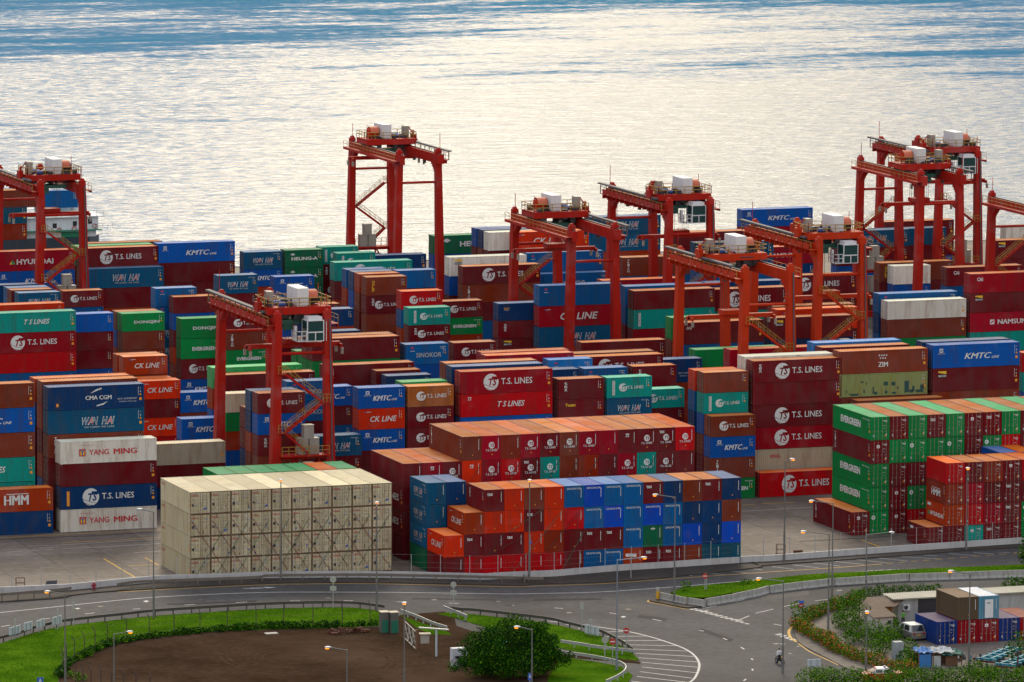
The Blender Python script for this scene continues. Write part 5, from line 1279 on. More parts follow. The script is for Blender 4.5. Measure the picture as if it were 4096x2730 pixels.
def rail(m,pts,h=1.0,step=1.5,r=.026):
    for p,q in zip(pts,pts[1:]):
        p,q=Vector(p),Vector(q); n=max(1,round((q-p).length/step))
        for k in range(n+1):
            a=p+(q-p)*(k/n); m.beam(a,a+Vector((0,0,h)),r*2)
        for hh in (h,h*.55): m.beam(p+Vector((0,0,hh)),q+Vector((0,0,hh)),r*2)
def crane(label,x,y,rot,tro,num,Wb=7.3,S=23.5,H=26.3,steel=None,cab=True,spread=17,wcol=None):
    c=steel or CR; r=empty('gantry_crane',(x+Wb/2,y+S/2,0),math.pi if rot else 0)
    tag(r,label,'gantry crane','rubber-tyred gantry cranes over the stacks')
    X0,X1,Y0,Y1=-Wb/2,Wb/2,-S/2,S/2; tx=.45; zt=H-2.0
    for X,sx in ((X0,1),(X1,-1)):
        for Y in (Y0,Y1):
            m=MB(); m.frust((X,Y,1.2),(X+sx*tx,Y,zt),(.62,.75),(.46,.58)); m.frust((X+sx*tx,Y,zt),(X+sx*tx,Y,H),(.46,.5),(.44,.42)); m.frust((X+sx*tx,Y,H),(X+sx*tx,Y,H+.35),(.34,.34),(.2,.2)); m.box(X-.8,Y-.9,.9,X+.8,Y+.9,1.35); m.build('leg',c,r)
            m=MB()
            for k in (-.95,.95): m.cyl((X-.3,Y+k,.75),(X+.3,Y+k,.75),.75,n=14)
            m.build('wheel',CD,r)
    for X,sx in ((X0,1),(X1,-1)):
        gx=X+sx*tx; m=MB()
        m.box(gx-.42,Y0-.55,zt-.05,gx+.42,Y1+1.6,H-.6)
        for Y,s in ((Y0,1),(Y1,-1)):   # haunches
            for k in range(5):
                a=k/5; m.box(gx-.40+.001*k,Y+s*.55 if s>0 else Y-.55-1.7*(1-a)**1.6,zt-.05-.34*(k+1),gx+.40-.001*k,Y+.55+1.7*(1-a)**1.6 if s>0 else Y-.55,zt-.05-.34*k)
        for k in range(12):
            yy=Y0+1+k*2; m.box(gx-.45,yy,zt,gx-.42,yy+.08,H-.65); m.box(gx+.42,yy,zt,gx+.45,yy+.08,H-.65)
        m.build('girder',c,r)
        m=MB(); m.box(gx-.1,Y0-.3,H-.6,gx+.1,Y1+1.4,H-.45); m.build('trolley_rail',CD,r)
    m=MB()   # ties between the leg pairs
    for Y in (Y0,Y1): m.cyl((X0+.3,Y,21.3),(X1-.3,Y,21.3),.2,n=8)
    m.build('tie_beam',c,r)
    m=MB()
    for Y in (Y0,Y1): m.box(X0+.6,Y-.45,1.36,X1-.6,Y+.45,2.2)
    m.build('sill_beam',c,r)
    # outer walkways
    gx=X0+tx
    m=MB(); m.box(gx-1.35,Y0-.5,zt+.5,gx-.46,Y1+1.6,zt+.58)
    for k in range(14): m.box(gx-1.3,Y0+k*1.85,zt-.1,gx-.46,Y0+k*1.85+.1,zt+.49)
    if not rot:
        for k in range(10): m.box(gx-1.40,Y0+.2+k*2.4,zt+.6,gx-1.37,Y0+2.3+k*2.4,zt+1.35)
    m.build('walkway',c,r)
    m=MB(); rail(m,[(gx-1.32,Y0-.4,zt+.58),(gx-1.32,Y1+1.5,zt+.58)],1.05,1.7); m.build('handrail',CY,r)
    m=MB(); m.box(gx-1.35,Y0+2,zt+1.9,gx-.75,Y1+2.6,zt+2.12); 
    for k in range(11): m.box(gx-1.1,Y0+2.5+k*2.3,zt+.59,gx-1.0,Y0+2.6+k*2.3,zt+1.9)
    m.build('cable_tray',CT,r)
    gx=X1-tx
    m=MB(); m.box(gx+.46,Y0-.5,zt+.5,gx+1.35,Y1+1.6,zt+.58); m.box(gx+1.3,Y0-.5,zt+.2,gx+1.36,Y1+1.6,zt+.49); m.build('walkway',c,r)
    m=MB(); rail(m,[(gx+1.32,Y0-.4,zt+.58),(gx+1.32,Y1+1.5,zt+.58)],1.05,1.7); m.build('handrail',CY,r)
    # trolley
    ty=Y0+tro; z=H-.3; x0,x1=X0+tx-.9,X1-tx+.9
    m=MB()
    for yy in (ty-2.6,ty+2.3): m.box(x0,yy,z,x1,yy+.4,z+.8)
    for xx in (x0,x0+2.2,x1-2.6,x1-.4): m.box(xx,ty-2.2,z+.1,xx+.4,ty+2.3,z+.7)
    m.box(x0,ty-2.55,z+.8,x1,ty+2.65,z+.88)
    for xx in (X0+tx,X1-tx):
        for yy in (ty-2,ty+2): m.cyl((xx-.12,yy,z-.02),(xx+.12,yy,z-.02),.26,n=10)
    m.build('trolley',c,r)
    m=MB(); rr=random.Random(num)
    for k in range(26):
        a,b_=rr.uniform(x0+.3,x1-1),rr.uniform(ty-2.3,ty+2); m.box(a,b_,z+.9,a+rr.uniform(.2,.9),b_+rr.uniform(.2,.7),z+.9+rr.uniform(.15,.75))
    for k in range(16):
        a,b_=rr.uniform(x0+.3,x1-1.2),rr.uniform(ty-2.4,ty+2); m.box(a,b_,z-rr.uniform(.2,1.0),a+rr.uniform(.3,1.2),b_+rr.uniform(.2,.7),z-.02)
    for k in range(8):
        a=rr.uniform(x0,x1-2.5); b_=rr.uniform(ty-2.6,ty+2.4); m.cyl((a,b_,z+.4),(a+rr.uniform(1,2.5),b_,z+.4),.09,n=6)
    m.build('machinery',CD,r)
    m=MB(); rail(m,[(x0,ty-2.5,z+.88),(x1,ty-2.5,z+.88),(x1,ty+2.6,z+.88),(x0,ty+2.6,z+.88),(x0,ty-2.5,z+.88)],1.1,1.4,.04); m.build('trolley_handrail',CY,r)
    m=MB(); hx=-.2; m.box(hx,ty-2.2,z+1.05,hx+1.5,ty+2.0,z+3.15)
    for k in range(4): m.box(hx-.03,ty-2.0+k*1.0,z+1.2,hx-.001,ty-1.1+k*1.0,z+3.0)
    m.box(hx+.1,ty-2.23,z+1.2,hx+.7,ty-2.201,z+3.0); m.box(hx+.8,ty-2.23,z+1.2,hx+1.4,ty-2.201,z+3.0); m.box(hx+.1,ty-2,z+.88,hx+1.4,ty+1.8,z+1.05)
    m.build('electrical_cabinet',CW_,r)
    m=MB(); m.cyl((hx+1.75,ty,z+1.75),(hx+3.3,ty,z+1.75),.75,n=14); m.build('hoist_drum',CD if not rot else CO,r)
    m=MB()
    for k in range(7):
        a0,a1=math.pi*k/7,math.pi*(k+1)/7
        q=lambda a,rr:(ty-rr*math.cos(a),z+1.75+rr*math.sin(a))
        (ya,za),(yb,zb)=q(a0,1.0),q(a1,1.0)
        m.poly([(hx+1.65,ya,za),(hx+3.1,ya,za),(hx+3.1,yb,zb),(hx+1.65,yb,zb)]); (yc,zc),(yd,zd)=q(a0,.94),q(a1,.94)
        m.poly([(hx+1.65,yd,zd),(hx+3.1,yd,zd),(hx+3.1,yc,zc),(hx+1.65,yc,zc)]); m.poly([(hx+3.1,ya,za),(hx+3.1,yc,zc),(hx+3.1,yd,zd),(hx+3.1,yb,zb)])
    m.build('hoist_cover',COV,r)
    m=MB(); m.box(x0+.5,ty-.8,z+.9,x0+1.3,ty+.6,z+2.7); m.build('control_cabinet',CG,r)
    m=MB(); m.cyl((x0+1.6,ty+.3,z+1.2),(x0+2.6,ty+.3,z+1.2),.28,n=8); m.cyl((x0+1.7,ty-1.6,z+1.2),(x0+2.5,ty-1.6,z+1.2),.3,n=8); m.build('motor',CBL,r)
    m=MB(); m.box(x0-.7,ty-.6,z+.2,x0-.1,ty+.9,z+1.4); m.beam((x0-.4,ty,z+1.4),(x0-.4,ty,z+2.0),.3); m.beam((x0-.5,ty+2.0,z+.5),(x0+.4,ty,z+2.6),.12); m.build('cable_reel_arm',c,r)
    m=MB()
    for xx,yy,hh in ((x1-.1,ty+2.4,3.2),(x0+.1,ty-2.4,2.4),(X0+tx,Y1+.9,3.0),(X1-tx,Y0+.2,2.6)): m.cyl((xx,yy,z+.3),(xx,yy,z+hh),.045,n=5)
    m.build('antenna',CR,r)
    # cab
    cz=H-.5
    if cab:
        cx0=.4; cy=ty-3.3 if not rot else ty-3.3
        m=MB(); m.box(cx0,cy-1.1,cz-3.0,cx0+2.2,cy+1.1,cz-2.92); m.box(cx0,cy-1.1,cz-.5,cx0+2.2,cy+1.1,cz-.4)
        for xx in (cx0,cx0+2.08):
            for yy in (cy-1.1,cy+.98): m.box(xx,yy,cz-2.92,xx+.12,yy+.12,cz-.5)
        m.box(cx0+.12,cy-1.09,cz-1.95,cx0+2.08,cy-1.0,cz-1.8); m.box(cx0+1.03,cy-1.09,cz-2.92,cx0+1.15,cy-1.0,cz-1.95); m.box(cx0+.12,cy+1.0,cz-2.92,cx0+2.08,cy+1.08,cz-.5); m.box(cx0+2.1,cy-.9,cz-2.9,cx0+2.17,cy+.9,cz-1.7); m.box(cx0+.2,cy-.9,cz-.4,cx0+2.0,cy+.9,cz+.0)
        cb=m.build('operator_cab',CW_,r)
        m=MB(); m.box(cx0+.13,cy-1.05,cz-2.9,cx0+2.07,cy-1.04,cz-.51); m.box(cx0+.03,cy-.97,cz-2.9,cx0+.05,cy+.97,cz-.51); m.box(cx0+2.12,cy-.97,cz-1.68,cx0+2.14,cy+.97,cz-.51); m.build('cab_window',CGL,cb)
        m=MB(); m.box(cx0-1.3,cy-1.1,cz-3.0,cx0-.02,cy+1.1,cz-2.94); rail(m,[(cx0-.1,cy-1.08,cz-2.94),(cx0-1.28,cy-1.08,cz-2.94),(cx0-1.28,cy+1.08,cz-2.94)],1.2,.5,.04)
        for k in range(6): m.beam((cx0+2.5,cy-1,cz-2.9+k*.4),(cx0+2.5,cy-.4,cz-2.9+k*.4),.06)
        m.beam((cx0+2.5,cy-1,cz-3),(cx0+2.5,cy-1,cz-.6),.07); m.beam((cx0+2.5,cy-.4,cz-3),(cx0+2.5,cy-.4,cz-.6),.07); m.box(cx0-1.2,cy+.2,cz-2.9,cx0-.9,cy+.8,cz-1.2); m.build('cab_platform',CW_,r)
    m=MB(); m.box(-2.2,ty-1.3,cz-1.1,2.2,ty+1.4,cz-.6); m.box(-1.6,ty-1,cz-1.9,-.4,ty+1,cz-1.1); m.build('hoist_sheave_frame',CGR,r)
    # spreader and ropes
    m=MB(); zs=spread
    m.box(-6.0,ty-.35,zs,6.0,ty+.35,zs+.55); m.box(-1.4,ty-1.0,zs+.56,1.4,ty+1.0,zs+1.15)
    for xx in (-6.0,5.75): m.box(xx,ty-1.2,zs-.1,xx+.25,ty+1.2,zs+.35)
    m.build('spreader',c,r)
    m=MB()
    for xx in (-6.05,5.8):
        for yy in (ty-1.35,ty+1.05): m.box(xx,yy,zs-.9,xx+.3,yy+.3,zs-.15)
    m.build('spreader_flipper',CG,r)
    m=MB()
    for xx in (-1.2,-.9,.9,1.2):
        for yy in (ty-.8,ty+.8): m.cyl((xx,yy,zs+1.1),(xx,yy,cz-.9),.03,n=4)
    m.build('hoist_rope',ROPE,r)
    # stairs zig-zag between the near pair, platform with power cabinets
    lv=[(X0+1.2,18.9),(X1-1.2,15.2),(X0+1.2,11.6),(X0+4.2,8.9)]
    m=MB(); hr=MB(); ys=Y0-.2
    for (xa,za),(xb,zb) in zip(lv,lv[1:]):
        for yy in (ys-.75,ys): m.beam((xa,yy,za),(xb,yy,zb),.08,.26)
        n=max(4,int(abs(za-zb)/.3))
        for k in range(1,n): m.box(xa+(xb-xa)*k/n-.14,ys-.72,za+(zb-za)*k/n-.02,xa+(xb-xa)*k/n+.14,ys-.03,za+(zb-za)*k/n+.02)
        for yy in (ys-.75,ys): rail(hr,[(xa,yy,za),(xb,yy,zb)],1.0,1.1,.02)
    for (xa,za),w in zip(lv[:3],(-1,1,-1)):
        x2=xa+w*.9; m.box(min(xa,x2),ys-.8,za-.1,max(xa,x2),ys+.1,za); rail(hr,[(xa,ys-.78,za),(x2,ys-.78,za)],1.0,.5,.03)
    m.build('stairway',c,r); hr.build('stair_handrail',CY,r)
    m=MB(); m.box(X0+.55,ys-1.3,8.6,X1-.55,ys+.9,8.78); m.box(X0+.55,ys-.35,8.2,X1-.55,ys+.25,8.6); m.beam((X0+.8,ys-.1,5.0),(X0+2.6,ys-.1,8.2),.22); m.beam((X0+2.9,ys,5.2),(X0+2.9,ys,8.2),.22); m.beam((X1-1.5,ys,5.2),(X1-1.5,ys,8.2),.22); m.box(X0+.55,ys-1.0,5.0,X1-.55,ys+.6,5.2)
    m.build('service_platform',c,r)
    m=MB(); rail(m,[(X0+.6,ys-1.28,8.78),(X1-.6,ys-1.28,8.78)],1.1,.9,.035); rail(m,[(X0+.6,ys-.95,5.2),(X1-.6,ys-.95,5.2)],1.1,.9,.035); m.build('platform_handrail',CY,r)
    for xa,za,hh in ((X0+3.0,8.8,1.9),(X0+4.4,8.8,1.9),(X0+3.7,10.75,1.6),(X0+2.2,5.22,2.4),(X0+3.9,5.22,2.4)):
        m=MB(); m.box(xa,ys-.5,za,xa+1.25,ys+.7,za+hh); m.box(xa-.05,ys-.55,za+hh,xa+1.3,ys+.75,za+hh+.07); m.build('power_cabinet',CG,r)
    m=MB(); gx=X0+tx; g2=gx-1.42
    for yy,ln in ((Y0+3,1.6),(Y0+8.3,.9),(Y0+14,1.9),(Y0+19.3,.8)): m.box(gx-.5,yy,zt-.05,gx-.46,yy+ln,zt+.75)
    pl=m.build('number_plate',LBOX,r)
    v,f=glyph(num,0,.02); m=MB(); B=0; yy=Y0+15.75; m.v=[(gx-.505,yy-a*1.6,zt+.1+bb*.5) for a,bb in v] ; m.f=list(f); m.m=[0]*len(f); m.build('lettering',DARK,pl)
    m=MB()
    for yy in (Y0+1.6,Y0+7,Y0+12,Y0+17,Y0+22): m.cyl((gx,yy,zt-.15),(gx,yy,zt-.6),.22,.3,n=8)
    m.build('floodlight',CD,r)
    m=MB(); m.cyl((X1+.15,Y0-.75,2),(X1-.30,Y0-.75,H-.8),.09,n=6); m.build('conduit',CT,r)
    return r

# ---------------- lettering ----------------
TXT={}
def glyph(s,shear=0,bold=0):
    if 'M' in s: bold=0
    k=(s,shear,bold)
    if k in TXT: return TXT[k]
    cu=bpy.data.curves.new('txt','FONT'); cu.body=s; cu.shear=shear; cu.offset=bold; cu.resolution_u=2; cu.size=1
    ob=bpy.data.objects.new('txt',cu); me=bpy.data.meshes.new_from_object(ob)
    v=[(p.co.x,p.co.y) for p in me.vertices]; f=[tuple(p.vertices) for p in me.polygons]
    x0=min(p[0] for p in v);x1=max(p[0] for p in v);y0=min(p[1] for p in v);y1=max(p[1] for p in v)
    v=[((p[0]-x0)/(x1-x0),(p[1]-y0)/(y1-y0)) for p in v]
    bpy.data.objects.remove(ob); bpy.data.meshes.remove(me); bpy.data.curves.remove(cu)
    TXT[k]=(v,f); return TXT[k]
# slots: 0 white 1 body colour 2 red 3 orange 4 dark 5 yellow 6 grey 7 blue 8 green
class Mark:
    def __init__(s): s.p=[]  # (verts2d+level, faces, slot)
    def t(s,txt,x0,x1,z0,z1,slot=0,shear=0,bold=.012,lv=0):
        v,f=glyph(txt,shear,bold)
        if 'M' in txt and bold>.011:
            q_=.055*(z1-z0); s.p.append(([(x0+q_+a*(x1-x0),z0+b*(z1-z0),lv+.5) for a,b in v],f,slot)); s.p.append(([(x0+q_*2+a*(x1-x0),z0+b*(z1-z0),lv+.8) for a,b in v],f,slot))
        s.p.append(([(x0+a*(x1-x0),z0+b*(z1-z0),lv) for a,b in v],f,slot))
    def vt(s,txt,x,w,z0,z1,slot=0,bold=.012):   # letters stacked downwards
        n=len(txt); h=(z1-z0)/n
        for i,ch in enumerate(txt):
            if ch!=' ': s.t(ch,x,x+w,z1-(i+.9)*h,z1-i*h-.02,slot,0,bold)
    def r(s,x0,x1,z0,z1,slot=0,lv=0): s.p.append(([(x0,z0,lv),(x1,z0,lv),(x1,z1,lv),(x0,z1,lv)],[(0,1,2,3)],slot))
    def pg(s,pts,slot=0,lv=0): s.p.append(([(a,b,lv) for a,b in pts],[tuple(range(len(pts)))],slot))
    def disc(s,x,z,rx,rz,slot=0,lv=0,n=28): s.pg([(x+rx*math.cos(6.2832*i/n),z+rz*math.sin(6.2832*i/n)) for i in range(n)],slot,lv)
    def globe(s,x,z,r):
        s.disc(x,z,r,r*.96,0)
        for k in (-.55,-.2): s.pg([(x-r*.98,z+r*(k-.03)),(x-r*.1,z+r*(k-.38)),(x+r*.6,z+r*(k-.44)),(x+r*.6,z+r*(k-.40)),(x-r*.1,z+r*(k-.33)),(x-r*.98,z+r*(k+.03))],1,1)
        s.pg([(x+r*.1,z+r*.62),(x+r*1.05,z+r*.62),(x+r*1.05,z+r*.30),(x+r*.1,z+r*.36)],1,1)
        s.t('TS',x-r*.35,x+r*.8,z-r*.45,z+r*.42,1,.25,.03,1)
def mark(code,L):
    m=Mark(); a=L>10
    if code=='TS':
        if a: m.globe(4.0,1.32,1.0); m.t('T.S. LINES',5.35,9.5,1.0,1.72)
        else: m.globe(1.75,1.35,.62); m.t('T.S. LINES',2.5,5.1,1.1,1.6)
    elif code=='TS2': m.globe(3.8,1.35,1.05); m.t('T.S. LINES',5.2,9.3,1.05,1.75); m.r(.75,1.1,.4,2.1,3)
    elif code=='TSx': m.t('T.S. LINES',3,10.6,1.0,1.7)
    elif code=='TSL':
        if a: m.t('T S LINES',4.9,8.5,1.05,1.7,0,.3,.02); m.t('TS',.9,1.4,1.9,2.3,0,.3,.02)
    elif code=='KMTC':
        k=2. if a else 1; x=L*.36
        m.t('KMTC',4.4 if a else 1.85,8.1 if a else 4.25,.95,1.6,0,.3,.03); m.t('LINE',8.2 if a else 4.3,9.3 if a else 5.05,.95,1.22,0,.3,.02)
        z=1.75; x=.9; m.r(x,x+.5,z,z+.45); m.r(x+.07,x+.43,z+.09,z+.36,1,1); m.t('13',x+.1,x+.4,z+.12,z+.33,0,0,.02,2); m.t('SINCE 1954',x-.2,x+.75,z-.18,z-.06)
    elif code=='WH':
        x0,x1=(4.3,8.6) if a else (1.5,4.7); z0,z1=(.95,1.72) if a else (1.0,1.62); W=x1-x0
        for s,f0,f1,c in (('W',0,.2,1),('A',.16,.32,2),('N',.31,.46,1),('H',.58,.74,1),('A',.72,.88,2),('I',.88,.95,1)):
            m.t(s,x0+f0*W-.04,x0+f1*W+.04,z0-.05,z1+.05,0,.3,.035); m.t(s,x0+f0*W+.03,x0+f1*W-.03,z0+.03,z1-.03,c,.3,-.002 if s!='I' else 0,1)
        m.t('WE CARRY WE CARE',x0+.05*W,x0+.95*W,z0-.4,z0-.2,6)
        if not a: m.t('WHLU 251',4.6,5.5,2.2,2.3)
    elif code=='CK':
        if a: m.t('CK LINE',3.1,8.7,.85,1.75,0,.22,.015)
        else: m.t('CK LINE',1.5,5.0,.95,1.65,0,.22,.015)
        m.r(.75,.9,2.1,2.25,7); m.t('TJMM',.95,1.6,2.1,2.25)
    elif code=='EV':
        if a: m.t('EVERGREEN',2.6,8.9,1.05,1.85,0,0,.045)
        else: m.t('EVERGREEN',1.6,5.1,1.05,1.55,0,0,.045)
        m.t('EGHU 904418 0',L*.78,L*.96,2.15,2.27,0)
    elif code=='SK':
        if a: m.t('SINOKOR',3.2,8.6,.9,1.6,6,0,.02)
        else: m.t('SINOKOR',1.5,5.1,.9,1.5,6,0,.02)
    if code in('SK','SKs'):
        m.disc(.95,2.1,.22,.2,2); m.pg([(.73,2.1),(1.17,2.1),(1.1,1.95),(.95,1.9),(.8,1.95)],7,1); m.r(.65,1.3,1.72,1.78); m.t('SKHU',L-1.2,L-.4,2.1,2.22); m.t('2104',L-1.1,L-.5,1.9,2.0)
    elif code=='TEX' or code=='TEXv' or code=='TEXTS':
        m.vt('tex',.75,.42,1.05 if code!='TEXTS' else 1.2,2.25,0)
        if code=='TEXTS' and a: m.globe(4.0,1.32,1.0); m.t('T.S. LINES',5.35,9.5,1.0,1.72)
        elif code=='TEXTS': m.globe(1.85,1.3,.6); m.t('T.S. LINES',2.6,5.1,1.1,1.55)
    elif code=='TRI' or code=='TRIv': m.vt('TRITON',.75,.33,.5,2.35,0,.02)
    elif code=='GOLD': m.vt('GOLD',.8,.4,.55,2.1,5,.03)
    elif code=='CMA':
        m.t('CMA CGM',4.7,8.0,1.05,1.5,0,0,.02); m.t('eco container',8.8,11.3,.95,1.2,6); m.t('bamboo flooring',9.0,11.2,.62,.82,6)
        m.pg([(5.3,1.75),(6.1,2.2),(6.8,2.35),(6.75,2.2),(6.1,2.0)],0); m.pg([(7.6,.85),(7.0,.45),(6.1,.3),(6.15,.42),(6.9,.6)],0); m.r(1.0,1.3,.4,.75,3)
    elif code=='YM':
        m.r(2.35,3.15,.85,1.7,2); m.r(2.5,3.0,.95,1.6,5,1); m.t('Y',2.48,3.02,.95,1.6,7,0,.05,2); m.t('YANG',3.6,6.1,.95,1.6,2,0,.012); m.t('MING',6.7,9.6,.95,1.6,2,0,.012); m.t('www.yangming.com',2.4,4.3,2.05,2.17,2)
    elif code=='HYU':
        if a: m.t('HYUNDAI',3.2,8.9,.85,1.55,0,0,.03); m.pg([(2.2,.9),(2.6,1.5),(3.0,.9)],8); m.pg([(2.1,.9),(2.35,1.3),(2.5,.9)],5,1)
        else: m.t('HYUNDAI',1.3,5.3,.8,1.35,0,0,.03); m.pg([(.5,.85),(.85,1.4),(1.2,.85)],8); m.r(.5,1.5,1.95,2.3,0)
    elif code=='DJ': m.t('DONGJIN',1.7,5.3,1.0,1.55,0,0,.03)
    elif code=='HA':
        if a: m.t('HEUNG-A',4.4,11.0,1.0,1.75,0,0,.035); m.pg([(1.5,1.9),(2.2,2.2),(2.9,1.9),(2.2,1.6)],0)
        else: m.t('HEUNG-A',1.0,5.2,1.05,1.55,0,0,.035); m.pg([(.8,1.95),(1.2,2.15),(1.6,1.95),(1.2,1.75)],0); m.t('A',1.05,1.35,1.86,2.02,1,0,.02,1)
    elif code=='CAI': m.t('CAI',1.0,1.9,1.6,2.1,0,0,.03)
    elif code=='CAIs': m.r(.5,1.0,1.8,2.3,4); m.r(1.1,2.0,1.9,2.2,0)
    elif code=='BEA': m.pg([(.75,2.3),(1.9,2.3),(1.9,1.95),(.75,2.15)],5); m.r(.75,1.9,1.6,1.93,4); m.t('BEACON',.8,1.85,1.65,1.88,0,0,.02,1)
    elif code=='NAM': m.t('NAMSUNG',4.3,9.6,1.0,1.65,0,0,.012); m.r(3.1,3.8,1.0,1.65,0); m.pg([(3.2,1.1),(3.7,1.35),(3.7,1.55),(3.2,1.3)],2,1)
    elif code=='ZIM':
        m.t('ZIM',5.3,6.6,.7,1.25,0,0,.015)
        for k in range(7): m.disc(5.45+(k if k<4 else k-3.5)*.33,2.0 if k<4 else 1.68,.1,.1,n=8)
    elif code=='OOCL': m.t('OOCL',2.4,3.9,1.6,2.0,2,0,.03)
    elif code=='TOU': m.t('Touax',.9,2.3,1.75,2.15,5,0,.04)
    elif code=='SEA': m.t('SEACO',.75,1.6,1.75,2.0,3,0,.03); m.r(.8,1.5,1.6,1.66,0)
    elif code=='DCG': m.t('DCG',.9,1.7,1.8,2.1,0,.3,.03)
    elif code in('DF','TSDF'):
        m.r(.7,1.05,.35,2.2,0); m.vt('DONGFANG',.76,.22,.4,2.15,7,.01)
        if code=='TSDF': m.globe(2.15,1.3,.55); m.t('T.S. LINES',2.75,4.9,1.1,1.5)
    elif code=='OOs': m.t('OOCL',.5,1.75,1.95,2.25,2,0,.02)
    elif code=='OLV':
        for x0,x1,z0,z1 in ((.9,1.0,.5,.8),(1.3,1.4,.35,.5),(1.5,2.6,.15,.38),(3.6,3.75,1.4,1.6),(3.3,3.45,.4,.8),(4.6,4.75,.3,1.1),(4.8,5.2,.2,.5),(6.1,6.7,1.2,1.6),(6.4,6.5,.7,.9),(6.3,6.6,.25,.6),(7.2,7.7,1.15,1.55),(7.3,7.8,.2,.4),(8.0,8.15,.7,1.0),(9.0,9.6,.3,1.6),(9.7,10.2,.25,.6),(10.1,10.4,.4,1.0),(10.6,11.6,.25,.55),(11.2,11.7,.56,1.1),(2.9,3.3,1.6,1.75)): m.r(x0,x1,z0,z1,10)
    elif code=='HMM': m.t('HMM',6.0,9.0,.8,1.9,0,0,.02); m.r(6.3,9.1,2.0,2.08,0)
    if code=='HMM' and not a:
        m=Mark(); m.t('HMM',1.6,4.2,.8,1.6,0,0,.02); m.r(1.7,4.2,1.72,1.78,0)
    # codes at the right-hand end
    if code not in('YM',):
        m.r(L-.75,L-.71,1.35,2.3,0); m.r(L-.5,L-.44,2.1,2.2,0); m.r(L-.52,L-.42,1.7,1.85,0); m.pg([(L-.6,1.35),(L-.32,1.35),(L-.46,1.6)],3)
        if a: m.r(L-.62,L-.3,.8,1.1,3)
    return m
def emark(code,door):
    m=Mark()
    if code in('ts','tts'): m.disc(1.25,1.55,.38,.36,0); m.t('TS',1.05,1.6,1.38,1.72,1,.25,.03,1); m.t('T.S. LINES',.5,1.95,.9,1.13,0,0,.02)
    if code=='tss': m.t('TS',.95,1.45,1.75,2.15,0,.25,.04)
    if code=='tts': m.t('tex',.4,1.05,2.0,2.35,0,0,.02)
    if code=='tex': m.t('tex',.35,1.05,1.85,2.25,0,0,.02)
    if code=='sk': m.t('SINOKOR',.3,2.05,2.13,2.36,0,0,.008)
    if code=='rnd': m.disc(.42,1.9,.26,.25,0); m.disc(.42,1.9,.09,.09,8,1)
    if code=='hl': m.pg([(.9,2.2),(1.22,2.35),(1.54,2.2),(1.22,2.05)],0); m.t('A',1.1,1.34,2.13,2.28,1,0,.02,1)
    if code=='stk': m.r(.75,1.15,1.75,2.1,0); m.pg([(.85,1.85),(1.05,1.85),(.95,2.0)],2,1)
    if code[:2]=='oo': m.t('OOCL',.12,.95,2.08,2.28,2,0,.03)
    if door:
        if code[:2]!='oo':
            m.r(1.55,2.1,2.15,2.21,0); m.r(1.75,2.1,2.03,2.08,0); m.r(1.6,1.85,1.62,1.68,6); m.r(1.6,1.8,1.3,1.35,6)
            m.r(1.95,2.05,.5,.75,0); m.pg([(1.75,.45),(2.0,.45),(1.88,.68)],3); m.r(.5,.8,.9,1.1,3) if code=='or' else None; m.r(.25,.4,.4,.65,6)
        else:
            R_=random.Random(code)
            for k in range(9): x=R_.uniform(.1,2.3); z=R_.uniform(.1,2.2); m.r(x,x+R_.uniform(.03,.12),z,z+R_.uniform(.1,.6),11 if k%3 else 9,-3)
            for k in range(4): x=R_.choice((.2,1.35,1.6,1.9))+R_.uniform(0,.2); z=R_.uniform(.3,2.2); m.r(x,x+R_.uniform(.08,.25),z,z+R_.uniform(.05,.25),R_.choice((0,6,7,11)),2)
            m.r(.18,.45,.95,1.25,4); m.r(.62,.8,1.0,1.25,6); m.r(.2,.3,1.6,1.68,7)
            for z in (2.2,1.95,1.7,1.1): m.r(1.45,2.1,z,z+.05,11)
            m.r(0,.085,0,2.6,9,-8); m.r(2.355,2.44,0,2.6,9,-8); m.r(.085,2.355,0,.1,9,-8); m.r(.085,2.355,2.52,2.6,9,-8); m.r(1.2,1.24,.15,2.48,9)
            for z in (.52,.92,1.32,1.72,2.12): m.r(.16,1.18,z-.02,z,11); m.r(1.26,2.28,z-.02,z,11)  # shade of the panel grid drawn as darker beige lines, here and below
            for x in (.32,.62,.92,1.42,1.72,2.02): m.r(x,x+.018,.15,2.48,11)
    else:
        m.r(2.06,2.11,1.1,2.3,0)
        for z in range(9): m.r(2.03,2.14,1.15+z*.125,1.2+z*.125,0,1) if z%2 else None
        if code in('ts','','tts'): m.pg([(1.2,.5),(1.4,.5),(1.3,.66)],3)
    return m
MKC={}
def mark_mesh(kind,code,L):  # kind: s0 s1 eL e0
    k=(kind,code,L)
    if k in MKC:return MKC[k]
    m=mark(code,L) if kind[0]=='s' else emark(code,kind=='e0')
    mb=MB()
    for v,f,sl in m.p:
        B=len(mb.v)
        for a,z,lv in v:
            d=.016+.004*lv
            mb.v.append({'s0':(a,-d,z),'s1':(L-a,2.44+d,z),'eL':(L+d,a,z),'e0':(-.045-d,2.44-a,z)}[kind])
        for q in f: mb.f.append(tuple(B+i for i in q)); mb.m.append(sl)
    MKC[k]=mb.mesh('lettering',[WHITE,DARK,REDL,ORL,DARK,YEL,GRY,BLU,GRN,RUS,OLD,OCD]) if mb.f else None
    return MKC[k]
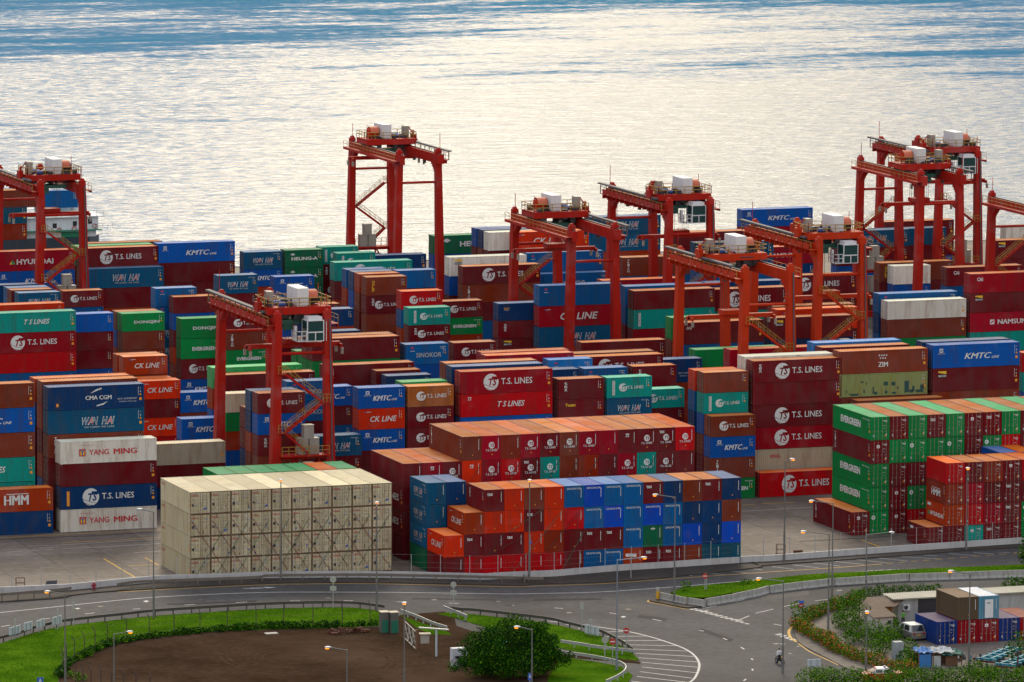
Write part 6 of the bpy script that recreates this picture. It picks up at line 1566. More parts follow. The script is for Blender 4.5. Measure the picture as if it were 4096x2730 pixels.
# ---------------- containers ----------------
def roofing(m,L,h=2.6,mi=None):
    W=2.44
    nr=max(8,round((L-.2)/.42)); sr=(L-.2)/nr
    for i in range(nr):
        a=.1+i*sr; q=[(a,.014),(a+sr*.42,.014),(a+sr*.5,.034),(a+sr*.92,.034),(a+sr,.014)]
        for (s_,d0),(t_,d1) in zip(q,q[1:]): m.poly([(s_,.1,h-d0),(t_,.1,h-d1),(t_,W-.1,h-d1),(s_,W-.1,h-d0)],mi)
def shell(L,h=2.6,detail=True,roof=False):
    m=MB(); W=2.44
    if not detail: m.box(0,0,0,L,W,h); return m
    p=.12
    for x0 in (0,L-.16):
        for y0 in (0,W-.16): m.box(x0,y0,0,x0+.16,y0+.16,h)
    for y0 in (.003,W-.103):
        m.box(.16,y0,.03,L-.16,y0+.1,.16); m.box(.16,y0,h-.1,L-.16,y0+.1,h-.003)
    for x0 in (.003,L-.103): m.box(x0,.16,.02,x0+.1,W-.16,.17); m.box(x0,.16,h-.12,x0+.1,W-.16,h-.002)
    for x0 in (-.006,L-.172):   # corner castings
        for y0 in (-.006,W-.156):
            for z0 in (-.004,h-.112): m.box(x0,y0,z0,x0+.178,y0+.162,z0+.118)
    n=max(8,round((L-.32)/.28)); st=(L-.32)/n
    def corr(fn,n,st,x0):
        prof=[]
        for i in range(n):
            a=x0+i*st; prof+=[(a,.012),(a+st*.38,.012),(a+st*.5,.055),(a+st*.88,.055)]
        prof.append((x0+n*st,.012))
        for (a,da),(b,db) in zip(prof,prof[1:]): fn(a,da,b,db)
    corr(lambda a,da,b,db:m.poly([(a,da,.16),(b,db,.16),(b,db,h-.1),(a,da,h-.1)]),n,st,.16)
    corr(lambda a,da,b,db:m.poly([(a,W-da,h-.1),(b,W-db,h-.1),(b,W-db,.16),(a,W-da,.16)]),n,st,.16)
    corr(lambda a,da,b,db:m.poly([(L-da,a,.17),(L-db,b,.17),(L-db,b,h-.12),(L-da,a,h-.12)]),9,(W-.32)/9,.16)
    if roof: roofing(m,L,h)
    m.poly([(.05,.16,.17),(.05,.16,h-.12),(.05,W-.16,h-.12),(.05,W-.16,.17)])
    m.poly([(.1,.1,.05),(.1,W-.1,.05),(L-.1,W-.1,.05),(L-.1,.1,.05)])
    return m
def roofmesh(L):
    m=MB(); roofing(m,L); return m.mesh('roof',paint('maroon'))
RF={L:roofmesh(L) for L in (12.19,6.06)}
SH={L:shell(L).mesh('body',paint('maroon')) for L in (12.19,6.06)}
def door_mesh(side,reef=False):
    m=MB(); h=2.6; y0,y1=(.165,1.215) if side==0 else (1.225,2.275)
    m.box(.0,y0,.18,.045,y1,h-.13)
    if reef:
        for z in (.5,.9,1.3,1.7,2.1): m.box(-.02,y0+.03,z,-.001,y1-.03,z+.05)
    else:
        zs=[.24,.78,1.32,1.86]
        for z in zs: m.box(-.02,y0+.08,z,-.001,y1-.08,z+.44)
    return m.mesh('door',paint('maroon'))
def bar_mesh(side):
    m=MB(); h=2.6; y0,y1=(.165,1.215) if side==0 else (1.225,2.275)
    for y in (y0+.27,y1-.27):
        m.box(-.042,y-.017,.06,-.022,y+.017,h-.05)
        for z in (.3,1.0,1.5,2.3): m.box(-.046,y-.045,z,-.0215,y+.045,z+.06)
        m.box(-.05,y-.03,.95,-.0425,y+.22,.99)
    return m.mesh('locking_bar',BAR)
DR={(s,r):door_mesh(s,r) for s in (0,1) for r in (0,1)}; BM={s:bar_mesh(s) for s in (0,1)}
def xform(o,x,y,L):
    if o==0: return (x,y),0
    if o==1: return (x,y+L),-math.pi/2
    return (x+2.44,y),math.pi/2
INK={'oocl':'oocl'}
def container(line,label):
    f=line.split(','); x,y,z=map(float,f[:3]); L=12.19 if f[3]=='40' else 6.06; h=float(f[4]); o=int(f[5]); col,mk,side=f[6],f[7],f[8]
    (px,py),rz=xform(o,x,y,L); reef=col in('oocl','white','cream')
    nm='refrigerated_container' if reef else 'shipping_container'
    r=empty(nm,(px,py,z),rz); r.scale=(1,1,h/2.6)
    tag(r,label,'refrigerated container' if reef else 'container','refrigerated containers stacked in the yard' if reef else 'containers stacked in the port yard')
    pm=paint(col)
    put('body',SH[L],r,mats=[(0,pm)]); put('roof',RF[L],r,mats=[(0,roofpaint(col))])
    if o!=1:
        for s in (0,1):
            d=put('door',DR[(s,int(col=='oocl'))],r,mats=[(0,pm)]); put('locking_bar',BM[s],d)
    parts=[]
    if o==0: parts=[('s0',mk)]
    elif o==1: parts=[('eL',mk),('s0',side)]
    else: parts=[('e0',mk),('s1',side)]
    for k,c_ in parts:
        if k[0]=='s' and not c_ and o!=0: continue
        me=mark_mesh(k,c_,L)
        if me: put('lettering',me,r,mats=[(1,pm)])
for ln in CONT.strip().split('\n'):
    a,b=ln.split('|'); container(a,b)
def stuff(lines):
    base={(L,d):shell(L,2.6,d) for L in (12.19,6.06) for d in (True,False)}
    RFM={}
    for L in (12.19,6.06): RFM[L]=MB(); roofing(RFM[L],L)
    V=[];Fc=[];M=[];mats=[];idx={}
    def mi(m):
        if m.name not in idx: idx[m.name]=len(mats); mats.append(m)
        return idx[m.name]
    def add(v,f,sl,T):
        B=len(V); V.extend(T(p) for p in v)
        Fc.extend(tuple(B+i for i in q) for q in f); M.extend(sl)
    for ln in lines.strip().split('\n'):
        g=ln.split(','); vis=g[0]=='1'; f=g[1:]
        x,y,z=map(float,f[:3]); L=12.19 if f[3]=='40' else 6.06; h=float(f[4]); o=int(f[5]); pm=paint(f[6])
        (px,py),rz=xform(o,x,y,L); c_,s_=math.cos(rz),math.sin(rz); k=h/2.6
        T=lambda p:(px+c_*p[0]-s_*p[1],py+s_*p[0]+c_*p[1],z+p[2]*k)
        b=base[(L,vis)]; add(b.v,b.f,[mi(pm)]*len(b.f),T)
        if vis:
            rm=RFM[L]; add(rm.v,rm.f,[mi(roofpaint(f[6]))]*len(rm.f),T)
            me=mark_mesh({0:'s0',1:'eL',2:'e0'}[o],f[7],L)
            if me: add([tuple(q.co) for q in me.vertices],[tuple(q.vertices) for q in me.polygons],[mi(pm) if q.material_index==1 else mi(me.materials[q.material_index]) for q in me.polygons],T)
            if o!=1:
                for s in (0,1):
                    for me,mm in ((DR[(s,0)],pm),(BM[s],BAR)): add([tuple(q.co) for q in me.vertices],[tuple(q.vertices) for q in me.polygons],[mi(mm)]*len(me.polygons),T)
    me=bpy.data.meshes.new('stacked_containers'); me.from_pydata(V,[],Fc)
    for m in mats: me.materials.append(m)
    me.polygons.foreach_set('material_index',M); me.update()
    ob=bpy.data.objects.new('stacked_containers',me); COL.objects.link(ob)
    tag(ob,'mass of partly hidden containers filling the stacks behind and below the others','containers',None,'stuff')
stuff(STUFF)

for lb,x,y,rot,tro,num,kw in (
 ('red gantry crane with white cab, frontmost, left of the beige refrigerated block',228.3,727.3,0,3.6,'11622',dict(spread=21.6)),
 ('tall red gantry crane standing alone against the bright sea, left of centre',308.9,920.2,1,7.5,'11641',dict(spread=23.5,cab=False)),
 ('red gantry crane with spreader lowered over stacks at centre, grey tray on right girder',297.3,810.5,1,8,'11621',dict(spread=21.0,cab=False)),
 ('orange gantry crane with bright yellow handrails, right of centre',301.6,756.2,0,13,'11701',dict(spread=18,steel=CO,cab=False)),
 ('red gantry crane with lamp arm and glazed white cab, behind the orange crane',322.7,838.8,0,4.5,'11637',dict(spread=20.3)),
 ('orange-red gantry crane with square white cab, right of the orange crane',323.9,785,0,4.2,'11638',dict(spread=17.5,steel=CO)),
 ('rear one of the two overlapping red gantry cranes at upper right',389.4,894.3,0,3.6,'11639',dict(spread=21)),
 ('front one of the two overlapping red gantry cranes at upper right',374.2,866.6,1,15.5,'11640',dict(spread=20.3,cab=False)),
 ('red gantry crane at the left edge beside the moored ship',243.0,890.8,0,6.5,'11636',dict(spread=20.5,cab=False)),
 ('red gantry crane cut off by the right edge of the photo',371.7,811,1,20,'11642',dict(spread=21,cab=False))):
    crane(lb,x,y,rot,tro,num,**kw)

# ---------------- foreground: wall, roads, kerbs, markings ----------------
def offs(pts,d):
    out=[];n=len(pts)
    for i in range(n):
        a=Vector(pts[max(0,i-1)][:2]); b=Vector(pts[min(n-1,i+1)][:2]); t=(b-a).normalized(); out.append((pts[i][0]-t.y*d,pts[i][1]+t.x*d))
    return out
def ribbon(m,pts,w,z0,z1,mi=None):
    a,b=offs(pts,w/2),offs(pts,-w/2)
    for i in range(len(pts)-1):
        A0,A1,B0,B1=a[i],a[i+1],b[i],b[i+1]
        m.poly([(*B0,z1),(*B1,z1),(*A1,z1),(*A0,z1)],mi); m.poly([(*B0,z0),(*B1,z0),(*B1,z1),(*B0,z1)],mi); m.poly([(*A1,z0),(*A0,z0),(*A0,z1),(*A1,z1)],mi)
    for i in (0,len(pts)-1):
        q=[(*a[i],z0),(*b[i],z0),(*b[i],z1),(*a[i],z1)]; m.poly(q if i==0 else q[::-1],mi)
def band(m,pts,w,z):
    a,b=offs(pts,w/2),offs(pts,-w/2)
    for i in range(len(pts)-1): m.poly([(*b[i],z),(*b[i+1],z),(*a[i+1],z),(*a[i],z)])
def along(pts,step,off=0):
    out=[];s=-off
    for p,q in zip(pts,pts[1:]):
        p,q=Vector(p[:2]),Vector(q[:2]); L=(q-p).length
        while s<=L:
            if s>=0: out.append((p+(q-p)*(s/L),(q-p).normalized()))
            s+=step
        s-=L
    return out
def smooth(pts,n=6):
    out=[];P=[Vector(p[:2]) for p in pts]; P=[P[0]*2-P[1]]+P+[P[-1]*2-P[-2]]
    for i in range(1,len(P)-2):
        for k in range(n):
            t=k/n; a,b,c_,d=P[i-1],P[i],P[i+1],P[i+2]
            out.append(tuple(.5*((2*b)+(c_-a)*t+(2*a-5*b+4*c_-d)*t*t+(3*b-a-3*c_+d)*t**3)))
    out.append(tuple(P[-2])); return out
WALLP=[(120,691.5)]+[(190.95,688.03),(196.70,689.44),(203.00,690.70),(214.97,689.29),(224.05,686.92),(231.94,683.75),(239.37,680.07),(241.80,680.28),(247.91,679.88),(255.83,681.27),(263.37,681.63),(273.73,682.48),(276.04,682.24),(294.40,684.15),(310.52,685.33)]+[(345,687)]
CAMROAD=[(x,y) for x,y in WALLP]
b=MB(); b.poly([(x,y,0) for x,y in WALLP]+[(345,540,0),(120,540,0)]); struct('road',b,M_ASPH)
b=MB(); b.poly([(x,y,0) for x,y in [(-900,691.5)]+WALLP+[(1500,687),(1500,995),(-900,995)]]); struct('yard_pavement',b,M_CONC)
b=MB(); ribbon(b,WALLP,.3,0,.85)
wall=empty('parapet_wall',(*WALLP[3],0)); tag(wall,'long pale concrete parapet with wire fence posts along the yard edge','wall')
o=b.build('parapet',M_WALL,wall); o.location=(-WALLP[3][0],-WALLP[3][1],0)
for p,t in along(WALLP,3.45,1)[18:56]:
    m=MB(); m.beam((p.x-WALLP[3][0],p.y-WALLP[3][1],.86),(p.x-WALLP[3][0],p.y-WALLP[3][1],2.95),.06); m.build('fence_post',STEEL,wall)
m=MB()
for z in (1.4,2.0,2.9):
    for p,q in zip(WALLP,WALLP[1:]): m.beam((p[0]-WALLP[3][0],p[1]-WALLP[3][1],z),(q[0]-WALLP[3][0],q[1]-WALLP[3][1],z),.008)
m.build('fence_wire',STEEL,wall)
KERBP=[(120,685)]+[(181.65,683.09),(190.75,684.94),(196.43,686.18),(213.93,685.98),(225.64,682.99),(241.17,675.76),(243.74,675.66),(251.65,674.57),(260.34,675.42),(272.89,678.63),(274.90,679.95),(293.26,681.53),(309.32,682.68)]+[(345,677)]
KERBP=smooth(KERBP,4)
def yat(P,x):
    for p,q in zip(P,P[1:]):
        if p[0]<=x<=q[0]: return p[1]+(q[1]-p[1])*(x-p[0])/max(1e-6,q[0]-p[0])
    return P[-1][1]
b=MB()
for p,q in zip(KERBP,KERBP[1:]): b.poly([(p[0],p[1],.13),(q[0],q[1],.13),(q[0],yat(WALLP,q[0])-.155,.13),(p[0],yat(WALLP,p[0])-.155,.13)])
ribbon(b,[(x,y) for x,y in KERBP],.22,0,.134); struct('footway',b,M_PAVE)
WP=mat('marking_white',(.5,.49,.47),.6,dirt=.75,dirtc=(.2,.19,.18),ds=2,streak=False); YP=mat('marking_yellow',(.60,.33,.015),.6,dirt=.55,dirtc=(.22,.16,.06),ds=2,streak=False)
def line(name,segs,w,m,z=.008):
    b=MB()
    for s in segs: band(b,s,w,z)
    o=b.build(name,m); o['kind']='structure'; return o
line('yellow_road_line',[smooth([(196.28,685.66),(202.36,685.80),(213.72,685.30),(218.95,684.26),(225.44,682.39),(233.26,678.75),(240.93,675.09),(244.73,674.59),(251.37,673.83),(261.13,674.57),(272.39,675.54),(280.99,675.98),(288.28,676.79)])],.2,YP)
line('yellow_dashed_line',[[p,q] for p,q in zip(*[iter([(288.85,676.95),(289.78,677.08),(290.54,677.18),(291.46,677.31),(292.26,677.49),(293.18,677.62),(293.95,677.72),(294.88,677.85),(295.64,677.95),(296.57,678.09),(297.34,678.19),(298.27,678.32),(299.04,678.42),(300.10,678.51),(300.87,678.61),(301.81,678.75),(302.58,678.84),(303.65,678.94),(304.42,679.04),(305.49,679.13),(306.27,679.23),(307.66,679.40)])]*2)],.16,YP,.0085)
line('white_road_line',[smooth([(174.38,675.28),(177.13,675.87),(179.86,676.38),(188.02,678.45),(196.83,680.61),(203.61,680.98),(212.13,680.23),(218.19,678.50),(225.48,675.95),(232.65,673.03),(239.23,670.31),(242.90,669.52),(249.38,668.46),(258.75,669.10),(270.53,670.92),(275.70,671.75),(283.82,672.50),(288.13,672.54),(303.25,670.87)]+[(340,668.5)])],.24,WP)
line('lane_dash',[[p,q] for p,q in zip(*[iter([(177.56,667.29),(178.75,667.98),(183.51,670.66),(184.22,670.89),(188.72,672.54),(190.00,672.90),(194.74,673.87),(195.63,673.98),(201.15,674.79),(202.41,674.78),(207.20,674.57),(208.53,674.53),(213.43,673.73),(214.50,673.30),(219.26,671.91),(220.23,671.43),(224.83,669.36),(225.82,668.88),(230.19,666.57),(231.26,666.06),(235.73,665.88),(236.13,665.67),(235.74,663.23),(236.58,662.88),(235.75,663.23),(236.81,662.80),(240.57,659.82),(241.38,659.08),(245.37,654.77),(246.01,653.62),(248.53,649.36),(249.02,647.88),(250.88,640.89),(251.11,640.05),(251.52,635.23),(251.54,634.10),(251.31,629.34),(251.14,627.92),(249.80,622.52),(249.57,621.52),(247.52,616.46),(247.17,615.51),(244.62,611.07),(243.98,610.10),(260.31,642.01),(260.78,640.86),(256.18,629.97),(256.71,629.65),(254.76,624.02),(255.08,623.85),(257.35,627.95),(257.59,627.58)])]*2)],.2,WP)
line('hatch_edge_line',[smooth([(236.76,651.82),(239.37,648.72),(242.67,643.28),(244.04,639.19),(244.75,634.84),(245.06,630.51),(244.59,626.27),(243.40,621.74),(241.61,617.34),(239.43,612.99),(237.60,610.26)])],.26,WP,.009)
line('hatch_line',[[p,q] for p,q in zip(*[iter([(237.98,648.95),(239.25,648.76),(238.44,646.19),(239.92,646.62),(239.80,643.08),(242.63,642.83),(239.62,640.27),(244.01,639.13),(239.98,637.52),(244.76,635.88),(240.00,634.61),(244.97,632.31),(239.58,631.94),(244.92,628.79),(238.93,629.37),(244.35,625.48),(238.24,626.68),(243.53,622.20),(237.62,624.00),(242.34,619.16),(236.60,621.26),(240.94,616.22),(235.44,618.66),(239.30,613.31),(234.08,616.08),(238.05,611.08),(232.55,613.66),(236.22,608.64)])]*2)],.2,WP)
line('bay_line',[[p,q] for p,q in zip(*[iter([(263.28,676.14),(263.61,675.70),(266.18,676.89),(267.55,675.34),(269.21,677.77),(270.56,675.80),(272.20,678.51),(273.06,677.20),(275.07,679.12),(276.75,676.42),(277.93,679.56),(279.95,676.58),(280.79,680.01),(282.91,676.99),(283.64,680.30),(286.10,677.07),(286.62,680.72),(289.08,677.48),(289.55,680.99),(292.01,677.92),(292.62,681.21),(296.16,678.31),(295.66,681.36),(296.87,680.27),(298.85,681.47),(301.43,679.04),(302.03,681.23),(303.92,679.55),(305.08,680.68),(306.18,679.70),(306.74,679.79),(307.92,679.58)])]*2)],.14,WP)
line('give_way_dash',[[p,q] for p,q in zip(*[iter([(255.02,654.30),(255.21,653.76),(255.29,653.42),(255.49,652.88),(255.53,652.47),(255.73,651.93),(255.74,651.46),(255.91,650.85),(255.96,650.44),(256.13,649.84),(256.14,649.36),(256.31,648.76),(256.33,648.28),(256.53,647.75),(256.54,647.28),(256.74,646.75),(256.76,646.27),(256.95,645.74),(256.97,645.27),(257.16,644.75),(257.18,644.28),(257.37,643.75),(257.42,643.35),(257.61,642.82),(255.52,654.37),(255.72,653.83),(255.76,653.42),(255.96,652.88),(256.01,652.47),(256.18,651.86),(256.22,651.46),(256.36,650.78),(256.41,650.37),(256.58,649.77),(256.59,649.29),(256.79,648.76),(256.81,648.28),(257.00,647.75),(257.02,647.28),(257.21,646.75),(257.23,646.27),(257.42,645.74),(257.44,645.27),(257.63,644.75),(258.04,635.73),(258.21,635.15),(258.13,634.64),(258.27,634.00),(258.18,633.43),(258.31,632.78),(258.24,632.28),(258.38,631.63),(258.47,635.97),(258.64,635.39),(258.56,634.88),(258.70,634.23),(258.60,633.66),(258.74,633.01),(258.67,632.51),(258.81,631.87)])]*2)],.42,WP)
line('edge_line',[[p,q] for p,q in zip(*[iter([(261.37,657.25),(263.33,658.38),(256.43,654.08),(258.63,655.34),(257.09,645.23),(259.66,647.90),(261.00,649.26),(262.22,650.20),(261.98,649.89),(264.01,651.36),(265.61,652.42),(268.29,653.94),(270.66,655.01),(272.86,655.66),(274.56,656.40),(277.12,656.54)])]*2)],.16,WP)
line('yellow_kerb_line',[smooth([(253.54,661.82),(252.89,661.55),(252.26,660.63),(252.42,659.61),(253.41,657.37),(254.41,654.66),(254.90,654.18)]),smooth([(253.46,661.36),(252.84,661.16),(252.44,660.57),(252.60,659.72),(253.58,657.63),(254.54,655.01)]),smooth([(262.46,641.16),(260.66,638.29),(259.47,635.64),(258.65,632.89),(258.28,630.40)]),smooth([(262.24,640.46),(260.70,638.05),(259.62,635.59),(258.82,632.99),(258.50,630.70)]),smooth([(258.16,629.47),(257.46,624.53),(257.33,620.05),(257.25,615.75)])],.16,YP,.0095)
line('direction_arrow',[[(210.81,683.45),(213.04,683.13)],[(211.67,683.58),(213.34,683.28)]],.25,WP)
b=MB(); b.poly([(x,y,.008) for x,y in [(213.40,683.92),(214.79,683.14),(213.47,682.83)]]); b.poly([(x,y,.008) for x,y in [(197.31,678.61),(197.86,679.15),(198.05,678.44),(197.50,677.90)]]); b.poly([(x,y,.008) for x,y in [(188.59,676.28),(189.04,676.69),(189.24,676.15),(188.80,675.74)]]); b.poly([(x,y,.008) for x,y in [(245.63,651.95),(246.20,652.31),(246.20,651.52),(245.66,651.23)]]); struct('road_arrow_mark',b,WP)
GD=mat('guard_rail_dark',(.07,.065,.06),.55,metal=.3,dirt=.4); GB=mat('guard_rail_brown',(.16,.14,.12),.6,metal=.2,dirt=.4)
M_PAT=surf('asphalt_patch',(.036,.034,.034),(.050,.047,.046),.3,.8); M_PAL=surf('asphalt_worn',(.075,.070,.066),(.10,.094,.088),.3,.75)
def patch(name,P_,m,z=.004):
    b=MB(); b.poly([(x,y,z) for x,y in P_]); o=b.build(name,m); o['kind']='structure'
for P_ in ([(227.28,671.22),(236.16,667.50),(235.86,666.64),(226.99,670.34)],[(240.32,666.15),(247.89,664.48),(247.71,663.24),(239.85,664.85)],[(199.54,676.27),(209.85,675.14),(209.58,674.27),(199.24,675.26)],[(248.14,652.45),(250.34,649.39),(249.43,647.36),(247.24,650.79)],[(275.20,665.38),(280.83,666.05),(280.40,664.35),(274.42,663.16)],[(251.53,642.05),(252.44,634.18),(251.31,632.68),(250.77,640.77)]): patch('asphalt_patch',P_,M_PAT)
for P_ in ([(248.50,660.25),(251.37,658.12),(252.22,654.27),(249.83,652.29),(247.17,656.71)],[(266.39,660.86),(272.72,662.07),(271.66,659.14),(264.95,657.28)],[(185.85,674.42),(191.46,675.74),(191.05,674.29),(185.35,672.62)]): patch('asphalt_worn',P_,M_PAL,.005)
for q in [(191.77,676.82),(204.05,678.01),(218.15,674.20),(229.35,669.33),(241.09,656.33),(248.26,656.35),(256.44,652.88),(255.77,630.10),(276.17,660.94)]: patch('drain_cover',[(q[0]-.3,q[1]-.3),(q[0]+.3,q[1]-.3),(q[0]+.3,q[1]+.3),(q[0]-.3,q[1]+.3)],GD,.0065)
# yard markings
line('yard_yellow_line',[[(201.41,709.27),(201.13,693.56)],[(206.31,708.54),(206.27,702.74)],[(200.00,722.56),(206.07,722.20),(212.46,722.84)],[(193.70,728.22),(200.84,728.63),(214.11,728.45)],[(292.28,725.39),(296.60,724.78)],[(292.91,694.13),(293.04,688.51)],[(289.44,724.85),(291.29,724.93)],[(202.64,703.24),(206.16,703.30)]],.22,YP)
line('yard_rail_line',[[(193.44,727.22),(204.48,726.53),(213.59,726.68)],[(294.20,730.18),(303.79,730.35)],[(285.33,695.69),(293.51,695.57),(298.68,695.90)],[(291.51,730.06),(294.29,730.05)]],.5,M_PAVE,.006)
line('yard_white_line',[[(195.28,721.14),(199.24,720.83),(204.80,721.18),(212.07,721.52)],[(196.18,719.33),(198.70,719.40)],[(191.72,717.68),(197.62,717.97)],[(198.75,718.05),(204.83,717.85),(211.10,718.23)],[(206.05,712.40),(209.48,712.69)],[(200.33,695.25),(205.51,695.07)],[(290.15,720.07),(297.10,720.43)],[(287.56,720.14),(290.26,720.03)]],.16,WP,.0075)
# guard rails
def guard(label,pts,posts=2.0,m=STEEL,h=.75):
    o0=pts[0]; r=empty('guard_rail',(*o0[:2],0)); tag(r,label,'guard rail','guard rails along the roads')
    Q=[(p[0]-o0[0],p[1]-o0[1]) for p in pts]
    b=MB(); ribbon(b,Q,.07,h-.32,h-.2); ribbon(b,offs(Q,.001),.05,h-.2,h-.12); ribbon(b,Q,.07,h-.12,h); b.build('rail',m,r)
    for p,t in along(Q,posts,.3): b=MB(); b.box(p.x-.06,p.y-.06,0,p.x+.06,p.y+.06,h-.05); b.build('post',m,r)
guard('weathered guard rail in front of the parapet below the beige containers',smooth([(196.65,686.93),(198.96,687.98),(201.22,687.90),(205.55,687.47),(213.45,686.72),(214.78,687.45),(219.37,686.45),(226.13,684.49),(234.02,681.00),(241.08,677.53),(242.72,676.66),(244.96,675.59)],3),2.6,GB,.85)
guard('short grey guard rail at the left edge beside the parapet',smooth([(178.40,683.19),(181.81,683.67),(185.94,684.33),(189.57,685.00),(190.79,685.58)],3),2.0,GB,.95)
guard('long dark guard rail along the inner edge of the curved road',smooth([(160,650)]+[(174.84,657.56),(180.02,662.61),(184.24,665.79),(187.67,666.97),(191.89,668.07),(195.87,669.18),(203.51,669.66),(208.86,669.73),(213.82,669.05),(218.64,667.47),(221.26,664.08),(221.31,663.44)],3),2.2,GD,.72)
guard('dark guard rail curving round the hatched road area',smooth([(228.09,660.59),(229.17,659.06),(230.84,657.73),(236.12,650.79),(237.18,647.83),(238.10,644.55),(239.06,641.43),(239.15,637.42),(238.95,633.03),(238.47,629.01)],3),2.2,GD)
guard('pale guard rail sloping down past the yard entrance to the canopy',smooth([(222.33,660.51),(222.82,656.07),(223.07,651.38),(223.67,648.14)],3),2.2,STEEL)
guard('short pale guard rail beside the entrance drive, near the tree',smooth([(227.67,661.12),(227.96,657.89),(228.13,654.34)],3),2.2,STEEL)
guard('pale guard rail along the middle grass strip right of the tree',smooth([(232.68,636.05),(233.93,633.94),(235.45,631.02),(237.24,628.83),(238.09,627.82)],3),2.2,STEEL)
guard('dark and pale guard rail round the lower right grass patch',smooth([(230.35,629.49),(231.84,627.56),(233.20,624.95),(234.13,622.29),(234.10,620.16),(233.69,618.39),(232.57,616.09),(230.73,613.56),(228.80,611.43)],3),2.2,STEEL)
# grass, dirt
GRASSES=[]
def sheet(name,pts,z,m,kerb=None):
    b=MB(); b.poly([(p[0],p[1],z) for p in pts])
    if kerb:
        n=len(pts)
        for i in range(n): p,q=pts[i],pts[(i+1)%n]; b.poly([(p[0],p[1],0),(q[0],q[1],0),(q[0],q[1],z),(p[0],p[1],z)])
    o=b.build(name,m); o['kind']='structure'; return o
DIRTP=smooth([(168.48,610.31),(175.30,634.93),(178.71,642.29),(182.31,647.97),(186.06,652.25),(190.54,654.49),(196.14,656.04),(200.19,656.60),(203.94,656.13),(208.22,655.64),(214.36,654.39),(217.62,653.93)],4)+[(220.20,657.71),(222.43,660.72),(227.81,661.31),(227.72,657.58),(226.04,651.94),(226.62,647.93),(232.17,645.35),(231.71,633.57),(237.51,624.40),(237.16,623.08),(230.52,629.59),(225.66,618.36),(216.04,594.61)]
G1=smooth([(150,640)]+[(171.22,653.44),(174.62,656.74),(179.89,662.12),(184.08,665.23),(187.52,666.41),(191.72,667.50),(195.70,668.61),(203.36,669.16),(208.72,669.30),(213.68,668.62),(218.50,667.04),(220.99,663.86)],3)+[(221.74,659.54),(219.73,657.09)]+smooth([(217.73,654.66),(214.43,654.60),(208.31,655.91),(204.02,656.41),(200.27,656.88),(196.24,656.38),(190.64,654.84),(186.16,652.58),(182.41,648.30),(178.80,642.62),(175.54,635.56),(173.09,627.38),(168.43,610.32),(156.22,614.36)],3)
sheet('grass_verge',G1,.05,M_GRASS,1); GRASSES.append((G1,.05))
sheet('dirt_lot',DIRTP,.03,M_DIRT)
G2=[(226.53,659.92),(227.97,660.63),(230.84,657.73),(236.12,650.79),(237.18,647.83),(238.10,644.55),(239.06,641.43),(239.15,637.42),(238.95,633.03),(238.46,628.79),(237.70,624.91),(236.22,626.12),(233.84,630.17),(232.14,634.75),(228.30,652.74),(227.83,655.98)]
sheet('grass_verge',G2,.055,M_GRASS,1); GRASSES.append((G2,.055))
G3=[(230.43,629.76),(233.20,624.95),(234.54,622.01),(233.79,616.60),(231.97,613.15),(228.11,607.89),(216.04,594.61),(224.86,618.62)]
sheet('grass_verge',G3,.06,M_GRASS,1); GRASSES.append((G3,.06))
G4=[(222.27,660.53),(222.82,656.07),(223.79,648.48),(223.68,646.47),(221.48,647.50),(221.41,652.69)]
sheet('grass_verge',G4,.045,M_GRASS,1); GRASSES.append((G4,.045))
# raised grass strip behind the concrete barriers
TOP=[(256.83,665.21),(259.43,667.64),(264.81,668.94),(270.24,670.17),(276.45,671.85),(283.51,671.75),(287.81,671.79),(303.15,670.65)]+[(318,668.5)]
BOT=[(255.28,658.68),(256.27,657.71),(258.09,657.12),(266.72,661.41),(271.54,663.27),(276.38,664.83),(285.06,665.33),(300.72,663.59)]+[(318,655)]
b=MB(); n=40
def samp(P,t):
    L=[0]
    for p,q in zip(P,P[1:]): L.append(L[-1]+math.dist(p,q))
    s=t*L[-1]
    for i in range(len(P)-1):
        if s<=L[i+1]+1e-9:
            f=(s-L[i])/(L[i+1]-L[i]); return (P[i][0]+(P[i+1][0]-P[i][0])*f,P[i][1]+(P[i+1][1]-P[i][1])*f)
    return P[-1]
for i in range(n):
    a0,a1,b0,b1=samp(TOP,i/n),samp(TOP,(i+1)/n),samp(BOT,i/n),samp(BOT,(i+1)/n)
    b.poly([(*b0,.72),(*b1,.72),(*a1,.14),(*a0,.14)]); b.poly([(*a0,.14),(*a1,.14),(*a1,0),(*a0,0)])
a0,b0=samp(TOP,0),samp(BOT,0); b.poly([(*a0,0),(*b0,0),(*b0,.72),(*a0,.14)])
struct('grass_bank',b,M_GRASS); GRASSES.append((TOP+BOT[::-1],.45))
b=MB(); N1=smooth([(253.99,661.03),(253.33,661.65),(252.47,660.80),(252.60,659.72),(253.52,657.65),(254.52,654.94),(255.42,654.80),(257.32,655.13),(257.97,657.16),(255.28,658.68),(253.99,661.03)],3); b.extr(N1[:-1],0,.14); struct('traffic_island',b,M_PAVE)
BARP=[(254.07,661.41),(255.14,658.32),(256.10,656.57),(257.34,655.61)]; BAR2=[(257.44,655.73),(260.08,656.95),(265.47,660.10),(267.23,661.57),(271.42,662.98),(276.14,664.25),(284.81,664.75),(300.45,663.00)]+[(318,654.5)]
JB=mat('barrier_concrete',(.34,.33,.30),.75,dirt=.75,dirtc=(.10,.095,.085),ds=1.2)
mj=MB(); prof=[(-.3,0),(.3,0),(.3,.08),(.16,.3),(.1,.85),(-.1,.85),(-.16,.3),(-.3,.08)]; LB=2.36
k=len(prof)
for i in range(k):
    p,q=prof[i],prof[(i+1)%k]; mj.poly([(0,p[0],p[1]),(0,q[0],q[1]),(LB,q[0],q[1]),(LB,p[0],p[1])])
